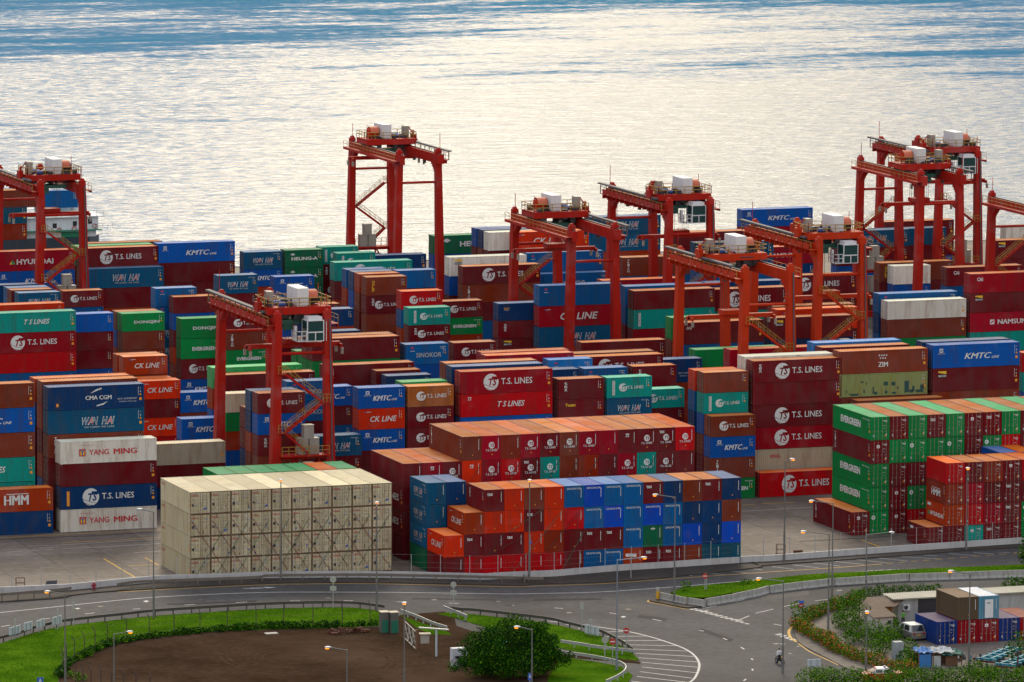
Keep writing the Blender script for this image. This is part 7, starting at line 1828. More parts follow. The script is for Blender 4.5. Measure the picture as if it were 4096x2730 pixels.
mj.poly([(0,p[0],p[1]) for p in prof]); mj.poly([(LB,p[0],p[1]) for p in reversed(prof)])
JM=mj.mesh('concrete_barrier',JB); cnt_=0
ordn=['first','second','third','fourth','fifth','sixth','seventh','eighth','ninth','tenth','eleventh','twelfth','thirteenth','fourteenth','fifteenth','sixteenth','seventeenth','eighteenth','nineteenth','twentieth']
for P_ in (BARP,BAR2):
    for p,t in along(P_,2.4):
        cnt_+=1; o=put('concrete_barrier',JM,None,(p.x,p.y,0),math.atan2(t.y,t.x))
        w_=ordn[cnt_-1] if cnt_<=20 else ('twenty-'+ordn[cnt_-21] if cnt_<40 else 'fortieth-'+ordn[cnt_-41])
        tag(o,f'mossy grey concrete barrier below the grass bank, {w_} from the island nose','barrier','concrete barriers below the grass bank')
m=MB(); q=[(253.72,661.28)][0]; m.cyl((q[0],q[1],0),(q[0],q[1],1.05),.2,n=10,m=0); m.cyl((q[0],q[1],1.05),(q[0],q[1],1.4),.2,n=10,m=1); o=m.build('bollard',[mat('bollard_yellow',(.6,.33,.02),.5),JB]); tag(o,'yellow and grey bollard at the traffic island nose','bollard')
# ---------------- street lamps ----------------
POLE=mat('lamp_pole_grey',(.17,.165,.16),.5,metal=.4); POLB=mat('lamp_pole_blue',(.22,.25,.30),.45,metal=.4); HEADM=mat('lamp_head',(.5,.52,.55),.35); GLOW=mat('sodium_glow',(.9,.4,.03),.3,emit=(1,.22,.0),es=2.4); LENS=mat('lamp_lens',(.55,.57,.6),.15)
DIRS=dict(l=(-.94,.335),r=(.94,-.335),f=(-.33,-.94),b=(.33,.94))
def lamp(label,X,Y,H,d='l',lit=True,arm=1.9,pm=None):
    pm=pm or POLE; r=empty('street_lamp',(X,Y,0)); tag(r,label,'street lamp','street lamps along the roads'); dx,dy=DIRS[d]
    m=MB(); m.cyl((0,0,0),(0,0,H*.3),.125,n=10); m.cyl((0,0,H*.3),(0,0,H),.085,.06,n=10); m.build('pole',pm,r)
    m=MB(); m.cyl((0,0,H-.08),(dx*arm,dy*arm,H+.22),.05,n=8); m.build('arm',pm,r)
    c_=(dx*(arm+.25),dy*(arm+.25),H+.25); m=MB(); m.ball((0,0,0),.24,.5,10,6)
    o=m.build('lamp_head',HEADM,r,c_); o.scale=(1.0+abs(dx)*.6,1.0+abs(dy)*.6,.9)
    m=MB(); m.ball((0,0,0),.16,.7,10,6); o=m.build('lens',GLOW if lit else LENS,r,(c_[0]+dx*.08,c_[1]+dy*.08,c_[2]-.13)); o.scale=(1+abs(dx)*.4,1+abs(dy)*.4,.8)
for lb,p,d,lit,arm,pm in (
 ('lit orange street lamp standing in the grass at the lower left corner',(*[(174.41,629.26)][0],10),'l',1,1.6,None),
 ('tall unlit street lamp at the roadside in front of the beige container block',(195.22,667.06,12.23),'l',0,1.3,None),
 ('short lit street lamp in the dirt lot, left one, head turned right',(*[(176.47,617.75)][0],7.5),'r',1,1.4,None),
 ('lit street lamp behind the parapet before the middle of the beige block',(216.71,687.64,11.79),'f',1,.7,None),
 ('street lamp with small white head before the right end of the beige block',(220.58,663.84,12.13),'b',1,.7,None),
 ('lit street lamp at the bottom centre of the dirt lot, head turned left',(*[(195.71,598.56)][0],8),'l',1,1.7,None),
 ('lit street lamp beside the lattice gate of the dirt lot',(*[(206.46,612.12)][0],10),'f',1,.6,None),
 ('lit street lamp by the parapet in front of the orange containers',(244.07,678.05,11.84),'f',1,.6,None),
 ('tall blue-grey street lamp on the small grass tip, head turned right',(233.20,619.96,12.13),'r',1,2.6,POLB),
 ('tall lit street lamp on the traffic island nose, head turned left',(254.82,658.83,12.27),'l',1,2.0,None),
 ('street lamp in front of the dark round tree',(*[(215.87,598.76)][0],9),'l',1,1.3,None),
 ('lit street lamp by the parapet left of the green container block',(277.85,682.18,12.11),'r',1,.6,None),
 ('taller of the two crossing street lamps near the flower hedge',(271.72,652.50,11.69),'l',1,2.2,None),
 ('shorter of the two crossing street lamps near the flower hedge',(262.87,632.26,11.63),'l',1,2.6,None),
 ('unlit street lamp with white head turned right, before the low maroon container',(276.53,653.90,7.63),'r',0,2.6,None),
 ('lit street lamp by the parapet before the right-hand maroon containers',(301.83,682.97,9.96),'f',1,.7,None),
 ('lit street lamp beside the motorcyclist',(*[(249.76,613.33)][0],10),'l',1,2.4,None),
 ('short lit street lamp among the bushes beside the taxi',(257.45,608.60,6.90),'f',1,.6,None),
 ('lit street lamp before the stacked private containers at lower right',(269.08,607.74,10.71),'l',1,1.8,None)):
    lamp(lb,*p,d,lit,arm,pm)
# ---------------- signs ----------------
SGB=mat('sign_back_grey',(.36,.37,.34),.5,metal=.2); SR=mat('sign_red',(.45,.02,.02),.45); SBL=mat('sign_blue',(.02,.10,.45),.45); SW=mat('sign_white',(.7,.7,.7),.5)
def sign(name,label,p,parts,cat='sign',pm=STEEL):
    r=empty(name,(p[0],p[1],0),-.34); tag(r,label,cat); H=p[2]
    m=MB(); m.cyl((0,0,0),(0,0,H),.05,n=8); m.build('post',pm,r)
    for pn,sh,z,a,bb,mm,yo in parts:
        m=MB()
        if sh=='o': m.cyl((0,yo,z),(0,yo-.03,z),a,n=20)
        elif sh=='t': m.poly([(-a,yo,z+bb),(0,yo,z-bb),(a,yo,z+bb)][::-1]); m.poly([(-a,yo-.03,z+bb),(0,yo-.03,z-bb),(a,yo-.03,z+bb)]); m.poly([(-a,yo-.03,z+bb),(a,yo-.03,z+bb),(a,yo,z+bb),(-a,yo,z+bb)])
        elif sh=='b': m.box(-a,yo-.03,z-bb,a,yo,z+bb)
        elif sh=='bar': m.box(-a,yo-.04,z-bb,a,yo-.031,z+bb)
        elif sh=='txt':
            v,f=glyph(mm[1],0,.02); m.v=[(-a+q*2*a,yo-.04,z-bb+w_*2*bb) for q,w_ in v]; m.f=list(f); m.m=[0]*len(f); m.build(pn,mm[0],r); continue
        m.build(pn,mm,r)
sign('traffic_sign','back of a round sign over a plate, in front of the beige containers',(216.54,667.37,3.43),[('disc','o',3.35,.37,0,SGB,-.05),('plate','b',2.3,.36,.26,SGB,-.05)])
sign('traffic_sign','back of a round sign over a plate, by the entrance guard rail',(228.66,660.56,3.36),[('disc','o',3.2,.34,0,SGB,-.05),('plate','b',2.25,.34,.28,SGB,-.05)])
sign('traffic_sign','tall narrow sign plate at the left end of the hatched road area',(238.08,644.02,2.80),[('plate','b',2.9,.2,.38,SGB,-.05)])
sign('traffic_sign','grey oval sign before the wide white panel beside the hatched area',(238.06,641.15,1.94),[('disc','o',1.75,.24,0,SGB,-.05)])
sign('no_entry_sign','upper red no-entry sign at the edge of the hatched road area',(238.33,630.66,2.60),[('disc','o',2.35,.33,0,SR,-.05),('bar','bar',2.35,.22,.055,SW,-.05)])
sign('no_entry_sign','lower red no-entry sign on the tip of the grass patch',(233.96,623.27,2.81),[('disc','o',2.6,.36,0,SR,-.05),('bar','bar',2.6,.25,.06,SW,-.05)])
sign('traffic_sign','pair of pale round sign backs on one post beside no-entry sign',(233.22,623.66,2.87),[('disc','o',2.75,.36,0,SGB,-.05),('lower_disc','o',1.95,.3,0,SGB,-.05)])
sign('no_entry_sign','red no-entry sign standing in the raised grass bank',(260.59,663.98,2.18),[('disc','o',2.0,.32,0,SR,-.05),('bar','bar',2.0,.22,.05,SW,-.05)])
sign('traffic_sign','dark triangular sign back just right of the bank no-entry sign',(260.90,664.29,2.19),[('triangle','t',2.1,.22,.2,GD,-.05)])
sign('street_name_sign','arrow-shaped white street name sign by the parapet',(255.93,675.85,3.02),[('panel','b',2.85,.62,.17,SW,-.05),('lettering','txt',2.93,.5,.05,(DARK,'Kwai Chung Road'),-.05),('lettering','txt',2.76,.25,.05,(DARK,'ROAD'),-.05)])
sign('no_entry_sign','red no-entry disc on a blue triangle beside the flower hedge',(264.09,643.17,1.94),[('triangle','t',2.0,.36,.3,SBL,-.02),('disc','o',1.7,.27,0,SR,-.06),('bar','bar',1.7,.18,.045,SW,-.06)])
sign('street_name_sign','grey sign panel beside the taller crossing lamp',(272.95,653.86,1.30),[('panel','b',1.05,.36,.16,SGB,-.05)])
sign('parking_sign','small blue sign on the parapet lamp by the orange containers',(244.42,678.77,5.44),[('panel','b',4.5,.18,.17,SBL,-.05),('symbol','txt',4.5,.07,.1,(SW,'P'),-.05)])
sign('traffic_sign','blue square sign with white mark at the bottom left corner',(*[(170.98,626.71)][0],1.6),[('panel','b',1.35,.33,.33,SBL,-.05),('symbol','txt',1.35,.16,.2,(SW,'A'),-.05)])
sign('traffic_sign','blue square sign with white mark below the lamp near the tree',(*[(220.36,611.81)][0],1.7),[('panel','b',1.5,.2,.4,SBL,-.05),('symbol','txt',1.55,.11,.2,(SW,'A'),-.05)])
sign('traffic_sign','narrow sign plate above the rightmost white roadside panel',(182.92,663.02,2.45),[('plate','b',2.0,.12,.35,SGB,-.05)])
sign('traffic_sign','narrow sign plate standing alone at the left road edge',(185.19,664.56,2.88),[('plate','b',2.4,.11,.4,SGB,-.05)])
sign('traffic_sign','narrow sign plate above the leftmost white roadside panel',(176.96,658.95,2.27),[('plate','b',1.9,.1,.35,SGB,-.05)])
PANM=mat('panel_back_white',(.45,.50,.53),.5)
def panel(label,a,b_,h0,h1):
    A,B=Vector(a),Vector(b_); r=empty('sign_panel',(*a,0),math.atan2((B-A).y,(B-A).x)); L=(B-A).length; tag(r,label,'sign panel','panels on two posts at the road edge')
    m=MB(); m.box(0,-.03,h0,L,.03,h1); 
    for z in (h0+.15,h1-.15): m.box(.05,-.06,z-.03,L-.05,-.031,z+.03)
    m.build('panel',PANM,r)
    for x in (L*.25,L*.75): m=MB(); m.box(x-.04,-.11,0,x+.04,-.061,h1-.05); m.build('post',STEEL,r)
for lb,q in (('leftmost of the four white panels at the left road edge',[(176.09,658.34),(177.81,659.87)]),('second of four white panels from the left road edge',[(178.40,660.73),(179.68,661.81)]),('third of four white panels from the left road edge',[(180.10,661.68),(181.44,663.13)]),('rightmost of the four white panels at the left road edge',[(182.34,663.21),(183.85,664.62)])): panel(lb,q[0],q[1],.55,1.45)
q=[(237.77,642.15),(238.56,639.86)]; panel('wide white panel on posts at the start of the hatched area',q[0],q[1],.2,1.2)
q=[(252.50,613.05),(253.97,612.92)]; panel('green-grey panel on two posts beside the lower right road',q[0],q[1],.55,1.35)

# ---------------- planting ----------------
def leafm(n,c,c2): 
    m=mat(n,c,.8,spec=.08,var=.0,dirt=.9,dirtc=c2,ds=1.3,streak=False); return m
LV=[leafm('leaf_dark',(.010,.048,.005),(.026,.085,.006)),leafm('leaf_mid',(.045,.13,.008),(.09,.19,.012)),leafm('leaf_light',(.12,.24,.014),(.19,.31,.025)),mat('flower_orange',(.60,.09,.012),.6)]
BARK=mat('bark',(.07,.05,.035),.9,dirt=.5); 
rnd=random.Random(4)
def leaves(m,c,r,n,s,w=(.55,.3,.15,0)):
    for _ in range(n):
        while 1:
            d=Vector((rnd.uniform(-1,1),rnd.uniform(-1,1),rnd.uniform(-1,1)))
            if .35<d.length<1: break
        p=Vector((c[0]+d.x*r[0],c[1]+d.y*r[1],c[2]+d.z*r[2]))
        if p.z<.05: p.z=rnd.uniform(.05,.3)
        a=Vector((rnd.gauss(0,1),rnd.gauss(0,1),rnd.gauss(0,.6))).normalized(); b_=a.cross(Vector((rnd.gauss(0,1),rnd.gauss(0,1),rnd.gauss(0,1)))).normalized()
        k=s*rnd.uniform(.6,1.3); a*=k; b_*=k*.6; t=rnd.random(); q=0
        while q<3 and t>w[q]: t-=w[q]; q+=1
        m.poly([p-a*.5,p+b_*.5,p+a*.5,p-b_*.5],q)
def bush(name,label,cat,blobs,s=.3,dens=70,w=(.45,.38,.17,0),group=None,kind=None):
    c=blobs[0]; m=MB()
    for (x,y,z,rx,ry,rz) in blobs: leaves(m,(x,y,z),(rx,ry,rz),int(dens*(rx*ry+rx*rz+ry*rz)),s,w)
    o=m.build(name,LV); tag(o,label,cat,group,kind); return o
def hedge(label,pts,h,wd,w=(.45,.38,.17,0),s=.19,dens=150,name='hedge'):
    bl=[]
    for p,t in along(pts,wd*.8): 
        k=rnd.uniform(.7,1.25); bl.append((p.x+rnd.uniform(-.2,.2),p.y+rnd.uniform(-.2,.2),h*.45*k,wd*.62*k,wd*.62*k,h*.55*k))
    return bush(name,label,'hedge',bl,s,dens,w)
def tree(label,x,y,blobs,trunks,s,dens,w):
    r=empty('broadleaf_tree',(x,y,0)); tag(r,label,'tree')
    m=MB()
    for (a,b_,r0,r1) in trunks: m.cyl(a,b_,r0,r1,n=9)
    m.build('trunk',BARK,r); m=MB()
    for (cx,cy,cz,rx,ry,rz) in blobs:
        leaves(m,(cx,cy,cz),(rx,ry,rz),int(dens*(rx*ry+rx*rz+ry*rz)),s,w)
    m.build('crown',LV,r); return r
TP=[(220.67,620.00)][0]
bl=[]
for px,py,z,r_ in ((-4.7,.2,1.9,1.7),(-3.6,-1.6,1.5,1.6),(-3.2,.8,3.7,1.8),(-1.9,-1.4,2.6,1.7),(-1.0,.6,4.9,1.75),(-.6,-2.2,1.6,1.6),(.8,-1.2,3.6,1.8),(1.3,.9,5.5,1.6),(1.9,-2.4,1.7,1.6),(2.6,-.6,4.7,1.7),(3.4,.8,5.0,1.5),(3.9,-1.6,2.8,1.7),(4.8,.3,3.5,1.6),(5.6,-.9,1.7,1.6),(.2,2.0,3.4,1.8),(-2.8,2.0,2.6,1.6),(3.0,2.2,3.2,1.7),(-5.6,.8,1.2,1.1)):
    for q in range(5):
        a=rnd.uniform(0,6.28); d=r_*rnd.uniform(.2,.75); bl.append((px+math.cos(a)*d,py+math.sin(a)*d*.8,z+rnd.uniform(-.3,.65)*r_*.7,r_*.5,r_*.48,r_*.36))
for q in range(44):   # skirts that reach the ground
    a=rnd.uniform(0,6.28); k=rnd.uniform(.45,.95); bl.append((math.cos(a)*k*5.1+.3,math.sin(a)*k*3.5,rnd.uniform(.8,2.6),1.25,1.15,1.0))
for q in range(70):
    a=rnd.uniform(0,6.28); k=rnd.random()**.5*.92; px=math.cos(a)*k; py=math.sin(a)*k; r_=rnd.uniform(.9,1.4)
    bl.append((px*5.2+.3,py*3.5,rnd.uniform(1.2,5.7*(1-.5*px*px-.3*py*py)),r_*1.1,r_,r_*.8))
tree('large dark spreading tree at the edge of the dirt lot',TP[0],TP[1],bl,[((0,0,0),(.2,.1,2.6),.38,.26),((.2,.1,2.4),(2.4,.4,4.6),.24,.1),((.1,.1,2.2),(-2.2,.3,4.0),.22,.1),((.2,.1,2.6),(.6,-.4,5.2),.2,.08),((1.8,-.3,0),(2.9,-.2,3.0),.22,.12),((2.6,.2,3),(4.4,0,3.8),.12,.06)],.22,85,(.72,.22,.06,0))
HP=smooth([(175.42,634.90),(177.89,641.13),(180.55,645.28),(183.44,649.28),(186.02,652.11),(190.58,654.63),(196.20,656.24),(200.27,656.88),(204.11,656.68),(204.68,656.80),(208.36,656.05),(214.54,654.94),(217.25,655.20)],3)
hedge('low dark weedy hedge round the edge of the dirt lot',HP,.75,1.0,(.72,.22,.06,0),.26)
FR=mat('fence_rust_brown',(.05,.035,.028),.7,dirt=.3)
wf=empty('wire_fence',(*HP[0],0)); tag(wf,'wire fence on dark bent posts round the dirt lot','fence')
for p,t in along(HP,3.3,.2):
    x,y=p.x-HP[0][0],p.y-HP[0][1]; m=MB(); m.beam((x,y,0),(x,y,2.3),.075); nx,ny=-t.y,t.x; m.beam((x,y,2.3),(x+nx*.35,y+ny*.35,2.75),.07); m.build('fence_post',FR,wf)
m=MB()
for z in (.7,1.5,2.25):
    for p,q in zip(HP,HP[1:]): m.beam((p[0]-HP[0][0],p[1]-HP[0][1],z),(q[0]-HP[0][0],q[1]-HP[0][1],z),.016)
m.build('fence_wire',FR,wf)
wf=empty('wire_fence',(*[(175.22,628.04)][0],0)); tag(wf,'near wire fence posts along the bottom edge of the dirt lot','fence')
q0=[(175.22,628.04)][0]
for p in [(175.22,628.04),(175.78,627.18),(176.38,626.30),(177.21,625.34),(178.00,624.06),(179.08,623.37),(180.09,622.02),(181.30,620.94)]: m=MB(); x,y=p[0]-q0[0],p[1]-q0[1]; m.beam((x,y,0),(x,y,2.2),.09); m.beam((x,y,2.2),(x-.2,y+.3,2.6),.08); m.build('fence_post',FR,wf)
m=MB(); m.beam((0,0,1.9),(8.5,-1.0,1.9),.016); m.build('fence_wire',FR,wf)
bush('shrub','bright green weeds inside the bend of the lot fence','shrub',[(*p,.35,.9,.8,.4) for p in [(179.84,644.07),(181.52,646.05),(183.48,649.41),(176.77,634.45),(177.02,632.28)]],.25,80,(.2,.4,.4,0))
# tyre tracks turned into the dirt
TRK=surf('tyre_track_dirt',(.060,.036,.022),(.095,.059,.037),.6,.95,(.050,.030,.018),stain=.95,spec=0); m=MB(); tc_=[(203.55,637.72)][0]
for rx,ry,a0,a1,ox,oy in ((5.2,6.5,0,5.2,0,0),(6.0,7.6,.4,6.0,0,0),(8.4,11.5,-1.2,3.9,.5,0),(9.2,12.4,-1.0,3.5,.5,0),(3.6,4.0,1,5.8,-.6,.8),(12.5,15,-.9,.9,-1,-1),(13.4,16,-.8,.8,-1,-1)):
    band(m,[(tc_[0]+ox+rx*math.cos(a0+(a1-a0)*k/40),tc_[1]+oy+ry*math.sin(a0+(a1-a0)*k/40)) for k in range(41)],.34,.034+.0015*rx*.3)
o=m.build('tyre_tracks',TRK); o['kind']='structure'
# small grass blades
def inside(p,poly):
    c_=False;n=len(poly);j=n-1
    for i in range(n):
        a,b_=poly[i],poly[j]
        if (a[1]>p[1])!=(b_[1]>p[1]) and p[0]<(b_[0]-a[0])*(p[1]-a[1])/(b_[1]-a[1])+a[0]: c_=not c_
        j=i
    return c_
m=MB()
for poly,z in GRASSES:
    x0,x1=min(p[0] for p in poly),max(p[0] for p in poly); y0,y1=min(p[1] for p in poly),max(p[1] for p in poly); x0=max(x0,160);x1=min(x1,320);y0=max(y0,625)
    for _ in range(int((x1-x0)*(y1-y0)*7)):
        p=(rnd.uniform(x0,x1),rnd.uniform(y0,y1))
        if not inside(p,poly): continue
        zz=z; a=rnd.uniform(0,3.14); h=rnd.uniform(.05,.15); w_=.06
        if z==.45:
            d=min(math.dist(p,q) for q in [samp(TOP,i/60) for i in range(61)]); d2=min(math.dist(p,q) for q in [samp(BOT,i/60) for i in range(61)]); zz=.14+.58*d/(d+d2)
        c_,s_=math.cos(a)*w_,math.sin(a)*w_; lx,ly=rnd.uniform(-.1,.1),rnd.uniform(-.1,.1)
        m.poly([(p[0]-c_,p[1]-s_,zz-.02),(p[0]+c_,p[1]+s_,zz-.02),(p[0]+lx,p[1]+ly,zz+h)],rnd.choice((1,1,1,2)))
GV=[mat('grass_blade_dark',(.03,.10,.003),.9,spec=.0),mat('grass_blade',(.065,.155,.005),.9,spec=.0),mat('grass_blade_light',(.12,.22,.010),.9,spec=.0)]
o=m.build('grass_blades',GV); tag(o,'short bright green grass on the verges','grass',None,'stuff')
bush('shrub','dark weed clump at the start of the grass bank','shrub',[(*[(259.70,667.97)][0],.5,.7,.6,.5),(*[(258.49,664.67)][0],.6,.6,.6,.4)],.25,80,(.3,.4,.3,0))
bush('shrub','dark weed clump in the middle of the grass bank','shrub',[(*[(266.50,666.16)][0],.7,.9,.6,.4)],.25,80,(.3,.4,.3,0))
q=[(302.35,666.62)][0]; tree('round green tree cut off by the right edge above the grass bank',q[0]+.6,q[1],[(0,0,2.6,1.7,1.6,1.6),(.5,.2,3.6,1.5,1.4,1.0),(-.4,-.2,1.8,1.4,1.3,1.2),(.9,0,2,1.5,1.4,1.4)],[((0,0,0),(0,0,2),.2,.14)],.3,70,(.5,.35,.15,0))
# ---------------- dirt-lot things ----------------
TAR=mat('toilet_green',(.01,.13,.08),.5,dirt=.3); TGY=mat('toilet_grey',(.10,.095,.085),.6,dirt=.4); TAN=mat('sheet_cream',(.55,.48,.36),.6,dirt=.3)
def locker(label,p,w):
    r=empty('site_locker',(*p,0),-.05); tag(r,label,'locker','lockers by the lot gate'); m=MB(); m.box(0,0,0,w,1.0,2.3); m.build('case',TGY,r)
    m=MB(); m.box(-.06,-.06,2.301,w+.06,1.06,2.38); m.build('roof',TAN,r)
    m=MB(); m.box(.08,-.05,.05,w-.06,-.001,1.45)
    for z in (.4,.75,1.1): m.box(.12,-.07,z,w-.1,-.0505,z+.06)
    m.build('door',TAR,r)
locker('left one of two tall grey and green lockers by the lot gate',[(216.58,650.09)][0],.85); locker('right one of two tall grey and green lockers by the lot gate',[(217.50,649.56)][0],.9)
RS=mat('scrap_rust',(.10,.035,.02),.8,dirt=.5); m=MB(); q=[(213.07,651.24)][0]
for k in range(34):
    x,y=rnd.uniform(-2.4,2.4),rnd.uniform(-.6,.6); z=rnd.uniform(.05,.6)*(1-abs(x)/3.2); m.beam((q[0]+x,q[1]+y,z),(q[0]+x+rnd.uniform(-.7,.7),q[1]+y+rnd.uniform(-.5,.5),z+rnd.uniform(-.1,.35)),rnd.uniform(.1,.4),rnd.uniform(.1,.3))
o=m.build('scrap_pile',RS); tag(o,'heap of rusty scrap metal at the back of the dirt lot','scrap heap',None,'stuff')
WD=mat('gate_white',(.36,.34,.29),.6,dirt=.3); WBR=mat('gate_brown',(.16,.08,.04),.7)
a,b_=Vector([(217.87,645.90)][0]),Vector([(216.75,638.48)][0]); r=empty('lattice_gate',(a.x,a.y,0),math.atan2((b_-a).y,(b_-a).x)); tag(r,'open white lattice gate between brown posts at the dirt lot','gate'); L=(b_-a).length
for x in (0,L): m=MB(); m.box(x-.12,-.1,0,x+.12,.1,2.3); m.build('gate_post',WBR,r)
m=MB()
for k in range(3):
    x0,x1=L*k/3,L*(k+1)/3; m.beam((x0,0,.2),(x1,0,1.9),.09); m.beam((x0,0,1.9),(x1,0,.2),.08); m.beam((x1,.02,.1),(x1,.02,2),.07)
m.beam((.1,0,.1),(L-.1,0,.1),.09); m.beam((.1,0,2.0),(L-.1,0,2.0),.09); m.build('gate_leaf',WD,r)
q=[(217.24,638.47)][0]; r=empty('notice_box',(*q,0),-.2); tag(r,'white notice box on two brown legs under a pale roof','notice box')
m=MB(); m.box(0,0,.75,.95,.35,1.75); m.build('box',WD,r); m=MB(); m.box(-.15,-.2,1.751,1.1,.55,1.87); m.build('roof',TAN,r)
for x in (.05,.8): m=MB(); m.box(x,.1,0,x+.12,.22,.75); m.build('leg',WBR,r)
q=[(217.58,634.20)][0]; r=empty('canopy',(*q,0)); tag(r,'white post holding a sloping pale canopy at the lot entrance','canopy'); m=MB(); m.cyl((0,0,0),(0,0,3.0),.12,n=8); m.build('post',PANM,r)
m=MB(); m.beam((-1.9,.4,3.25),(1.3,-.3,2.95),.35,.12); m.build('arm',STEEL,r)
q=[(217.18,627.65)][0]; m=MB(); m.box(q[0],q[1],0,q[0]+1.7,q[1]+.8,2.0); m.box(q[0]+.3,q[1]-.25,.95,q[0]+.75,q[1]-.001,1.2,1); m.box(q[0]+1.5,q[1]-.3,0,q[0]+2.2,q[1]-.01,.6,1); o=m.build('white_cubicle',[mat('cubicle_white',(.55,.57,.60),.5,dirt=.3),CD]); tag(o,'plain white cubicle with a small sink beside the tree','cubicle')
q=[(224.27,637.12)][0]; m=MB()
for k in range(7): m.beam((q[0]-.2+k*.35,q[1],1.15+.12*math.sin(k)),(q[0]+.2+k*.35,q[1]-.8,.75),.36,.04)
m.box(q[0]+.1,q[1]-.3,0,q[0]+.3,q[1]-.1,1.1); m.box(q[0]+1.9,q[1]-.3,0,q[0]+2.1,q[1]-.1,1.1); o=m.build('tarpaulin_lean_to',mat('tarp_cyan',(.15,.55,.60),.5,dirt=.2)); tag(o,'pale cyan tarpaulin lean-to half hidden under the tree','lean-to')
q=[(204.79,653.42)][0]; m=MB(); m.box(q[0]-.7,q[1]-.45,.04,q[0]+.7,q[1]+.45,.12); o=m.build('plank_sheet',WD); o.rotation_euler=(0,0,.0); tag(o,'pale flat board lying on the dirt lot','board')
q=[(221.79,623.86)][0]; m=MB()
for k in range(22):
    x,y=rnd.uniform(-3,1.5),rnd.uniform(-1,1); m.beam((q[0]+x,q[1]+y,.1),(q[0]+x+rnd.uniform(-.5,.5),q[1]+y+rnd.uniform(-.4,.4),rnd.uniform(.2,.9)),.1,.3)
o=m.build('junk_pile',[mat('junk_grey',(.2,.2,.2),.7,dirt=.6)]); tag(o,'dim pile of junk beneath the tree crown','junk',None,'stuff')
# ---------------- roadside small things ----------------
q=[(194.06,687.61)][0]; r=empty('fire_hydrant',(*q,0)); tag(r,'dark red fire hydrant in front of the parapet at left','hydrant'); m=MB(); m.cyl((0,0,0),(0,0,.75),.17,n=10); m.cyl((0,0,.75),(0,0,.95),.24,.1,n=10); m.cyl((-.3,0,.6),(.3,0,.6),.1,n=8); m.build('body',mat('hydrant_red',(.25,.01,.03),.5),r)
q=[(243.03,676.56)][0]; r=empty('bicycle',(q[0],q[1],.13),-.1); tag(r,'bicycle leaning behind the guard rail by the parapet lamp','bicycle')
for x in (-.5,.5):
    m=MB()
    for k in range(16):
        a0,a1=6.283*k/16,6.283*(k+1)/16; m.beam((x+.33*math.cos(a0),0,.34+.33*math.sin(a0)),(x+.33*math.cos(a1),0,.34+.33*math.sin(a1)),.045)
    m.build('wheel',CD,r)
m=MB(); m.beam((-.5,0,.34),(-.15,0,.8),.05); m.beam((-.15,0,.8),(.4,0,.8),.05); m.beam((.5,0,.34),(.38,0,1.0),.05); m.beam((-.5,0,.34),(0,0,.34),.05); m.beam((0,0,.34),(.4,0,.8),.05); m.beam((0,0,.34),(-.18,0,.9),.05); m.build('frame',CD,r)
m=MB(); m.box(-.32,-.07,.9,-.06,.07,.96); m.build('saddle',CD,r); m=MB(); m.beam((.36,-.28,1.02),(.36,.28,1.02),.05); m.build('handlebar',CD,r)
def ladder(label,q):
    r=empty('platform_ladder',(*q,0),-.2); tag(r,label,'platform ladder'); m=MB()
    for x in (0,1.0):
        for y in (0,.6): m.beam((x,y,0),(x,y,1.5),.06)
        m.beam((x,0,1.5),(x,.6,1.5),.06)
    for z in (.9,1.5): m.beam((0,.6,z),(1,.6,z),.06); m.beam((0,0,z),(1,0,z),.05)
    m.build('frame',mat('ladder_rust',(.12,.05,.03),.7),r); m=MB(); m.box(-.1,-.1,.25,1.1,.7,.4); m.build('platform',RS,r)
ladder('small rusty railed platform behind the parapet at far left',[(185.43,690.00)][0]); ladder('small rusty railed platform behind the parapet at right',[(278.23,685.37)][0])
m=MB(); q=[(189.06,690.87)][0]; m.poly([(q[0],q[1],.1),(q[0]+1.4,q[1],.1),(q[0]+1.7,q[1]+.6,.75),(q[0]+.4,q[1]+.6,.75)]); m.box(q[0],q[1],.0,q[0]+1.5,q[1]+.5,.09); o=m.build('hatch_cover',CD); tag(o,'dark raised hatch cover behind the parapet at left','hatch')
m=MB(); q=[(281.28,687.19)][0]; m.box(q[0],q[1],0,q[0]+1.0,q[1]+.5,.3); m.box(q[0]-.05,q[1]-.05,.301,q[0]+1.05,q[1]+.55,.36); o=m.build('cable_pit_cover',RS); tag(o,'low rusty cover box behind the parapet at right','hatch')
# lashing rods on the beige block and the red block
LR=mat('lashing_red',(.20,.02,.025),.6); LG=mat('lashing_green',(.035,.13,.075),.6)
def rod(X0,Y,pitch,h,c0,k0,c1,k1,mm,label,grp):
    r=MB(); r.cyl((X0+c0*pitch,Y-.12,k0*h),(X0+c1*pitch,Y-.14,k1*h),.028,n=5); o=r.build('lashing_rod',mm); tag(o,label,'lashing rod',grp)
for c_ in range(1,10):
    rod(206.5,690.3,2.48,2.63,c_-.95,2.7,c_+.75,.35,LR,f'red diagonal lashing rod crossing beige column {ordn[c_-1]} to {ordn[c_]}','lashing rods on the beige block')
    rod(206.5,690.3,2.48,2.63,c_+.85,2.6,c_-.7,.3,LG,f'green diagonal lashing rod crossing beige column {ordn[c_-1]} to {ordn[c_]}','lashing rods on the beige block')
for i_,(c0,k0,c1,k1) in enumerate(((1.9,1.75,-.6,.7),(3.9,2.9,1.4,.2),(4.9,2.9,3.1,1.1),(2.9,3,1.2,2),(1,2,.1,1),(5,1.9,3.9,.2))):
    rod(239.95,682.2,2.49,2.6,c0,k0,c1,k1,LG if i_%2 else FR,f'thin diagonal lashing rod on the orange-red front containers, {ordn[i_]} of six','lashing rods on the front red block')
for i_ in range(11):
    rod(242.35,697.1,2.48,2.91,i_+1,3.9,i_+.25,2.9,FR,f'thin diagonal lashing rod under the orange roofs, {ordn[i_]} from left','lashing rods on the orange-roofed block')
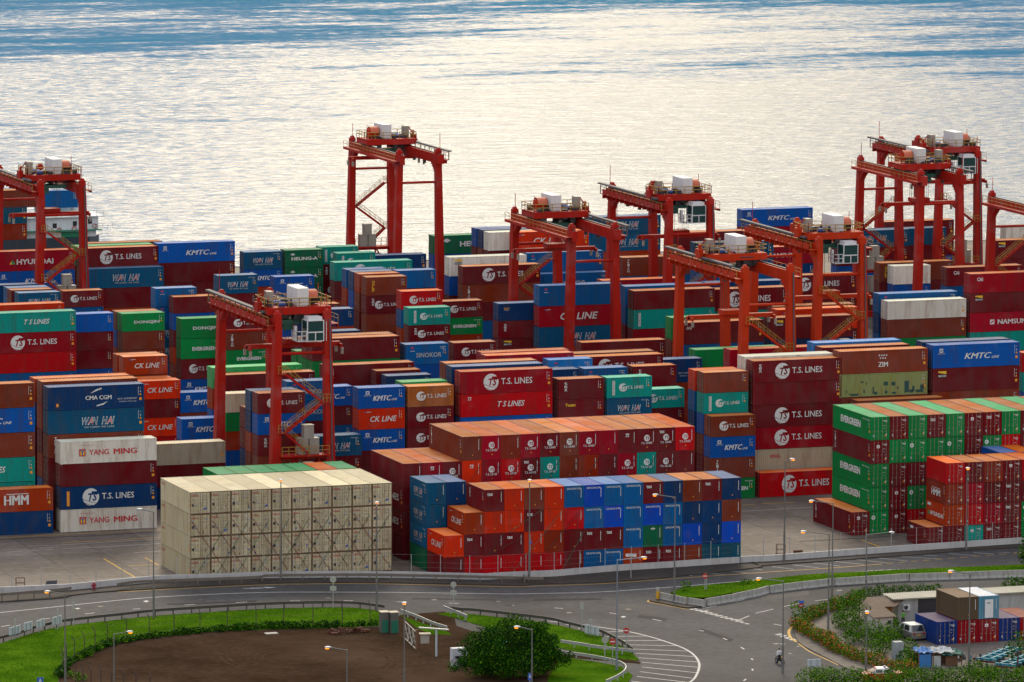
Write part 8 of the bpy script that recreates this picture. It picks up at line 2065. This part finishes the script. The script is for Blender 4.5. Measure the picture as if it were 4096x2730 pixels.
# ---------------- private plot at lower right ----------------
PLOT=smooth([(277.67,657.18),(275.14,653.79),(272.56,653.59),(267.76,649.97),(264.33,645.59),(261.43,638.80),(258.51,630.32),(257.85,624.84),(257.32,615.59),(256.48,608.92),(252.84,595.68)],3)+[(269.13,583.63),(300.01,651.10)]
sheet('plot_ground',PLOT,.1,surf('plot_concrete',(.13,.11,.095),(.18,.155,.135),.2,.7,(.07,.055,.045)),1)
b=MB(); band(b,smooth([(272.96,648.27),(270.28,646.77),(267.17,643.88),(264.60,639.30),(263.29,635.15)],4),1.6,.11); struct('footpath',b,M_CONC)
hedge('long hedge with orange flowers curving along the lower right road',smooth([(261.83,639.44),(261.44,636.51),(260.81,631.06),(260.46,626.34),(260.06,620.61),(260.20,616.22),(260.73,612.83),(261.38,609.77),(262.25,606.32)],3),1.5,1.5,(.16,.32,.30,.22),.2,170,'flower_hedge')
hedge('hedge with orange flowers beside the no-entry sign and lamp posts',smooth([(274.28,651.42),(271.15,648.86),(268.16,646.29),(265.05,643.01),(262.78,639.13)],3),1.4,1.4,(.18,.36,.36,.10),.2,170,'flower_hedge')
hedge('clipped green hedge along the upper edge of the private plot',smooth([(276.89,654.99),(279.88,656.45),(283.19,656.02),(286.88,655.14)],3),1.1,1.2,(.4,.4,.2,0),.2,150)
bush('shrub','pale green bush behind the no-entry triangle','shrub',[(*[(263.73,643.45)][0],1.2,.9,.9,1.2)],.28,80,(.3,.4,.3,0))
bush('shrub','large overgrown shrub between the footpath and the small white shed','shrub',[(*p,z,a,a,c_) for p,z,a,c_ in zip([(265.90,634.29),(264.74,628.65),(269.55,640.76),(268.11,635.09),(268.71,641.04),(265.21,626.26),(271.00,642.62),(263.34,626.88),(266.58,637.88)],(1.4,1.2,2.4,1.8,1.5,1.0,2.2,.9,1),(1.7,1.5,1.4,1.5,1.3,1.4,1.2,1.2,1.1),(1.4,1.1,1.4,1.3,1.2,1,1.2,.8,.9))],.21,126,(.28,.42,.30,0))
bush('shrub','bright shrub in front of the small white shed','shrub',[(*p,1.0,1.3,1.2,1.1) for p in [(267.46,630.01),(267.40,627.03),(267.11,624.16),(264.42,620.63),(262.68,619.02)]],.21,136,(.3,.42,.28,0))
bush('shrub','rounded bushes beside the taxi at the bottom edge','shrub',[(*p,1.1,1.9,1.6,1.3) for p in [(253.11,602.39),(253.73,600.82),(258.57,601.97),(255.69,598.81)]],.21,126,(.22,.42,.36,0))
bush('shrub','rounded bush at the bottom edge left of the taxi','shrub',[(*p,1.0,1.8,1.5,1.4) for p in [(249.06,603.73),(250.66,603.89),(251.06,602.38)]],.21,136,(.22,.42,.36,0))
bush('shrub','long mass of bushes along the bottom right edge','shrub',[(*p,.8,1.9,1.6,1.2) for p in [(260.41,602.06),(262.29,602.82),(263.12,601.16),(264.85,601.28),(266.06,600.20),(267.39,599.41),(268.72,598.63),(270.46,598.75),(271.86,598.98)]],.21,126,(.25,.42,.33,0))
bush('shrub','bushes at the right edge behind the white site container','shrub',[(*p,.9,1.4,1.2,1.0) for p in [(294.23,652.99),(295.49,652.98),(296.32,652.30)]],.3,65,(.4,.4,.2,0))
q=[(272.87,603.53)][0]; tree('slim young tree before the blue trailers at lower right',q[0],q[1],[(0,0,3.6,1.1,1.0,.9),(-.9,.2,3.0,.9,.8,.7),(.9,0,3.2,1.0,.9,.8),(.2,.1,4.4,.8,.8,.6),(-.8,0,2.2,.7,.6,.5),(1.2,.2,2.4,.8,.7,.6)],[((0,0,0),(.1,0,2.8),.12,.08),((.1,0,2.2),(-.8,.1,3.0),.06,.04),((.1,0,2.4),(.9,0,3.2),.06,.04)],.24,55,(.5,.35,.15,0))
bush('shrub','weedy shrubs between the grey cupboard and the tarpaulin shanty','shrub',[(*p,.8,1.1,1.0,.9) for p in [(267.48,620.36),(266.58,617.01),(264.42,614.12),(264.18,612.05)]],.21,130,(.3,.42,.28,0))
bush('shrub','tall loose bush behind the grey cupboard at lower right','shrub',[(*p,1.1,1.2,1.1,1.2) for p in [(270.51,632.78),(269.29,628.65),(271.01,634.90)]],.21,130,(.35,.42,.23,0))
bush('shrub','scrubby bush at the foot of the blue trailers','shrub',[(*p,.7,1.2,1.0,.8) for p in [(269.24,606.83),(269.11,604.76),(269.71,603.17)]],.21,130,(.3,.42,.28,0))
m=MB(); q=[(264.88,613.97)][0]
for k in range(30):
    x,y=rnd.uniform(-2.4,9),rnd.uniform(-1.2,1.4); m.beam((q[0]+x,q[1]+y,.15),(q[0]+x+rnd.uniform(-.6,.6),q[1]+y+rnd.uniform(-.5,.5),rnd.uniform(.2,.9)),rnd.uniform(.1,.5),rnd.uniform(.08,.4),rnd.choice((0,1,2)))
o=m.build('junk_pile',[mat('junk_brown',(.12,.07,.04),.8,dirt=.5),mat('junk_dark',(.05,.05,.05),.8),mat('junk_blue',(.08,.14,.2),.7)]); tag(o,'scattered junk and boards round the tarpaulin shanty','junk',None,'stuff')
# sheds
CORR=mat('corrugated_pale',(.32,.31,.25),.55,dirt=.5,dirtc=(.25,.2,.14)); CRU=mat('corrugated_rust',(.13,.085,.06),.75,dirt=.7,dirtc=(.06,.035,.025)); SHW=mat('shed_wall_grey',(.38,.39,.38),.7,dirt=.4); SHO=mat('shed_wall_orange',(.35,.12,.03),.7,dirt=.4)
a=[(273.92,638.40)][0]; SX,SY=a; hz=(273.88,638.40,2.89)[2]
r=empty('long_shed',(SX,SY,0)); tag(r,'long low shed with pale corrugated roof behind the stacked containers','shed')
m=MB(); m.box(0,0,0,26,2.4,hz-.15); m.build('wall',SHW,r)
m=MB()
for k in range(90): x=-.8+k*.31; m.poly([(x,-.5,hz-.1),(x+.155,-.5,hz-.04),(x+.155,2.7,hz+.1),(x,2.7,hz+.04)]); m.poly([(x+.155,-.5,hz-.04),(x+.31,-.5,hz-.1),(x+.31,2.7,hz+.04),(x+.155,2.7,hz+.1)])
m.box(-.8,-.45,hz-.22,27,2.6,hz-.11); m.build('roof',CORR,r)
m=MB(); m.box(2.4,-.03,.1,10,-.001,hz-.2); m.build('opening_shade',CD,r)  # dark sheet over the wall, painted as the shed's shaded inside
m=MB(); m.box(.45,-.45,1.45,1.25,-.01,2.1); m.cyl((.75,-.46,1.78),(.75,-.47,1.78),.25,n=14,m=1); m.build('air_conditioner',[CW_,CD],r)
A=[(271.01,640.60),(275.43,639.31)]; B_=[(272.72,636.45),(268.71,637.37)]
r=empty('open_lean_to',(*B_[1],0)); tag(r,'rusty sheet-roofed lean-to shelter left of the long shed','lean-to'); o0=B_[1]
m=MB(); P4=[(p[0]-o0[0],p[1]-o0[1],z) for p,z in zip(A+B_,(2.75,2.75,2.25,2.25))]; m.poly(P4[::-1]); m.poly([(x,y,z-.08) for x,y,z in P4])
for i in range(4): p,q=P4[i],P4[(i+1)%4]; m.poly([p,q,(q[0],q[1],q[2]-.08),(p[0],p[1],p[2]-.08)])
m.build('roof',CRU,r)
for p in P4: m=MB(); m.beam((p[0]*.97+.05,p[1]*.96+.05,0),(p[0]*.97+.05,p[1]*.96+.05,p[2]-.1),.1); m.build('post',WBR,r)
m=MB(); m.box(P4[2][0]-1.2,P4[2][1]+.6,0,P4[2][0]-.1,P4[2][1]+.7,2.15); m.build('back_panel',SHO,r)
a=[(268.15,631.66)][0]; r=empty('small_shed',(*a,0.1)); tag(r,'small white shed streaked with rust under a brown lean-to roof','shed')
W_=[(270.42,631.14)][0][0]-a[0]
m=MB(); m.box(0,0,0,W_,3.0,1.95); m.build('wall',mat('shed_white_rusty',(.60,.58,.54),.6,dirt=.8,dirtc=(.35,.15,.05),ds=1.0),r)
m=MB(); m.poly([(-.3,-.35,1.97),(W_+.3,-.35,1.97),(W_+.2,3.3,2.55),(-.2,3.3,2.55)]); m.poly([(-.2,3.3,2.45),(W_+.2,3.3,2.45),(W_+.3,-.35,1.9),(-.3,-.35,1.9)]); m.poly([(-.3,-.35,1.9),(W_+.3,-.35,1.9),(W_+.3,-.35,1.97),(-.3,-.35,1.97)]); m.build('roof',CRU,r)
m=MB(); m.box(W_*.72,-.03,1.1,W_*.9,-.001,1.5); m.build('window',CD,r)
# private containers
cx0,cy0=[(272.12,623.40)][0]
def pc(ci,k,col,mk,label,L,o=2,h=2.55,dy=0):
    container(f'{cx0+ci*2.5:.2f},{cy0+dy:.2f},{.1+k*2.6:.2f},{L},{h},{o},{col},{mk},',label)
PAL['pblue']=(.012,.035,.16); PAL['pred']=(.24,.015,.02); PAL['prust']=(.11,.075,.045); PAL['psky']=(.13,.28,.38)
pc(0,0,'pblue','','dark blue container with hazard labels, leftmost in the private lower row','20'); pc(1,0,'pred','','red container with orange label below the rusty brown container','20'); pc(2,0,'pred','stk','red container with white sheet on doors below the pale blue office','20'); pc(3,0,'pblue','','dark blue container at the right end of the private lower row','20'); pc(4,0,'pred','','reddish container roof cut by the right edge at private plot','20')
pc(1,1,'prust','','rusty brown container on top of the red private container','20',1); 
pc(2,1,'psky','','pale blue site-office container with white door and white roof','20',1)
of=[o for o in COL.objects if o.get('label','').startswith('pale blue site-office')][0]
for ch in of.children:
    if ch.name.startswith('roof'): ch.material_slots[0].material=mat('office_roof_white',(.66,.68,.70),.5,dirt=.25)
    if ch.name.startswith('lettering'): ch.hide_render=False
m=MB(); m.box(6.08,.72,.12,6.12,1.72,2.2); m.box(6.125,.95,1.75,6.13,1.35,1.85,1); o=m.build('door',[CW_,CD],of)
# shanty
q=[(264.13,616.37)][0]; m=MB(); m.box(q[0],q[1],.1,q[0]+1.0,q[1]+.9,2.0); o=m.build('metal_cupboard',mat('cupboard_grey',(.27,.31,.33),.55,dirt=.4)); tag(o,'upright grey sheet-metal cupboard among weeds','cupboard')
q=[(264.58,610.85)][0]; r=empty('tarpaulin_shanty',(*q,.1)); tag(r,'ramshackle shelter of blue and green tarpaulins at lower right','shanty')
def tarp(name,x0,y0,x1,y1,z,mm,sag=.2):
    m=MB(); n=6
    for i in range(n):
        for j in range(n):
            f=lambda a,b:(x0+(x1-x0)*a/n,y0+(y1-y0)*b/n,z-sag*math.sin(3.14*a/n)*math.sin(3.14*b/n)+.12*math.sin(a*2.3+b*1.7)-.25*(1-b/n))
            m.poly([f(i,j),f(i+1,j),f(i+1,j+1),f(i,j+1)]); m.poly([tuple(Vector(p)-Vector((0,0,.05))) for p in (f(i,j+1),f(i+1,j+1),f(i+1,j),f(i,j))])
    m.build(name,mm,r)
TB=mat('tarp_blue',(.08,.22,.50),.5,dirt=.4); TG=mat('tarp_green',(.02,.13,.10),.6,dirt=.4); TW=mat('tarp_white',(.45,.47,.47),.6,dirt=.5)
tarp('blue_sheet',0,0,1.8,2.2,1.9,TB); tarp('white_sheet',1.6,-.2,4.2,2.0,1.85,TW); tarp('green_sheet',2.6,-.5,5.2,1.6,1.6,TG)
m=MB(); m.box(.1,.1,0,1.5,.2,1.4,0); m.box(1.6,.05,0,2.6,.12,1.2,1); m.box(3.2,.1,0,4.6,.2,1.1,2); m.box(.1,2.0,0,4.5,2.1,1.3,2); m.build('wall_sheet',[TB,TW,WBR],r)
for x,y in ((0,0),(1.7,0),(4.9,-.3),(0,2.1),(4.1,1.9)): m=MB(); m.beam((x,y,0),(x,y,1.6),.08); m.build('post',WBR,r)
# trailers
TRB=mat('trailer_blue',(.015,.22,.30),.5,dirt=.4)
def trailer(label,q,rz):
    r=empty('container_trailer',(*q,.1),rz); tag(r,label,'trailer','blue skeletal trailers parked at lower right'); m=MB()
    for y in (-.55,.55): m.box(0,y-.1,.95,8,y+.1,1.3)
    for x in (0,1.5,3,4.5,6,7.8): m.box(x,-1.2,1.05,x+.2,1.2,1.25)
    m.build('chassis',TRB,r)
    for x in (5.5,6.8):
        for y in (-.95,.95): m=MB(); m.cyl((x,y-.18,.5),(x,y+.18,.5),.5,n=14); m.build('wheel',CD,r)
    for y in (-.6,.6): m=MB(); m.box(1.6,y-.07,0,1.75,y+.07,.95); m.build('landing_leg',TRB,r)
    m=MB(); m.box(-.1,-1.1,.8,-.01,1.1,1.0); m.build('bumper',RS,r)
trailer('upper of two parked blue skeletal trailers behind the slim tree',[(271.04,607.66)][0],.75); trailer('lower of two parked blue skeletal trailers at the right edge',[(271.61,603.94)][0],.7)
# ---------------- vehicles ----------------
GLS=mat('car_glass',(.02,.025,.03),.1,spec=.8); TYR=mat('tyre',(.015,.015,.015),.8); LRED=mat('tail_light',(.4,.01,.01),.3); PLY=mat('plate_yellow',(.65,.38,.03),.5); LGT=mat('headlamp',(.7,.7,.68),.2)
def car(label,cat,q,rz,body,roofm,L=4.4,W=1.7,H=1.55,van=True,name='parked_car'):
    r=empty(name,(*q,.1),rz); tag(r,label,cat)
    prof=[(0,.3),(0,.85),(.15,.95),(.75 if van else 1.0,1.0),(1.3 if van else 1.6,H-.08),(1.8,H),(L-.5 if van else L-1.5,H-.02),(L-.12 if van else L-.75,.98),(L,.92),(L,.3)]
    m=MB(); n=len(prof)
    def ins(z): return .0 if z<1 else .16*(z-.98)/(H-.98)
    for i in range(n-1):
        (xa,za),(xb,zb)=prof[i],prof[i+1]; ia,ib=ins(za),ins(zb); mi=1 if min(za,zb)>H-.1 else 0
        m.poly([(xa,-W/2+ia,za),(xa,W/2-ia,za),(xb,W/2-ib,zb),(xb,-W/2+ib,zb)],mi)
    for s in (-1,1):
        low=[p for p in prof if p[1]<=1.0]; m.poly([(x,s*W/2,z) for x,z in (low if s<0 else low[::-1])],0)
        up=[p for p in prof if p[1]>=.98]; m.poly([(x,s*(W/2-ins(z)),z) for x,z in (up if s<0 else up[::-1])],1)
    m.box(.1,-W/2+.1,.2,L-.1,W/2-.1,.32,0); m.build('body',[body,roofm],r)
    m=MB(); f=lambda x,z,s:(x,s*(W/2-ins(z)+.006),z); P_=prof
    (xa,za),(xb,zb)=P_[3],P_[4]; k=.1
    m.poly([(xa+(xb-xa)*k-.01,-W/2+.18,za+(zb-za)*k+.012),(xa+(xb-xa)*k-.01,W/2-.18,za+(zb-za)*k+.012),(xa+(xb-xa)*.92-.01,W/2-.28,za+(zb-za)*.92+.012),(xa+(xb-xa)*.92-.01,-W/2+.28,za+(zb-za)*.92+.012)]); m.build('windscreen',GLS,r)
    (xa,za),(xb,zb)=P_[7],P_[6]; m=MB()
    m.poly([(xa+(xb-xa)*.15+.012,W/2-.2,za+(zb-za)*.15+.01),(xa+(xb-xa)*.15+.012,-W/2+.2,za+(zb-za)*.15+.01),(xa+(xb-xa)*.9+.012,-W/2+.3,za+(zb-za)*.9+.01),(xa+(xb-xa)*.9+.012,W/2-.3,za+(zb-za)*.9+.01)]); m.build('rear_window',GLS,r)
    for s in (-1,1):
        for x0,x1 in ((1.35,2.3),(2.4,L-.75 if van else L-1.3)):
            m=MB(); q_=[f(x0 if x0>1.4 else x0-.1,1.06,s),f(x1,1.06,s),f(x1-.12,H-.14,s),f(x0+.25 if x0<1.4 else x0,H-.14,s)]; m.poly(q_ if s<0 else q_[::-1]); m.build('side_window',GLS,r)
        for x in (.8,L-.85): m=MB(); m.cyl((x,s*(W/2-.2),.31),(x,s*(W/2+.02),.31),.31,n=14); m.build('wheel',TYR,r)
        m=MB(); m.box(L-.02,s*(W/2-.28)-.12,.75,L+.012,s*(W/2-.28)+.12,.95); m.build('tail_light',LRED,r)
        m=MB(); m.box(-.015,s*(W/2-.3)-.16,.68,.02,s*(W/2-.3)+.16,.82); m.build('headlight',LGT,r)
    m=MB(); m.box(L+.002,-.26,.62,L+.02,.26,.74); m.build('number_plate',PLY,r); return r
q=[(271.00,626.22)][0]; car('silver minivan with white roof parked rear-on beside the blue container','minivan',(q[0]+.0,q[1]+4.4),-math.pi/2+.05,mat('car_silver',(.20,.185,.17),.4,metal=.2),mat('car_roof_white',(.6,.6,.6),.35),4.4,1.75,1.75,True)
q=[(255.69,605.34)][0]; tx=car('red taxi with silver-white roof half hidden by bushes','taxi',(q[0]+4.3,q[1]-1.0),math.pi-.22,mat('taxi_red',(.45,.02,.015),.3),mat('taxi_roof',(.75,.74,.72),.3),4.5,1.7,1.5,False,'taxi')
m=MB(); m.box(1.95,-.25,1.505,2.15,.25,1.65); m.build('roof_sign',mat('taxi_sign',(.2,.12,.3),.4),tx)
# ---------------- people ----------------
SKIN=mat('skin',(.45,.26,.17),.5); HAIR=mat('hair_black',(.012,.01,.01),.6)
def person(label,loc,rz,joints,edges,mats,pick,head,hair):
    me=bpy.data.meshes.new('p'); me.from_pydata([j[:3] for j in joints],edges,[]); o=bpy.data.objects.new('p',me); COL.objects.link(o)
    md=o.modifiers.new('s','SKIN'); o.modifiers.new('u','SUBSURF').levels=1
    for v,j in zip(me.skin_vertices[0].data,joints): v.radius=(j[3],j[3])
    me.skin_vertices[0].data[0].use_root=True
    bpy.context.view_layer.update(); dg=bpy.context.evaluated_depsgraph_get(); nm=bpy.data.meshes.new_from_object(o.evaluated_get(dg))
    bpy.data.objects.remove(o)
    for m_ in mats: nm.materials.append(m_)
    for p in nm.polygons: p.material_index=pick(p.center); p.use_smooth=True
    nm.name='body'; r=empty('person',loc,rz); tag(r,label,'person'); put('body',nm,r)
    m=MB(); m.ball(head,.105,1.15,12,8,0); hb=m.build('hair',hair,r); hb.location=(0,.018,.03)
    return r
EDG=[(0,1),(1,2),(2,3),(2,4),(4,5),(5,6),(2,7),(7,8),(8,9),(0,10),(10,11),(11,12),(12,13),(0,14),(14,15),(15,16),(16,17)]
# standing, one arm reaching forward
js=[(0,0,.95,.15),(0,0,1.2,.16),(0,0,1.45,.12),(0,-.02,1.64,.1),(-.2,0,1.43,.07),(-.27,-.05,1.15,.05),(-.24,-.2,.95,.04),(.2,0,1.43,.07),(.28,-.12,1.2,.05),(.25,-.34,1.12,.04),(-.1,0,.85,.1),(-.12,-.02,.48,.075),(-.12,.02,.08,.05),(-.12,-.14,.04,.045),(.1,0,.85,.1),(.12,-.02,.48,.075),(.12,.02,.08,.05),(.12,-.14,.04,.045)]
SHG=mat('shirt_green',(.12,.35,.06),.8); TRD=mat('trousers_dark',(.03,.03,.035),.8); SHWT=mat('shirt_white',(.68,.68,.72),.8)
q=[(273.34,635.67)][0]
person('person in a green shirt and dark trousers standing by the shed',(q[0],q[1],.1),-.6,js,EDG,[SKIN,SHG,TRD],lambda c:2 if c.z<.95 else (1 if c.z<1.5 and not(abs(c.x)>.2 and c.z<1.2) else 0),(0,-.01,1.68),HAIR)
# motorcycle and rider
q=[(251.46,618.38)][0]; rz=.15
r=empty('motorcycle',(*q,0),rz); tag(r,'dark motorcycle with lit headlamp coming towards the camera','motorcycle')
for y in (-.65,.65): 
    m=MB(); m.cyl((-.06,y,.3),(.06,y,.3),.3,n=16); w_=m.build('wheel',TYR,r)
    m=MB(); m.cyl((-.065,y,.3),(.065,y,.3),.16,n=12); m.build('rim',STEEL,w_)
MBK=mat('motorcycle_black',(.02,.022,.025),.3)
m=MB(); m.box(-.14,-.35,.35,.14,.4,.62); m.frust((0,-.5,.45),(0,-.42,1.0),(.2,.1),(.14,.08)); m.box(-.09,-.3,.62,.09,.05,.78); m.beam((-.07,-.65,.3),(-.1,-.42,.95),.06); m.beam((.07,-.65,.3),(.1,-.42,.95),.06); m.build('frame',MBK,r)
m=MB(); m.box(-.15,.0,.74,.15,.75,.84); m.build('saddle',MBK,r); m=MB(); m.beam((-.36,-.3,1.02),(.36,-.3,1.02),.05); m.build('handlebar',MBK,r)
m=MB(); m.ball((0,-.56,.85),.1,1,10,6); m.build('headlight',mat('headlamp_lit',(1,.8,.4),.3,emit=(1,.55,.12),es=5),r)
for s in (-1,1): m=MB(); m.beam((s*.3,-.32,1.02),(s*.36,-.34,1.2),.025); m.ball((s*.37,-.34,1.22),.06,.7,8,5); m.build('mirror',MBK,r)
js=[(0,.3,.92,.15),(0,.22,1.15,.16),(0,.14,1.38,.12),(0,.1,1.58,.1),(-.2,.12,1.36,.07),(-.34,-.02,1.17,.052),(-.33,-.26,1.06,.042),(.2,.12,1.36,.07),(.34,-.02,1.17,.052),(.33,-.26,1.06,.042),(-.14,.2,.88,.1),(-.24,-.15,.8,.08),(-.2,.0,.42,.06),(-.2,-.12,.36,.05),(.14,.2,.88,.1),(.24,-.15,.8,.08),(.2,.0,.42,.06),(.2,-.12,.36,.05)]
person('motorcycle rider in white shirt and black helmet on the road',(q[0],q[1],0),rz,js,EDG,[SKIN,SHWT,TRD],lambda c:2 if c.z<.95 and c.y<.45 else (1 if c.z<1.46 else 0),(0,.08,1.62),MBK)
# ---------------- moored ship at the far left ----------------
SHB=mat('hull_dark',(.015,.03,.045),.5,dirt=.3); SHP=mat('ship_white',(.60,.66,.70),.5,dirt=.3); SHGR=mat('ship_deck_green',(.01,.22,.12),.5,dirt=.2); RING=mat('lifebuoy',(.45,.12,.1),.6)
r=empty('moored_ship',(0,0,0)); tag(r,'moored ship with white deckhouse and green decks behind the quay','ship')
SY=1003; X1=(285.61,1003.00,4.87)[0]; zd=(285.61,1003.00,4.87)[2]
m=MB(); m.extr([(X1-95,SY),(X1-3,SY),(X1,SY+5),(X1-3,SY+10),(X1-95,SY+10)],-3.6,zd); m.build('hull',SHB,r)
v,f=glyph('LEE',0,.03); xa=(282.12,1003.00,4.55)[0]; m=MB(); m.v=[(xa+a*2.6,SY-.02,zd-1.6+b_*.8) for a,b_ in v]; m.f=list(f); m.m=[0]*len(f); m.build('lettering',WHITE,r)
a=(279.20,1005.00,4.34); b_=(284.25,1005.00,5.96); m=MB(); m.box(a[0]-8,1005,zd,b_[0],1012,b_[2]); m.build('lower_deckhouse',SHP,r)
m=MB(); m.box(a[0]-8.2,1004.0,b_[2],b_[0]+.8,1012.8,b_[2]+.18); m.box(a[0]-1,1004.96,zd,a[0]+3.2,1004.99,b_[2]-.2); m.build('deck_edge',SHGR,r)
c_=(275.12,1004.50,8.47); d=(284.50,1004.50,8.27); z1=b_[2]+.19; m=MB(); m.box(c_[0]-3,1004.5,z1,d[0],1012.4,d[2]); m.build('upper_deckhouse',SHP,r)
m=MB(); m.box(c_[0]-3.3,1003.9,d[2]+.001,d[0]+.9,1013,d[2]+.16); m.build('roof',SHP,r)
m=MB(); m.box(c_[0]-3.0,1005,d[2]+.17,d[0]-4.0,1012,d[2]+.22); m.build('green_deck',SHGR,r)
m=MB(); zz=d[2]+.23; m.box(c_[0]+1.5,1009,zz,c_[0]+8.5,1012,zz+2.1); m.build('wheelhouse',SHP,r)
for k in range(5): m=MB(); m.box(c_[0]+1.8+k*1.35,1008.96,zz+.9,c_[0]+2.8+k*1.35,1008.995,zz+1.8); m.build('wheelhouse_window',GLS,r)
m=MB(); e=(281.04,1007.00,8.40); m.cyl((e[0],1007,zz),(e[0],1007,zz+1.4),.75,n=14); m.build('funnel',CW_,r)
for p in ((276.95,1004.50,6.91),(280.43,1004.50,7.17),(283.06,1004.50,7.47)): m=MB(); m.box(p[0]-.35,1004.45,p[2]-.4,p[0]+.35,1004.49,p[2]+.4); m.build('window',GLS,r)
for p in ((277.71,1004.00,6.15),(280.32,1004.00,6.35),(283.83,1004.00,6.68)):
    m=MB()
    for k in range(12):
        a0,a1=6.283*k/12,6.283*(k+1)/12; m.beam((p[0]+.36*math.cos(a0),1004.4,p[2]+.36*math.sin(a0)),(p[0]+.36*math.cos(a1),1004.4,p[2]+.36*math.sin(a1)),.13)
    m.build('lifebuoy',RING,r)
m=MB(); rail(m,[(c_[0]-3,1004,d[2]+.17),(d[0]+.8,1004,d[2]+.17)],.9,1.2,.03); rail(m,[(d[0]-1,1004,z1),(d[0]+2.4,1004,z1)],1.0,.8,.03); m.build('deck_rail',SHP,r)
m=MB(); g_=(272.06,1006.00,7.85)
for x in (0,2.0): m.beam((g_[0]+x,1006,zd),(g_[0]+x,1006,g_[2]+2.6),.35); m.beam((g_[0]+x,1006,g_[2]+2.6),(g_[0]+x+.9,1007,g_[2]+3.2),.3)
m.box(g_[0]-.6,1005.4,g_[2]+.8,g_[0]+3,1007,g_[2]+1); m.build('davit_frame',SHP,r)
def onship(u,L,col,lb):
    container(f'{u[0]:.2f},{1003.6:.2f},{u[2]-3.0:.2f},{L},2.95,0,{col},,',lb)
SC=[((262.72,1003.60,13.24),'40','brown','brown long container on the moored ship, upper tier behind the crane'),((274.71,1003.60,12.96),'20','sblue','blue short container on the moored ship, right end of the upper tier'),
 ((259.74,1003.60,10.54),'40','tnavy','dark teal-blue container on the moored ship, middle tier'),((259.72,1003.60,7.65),'40','rbrown','reddish brown container on the moored ship, lowest visible tier')]
for p,L,col,lb in SC: onship(p,L,col,lb)
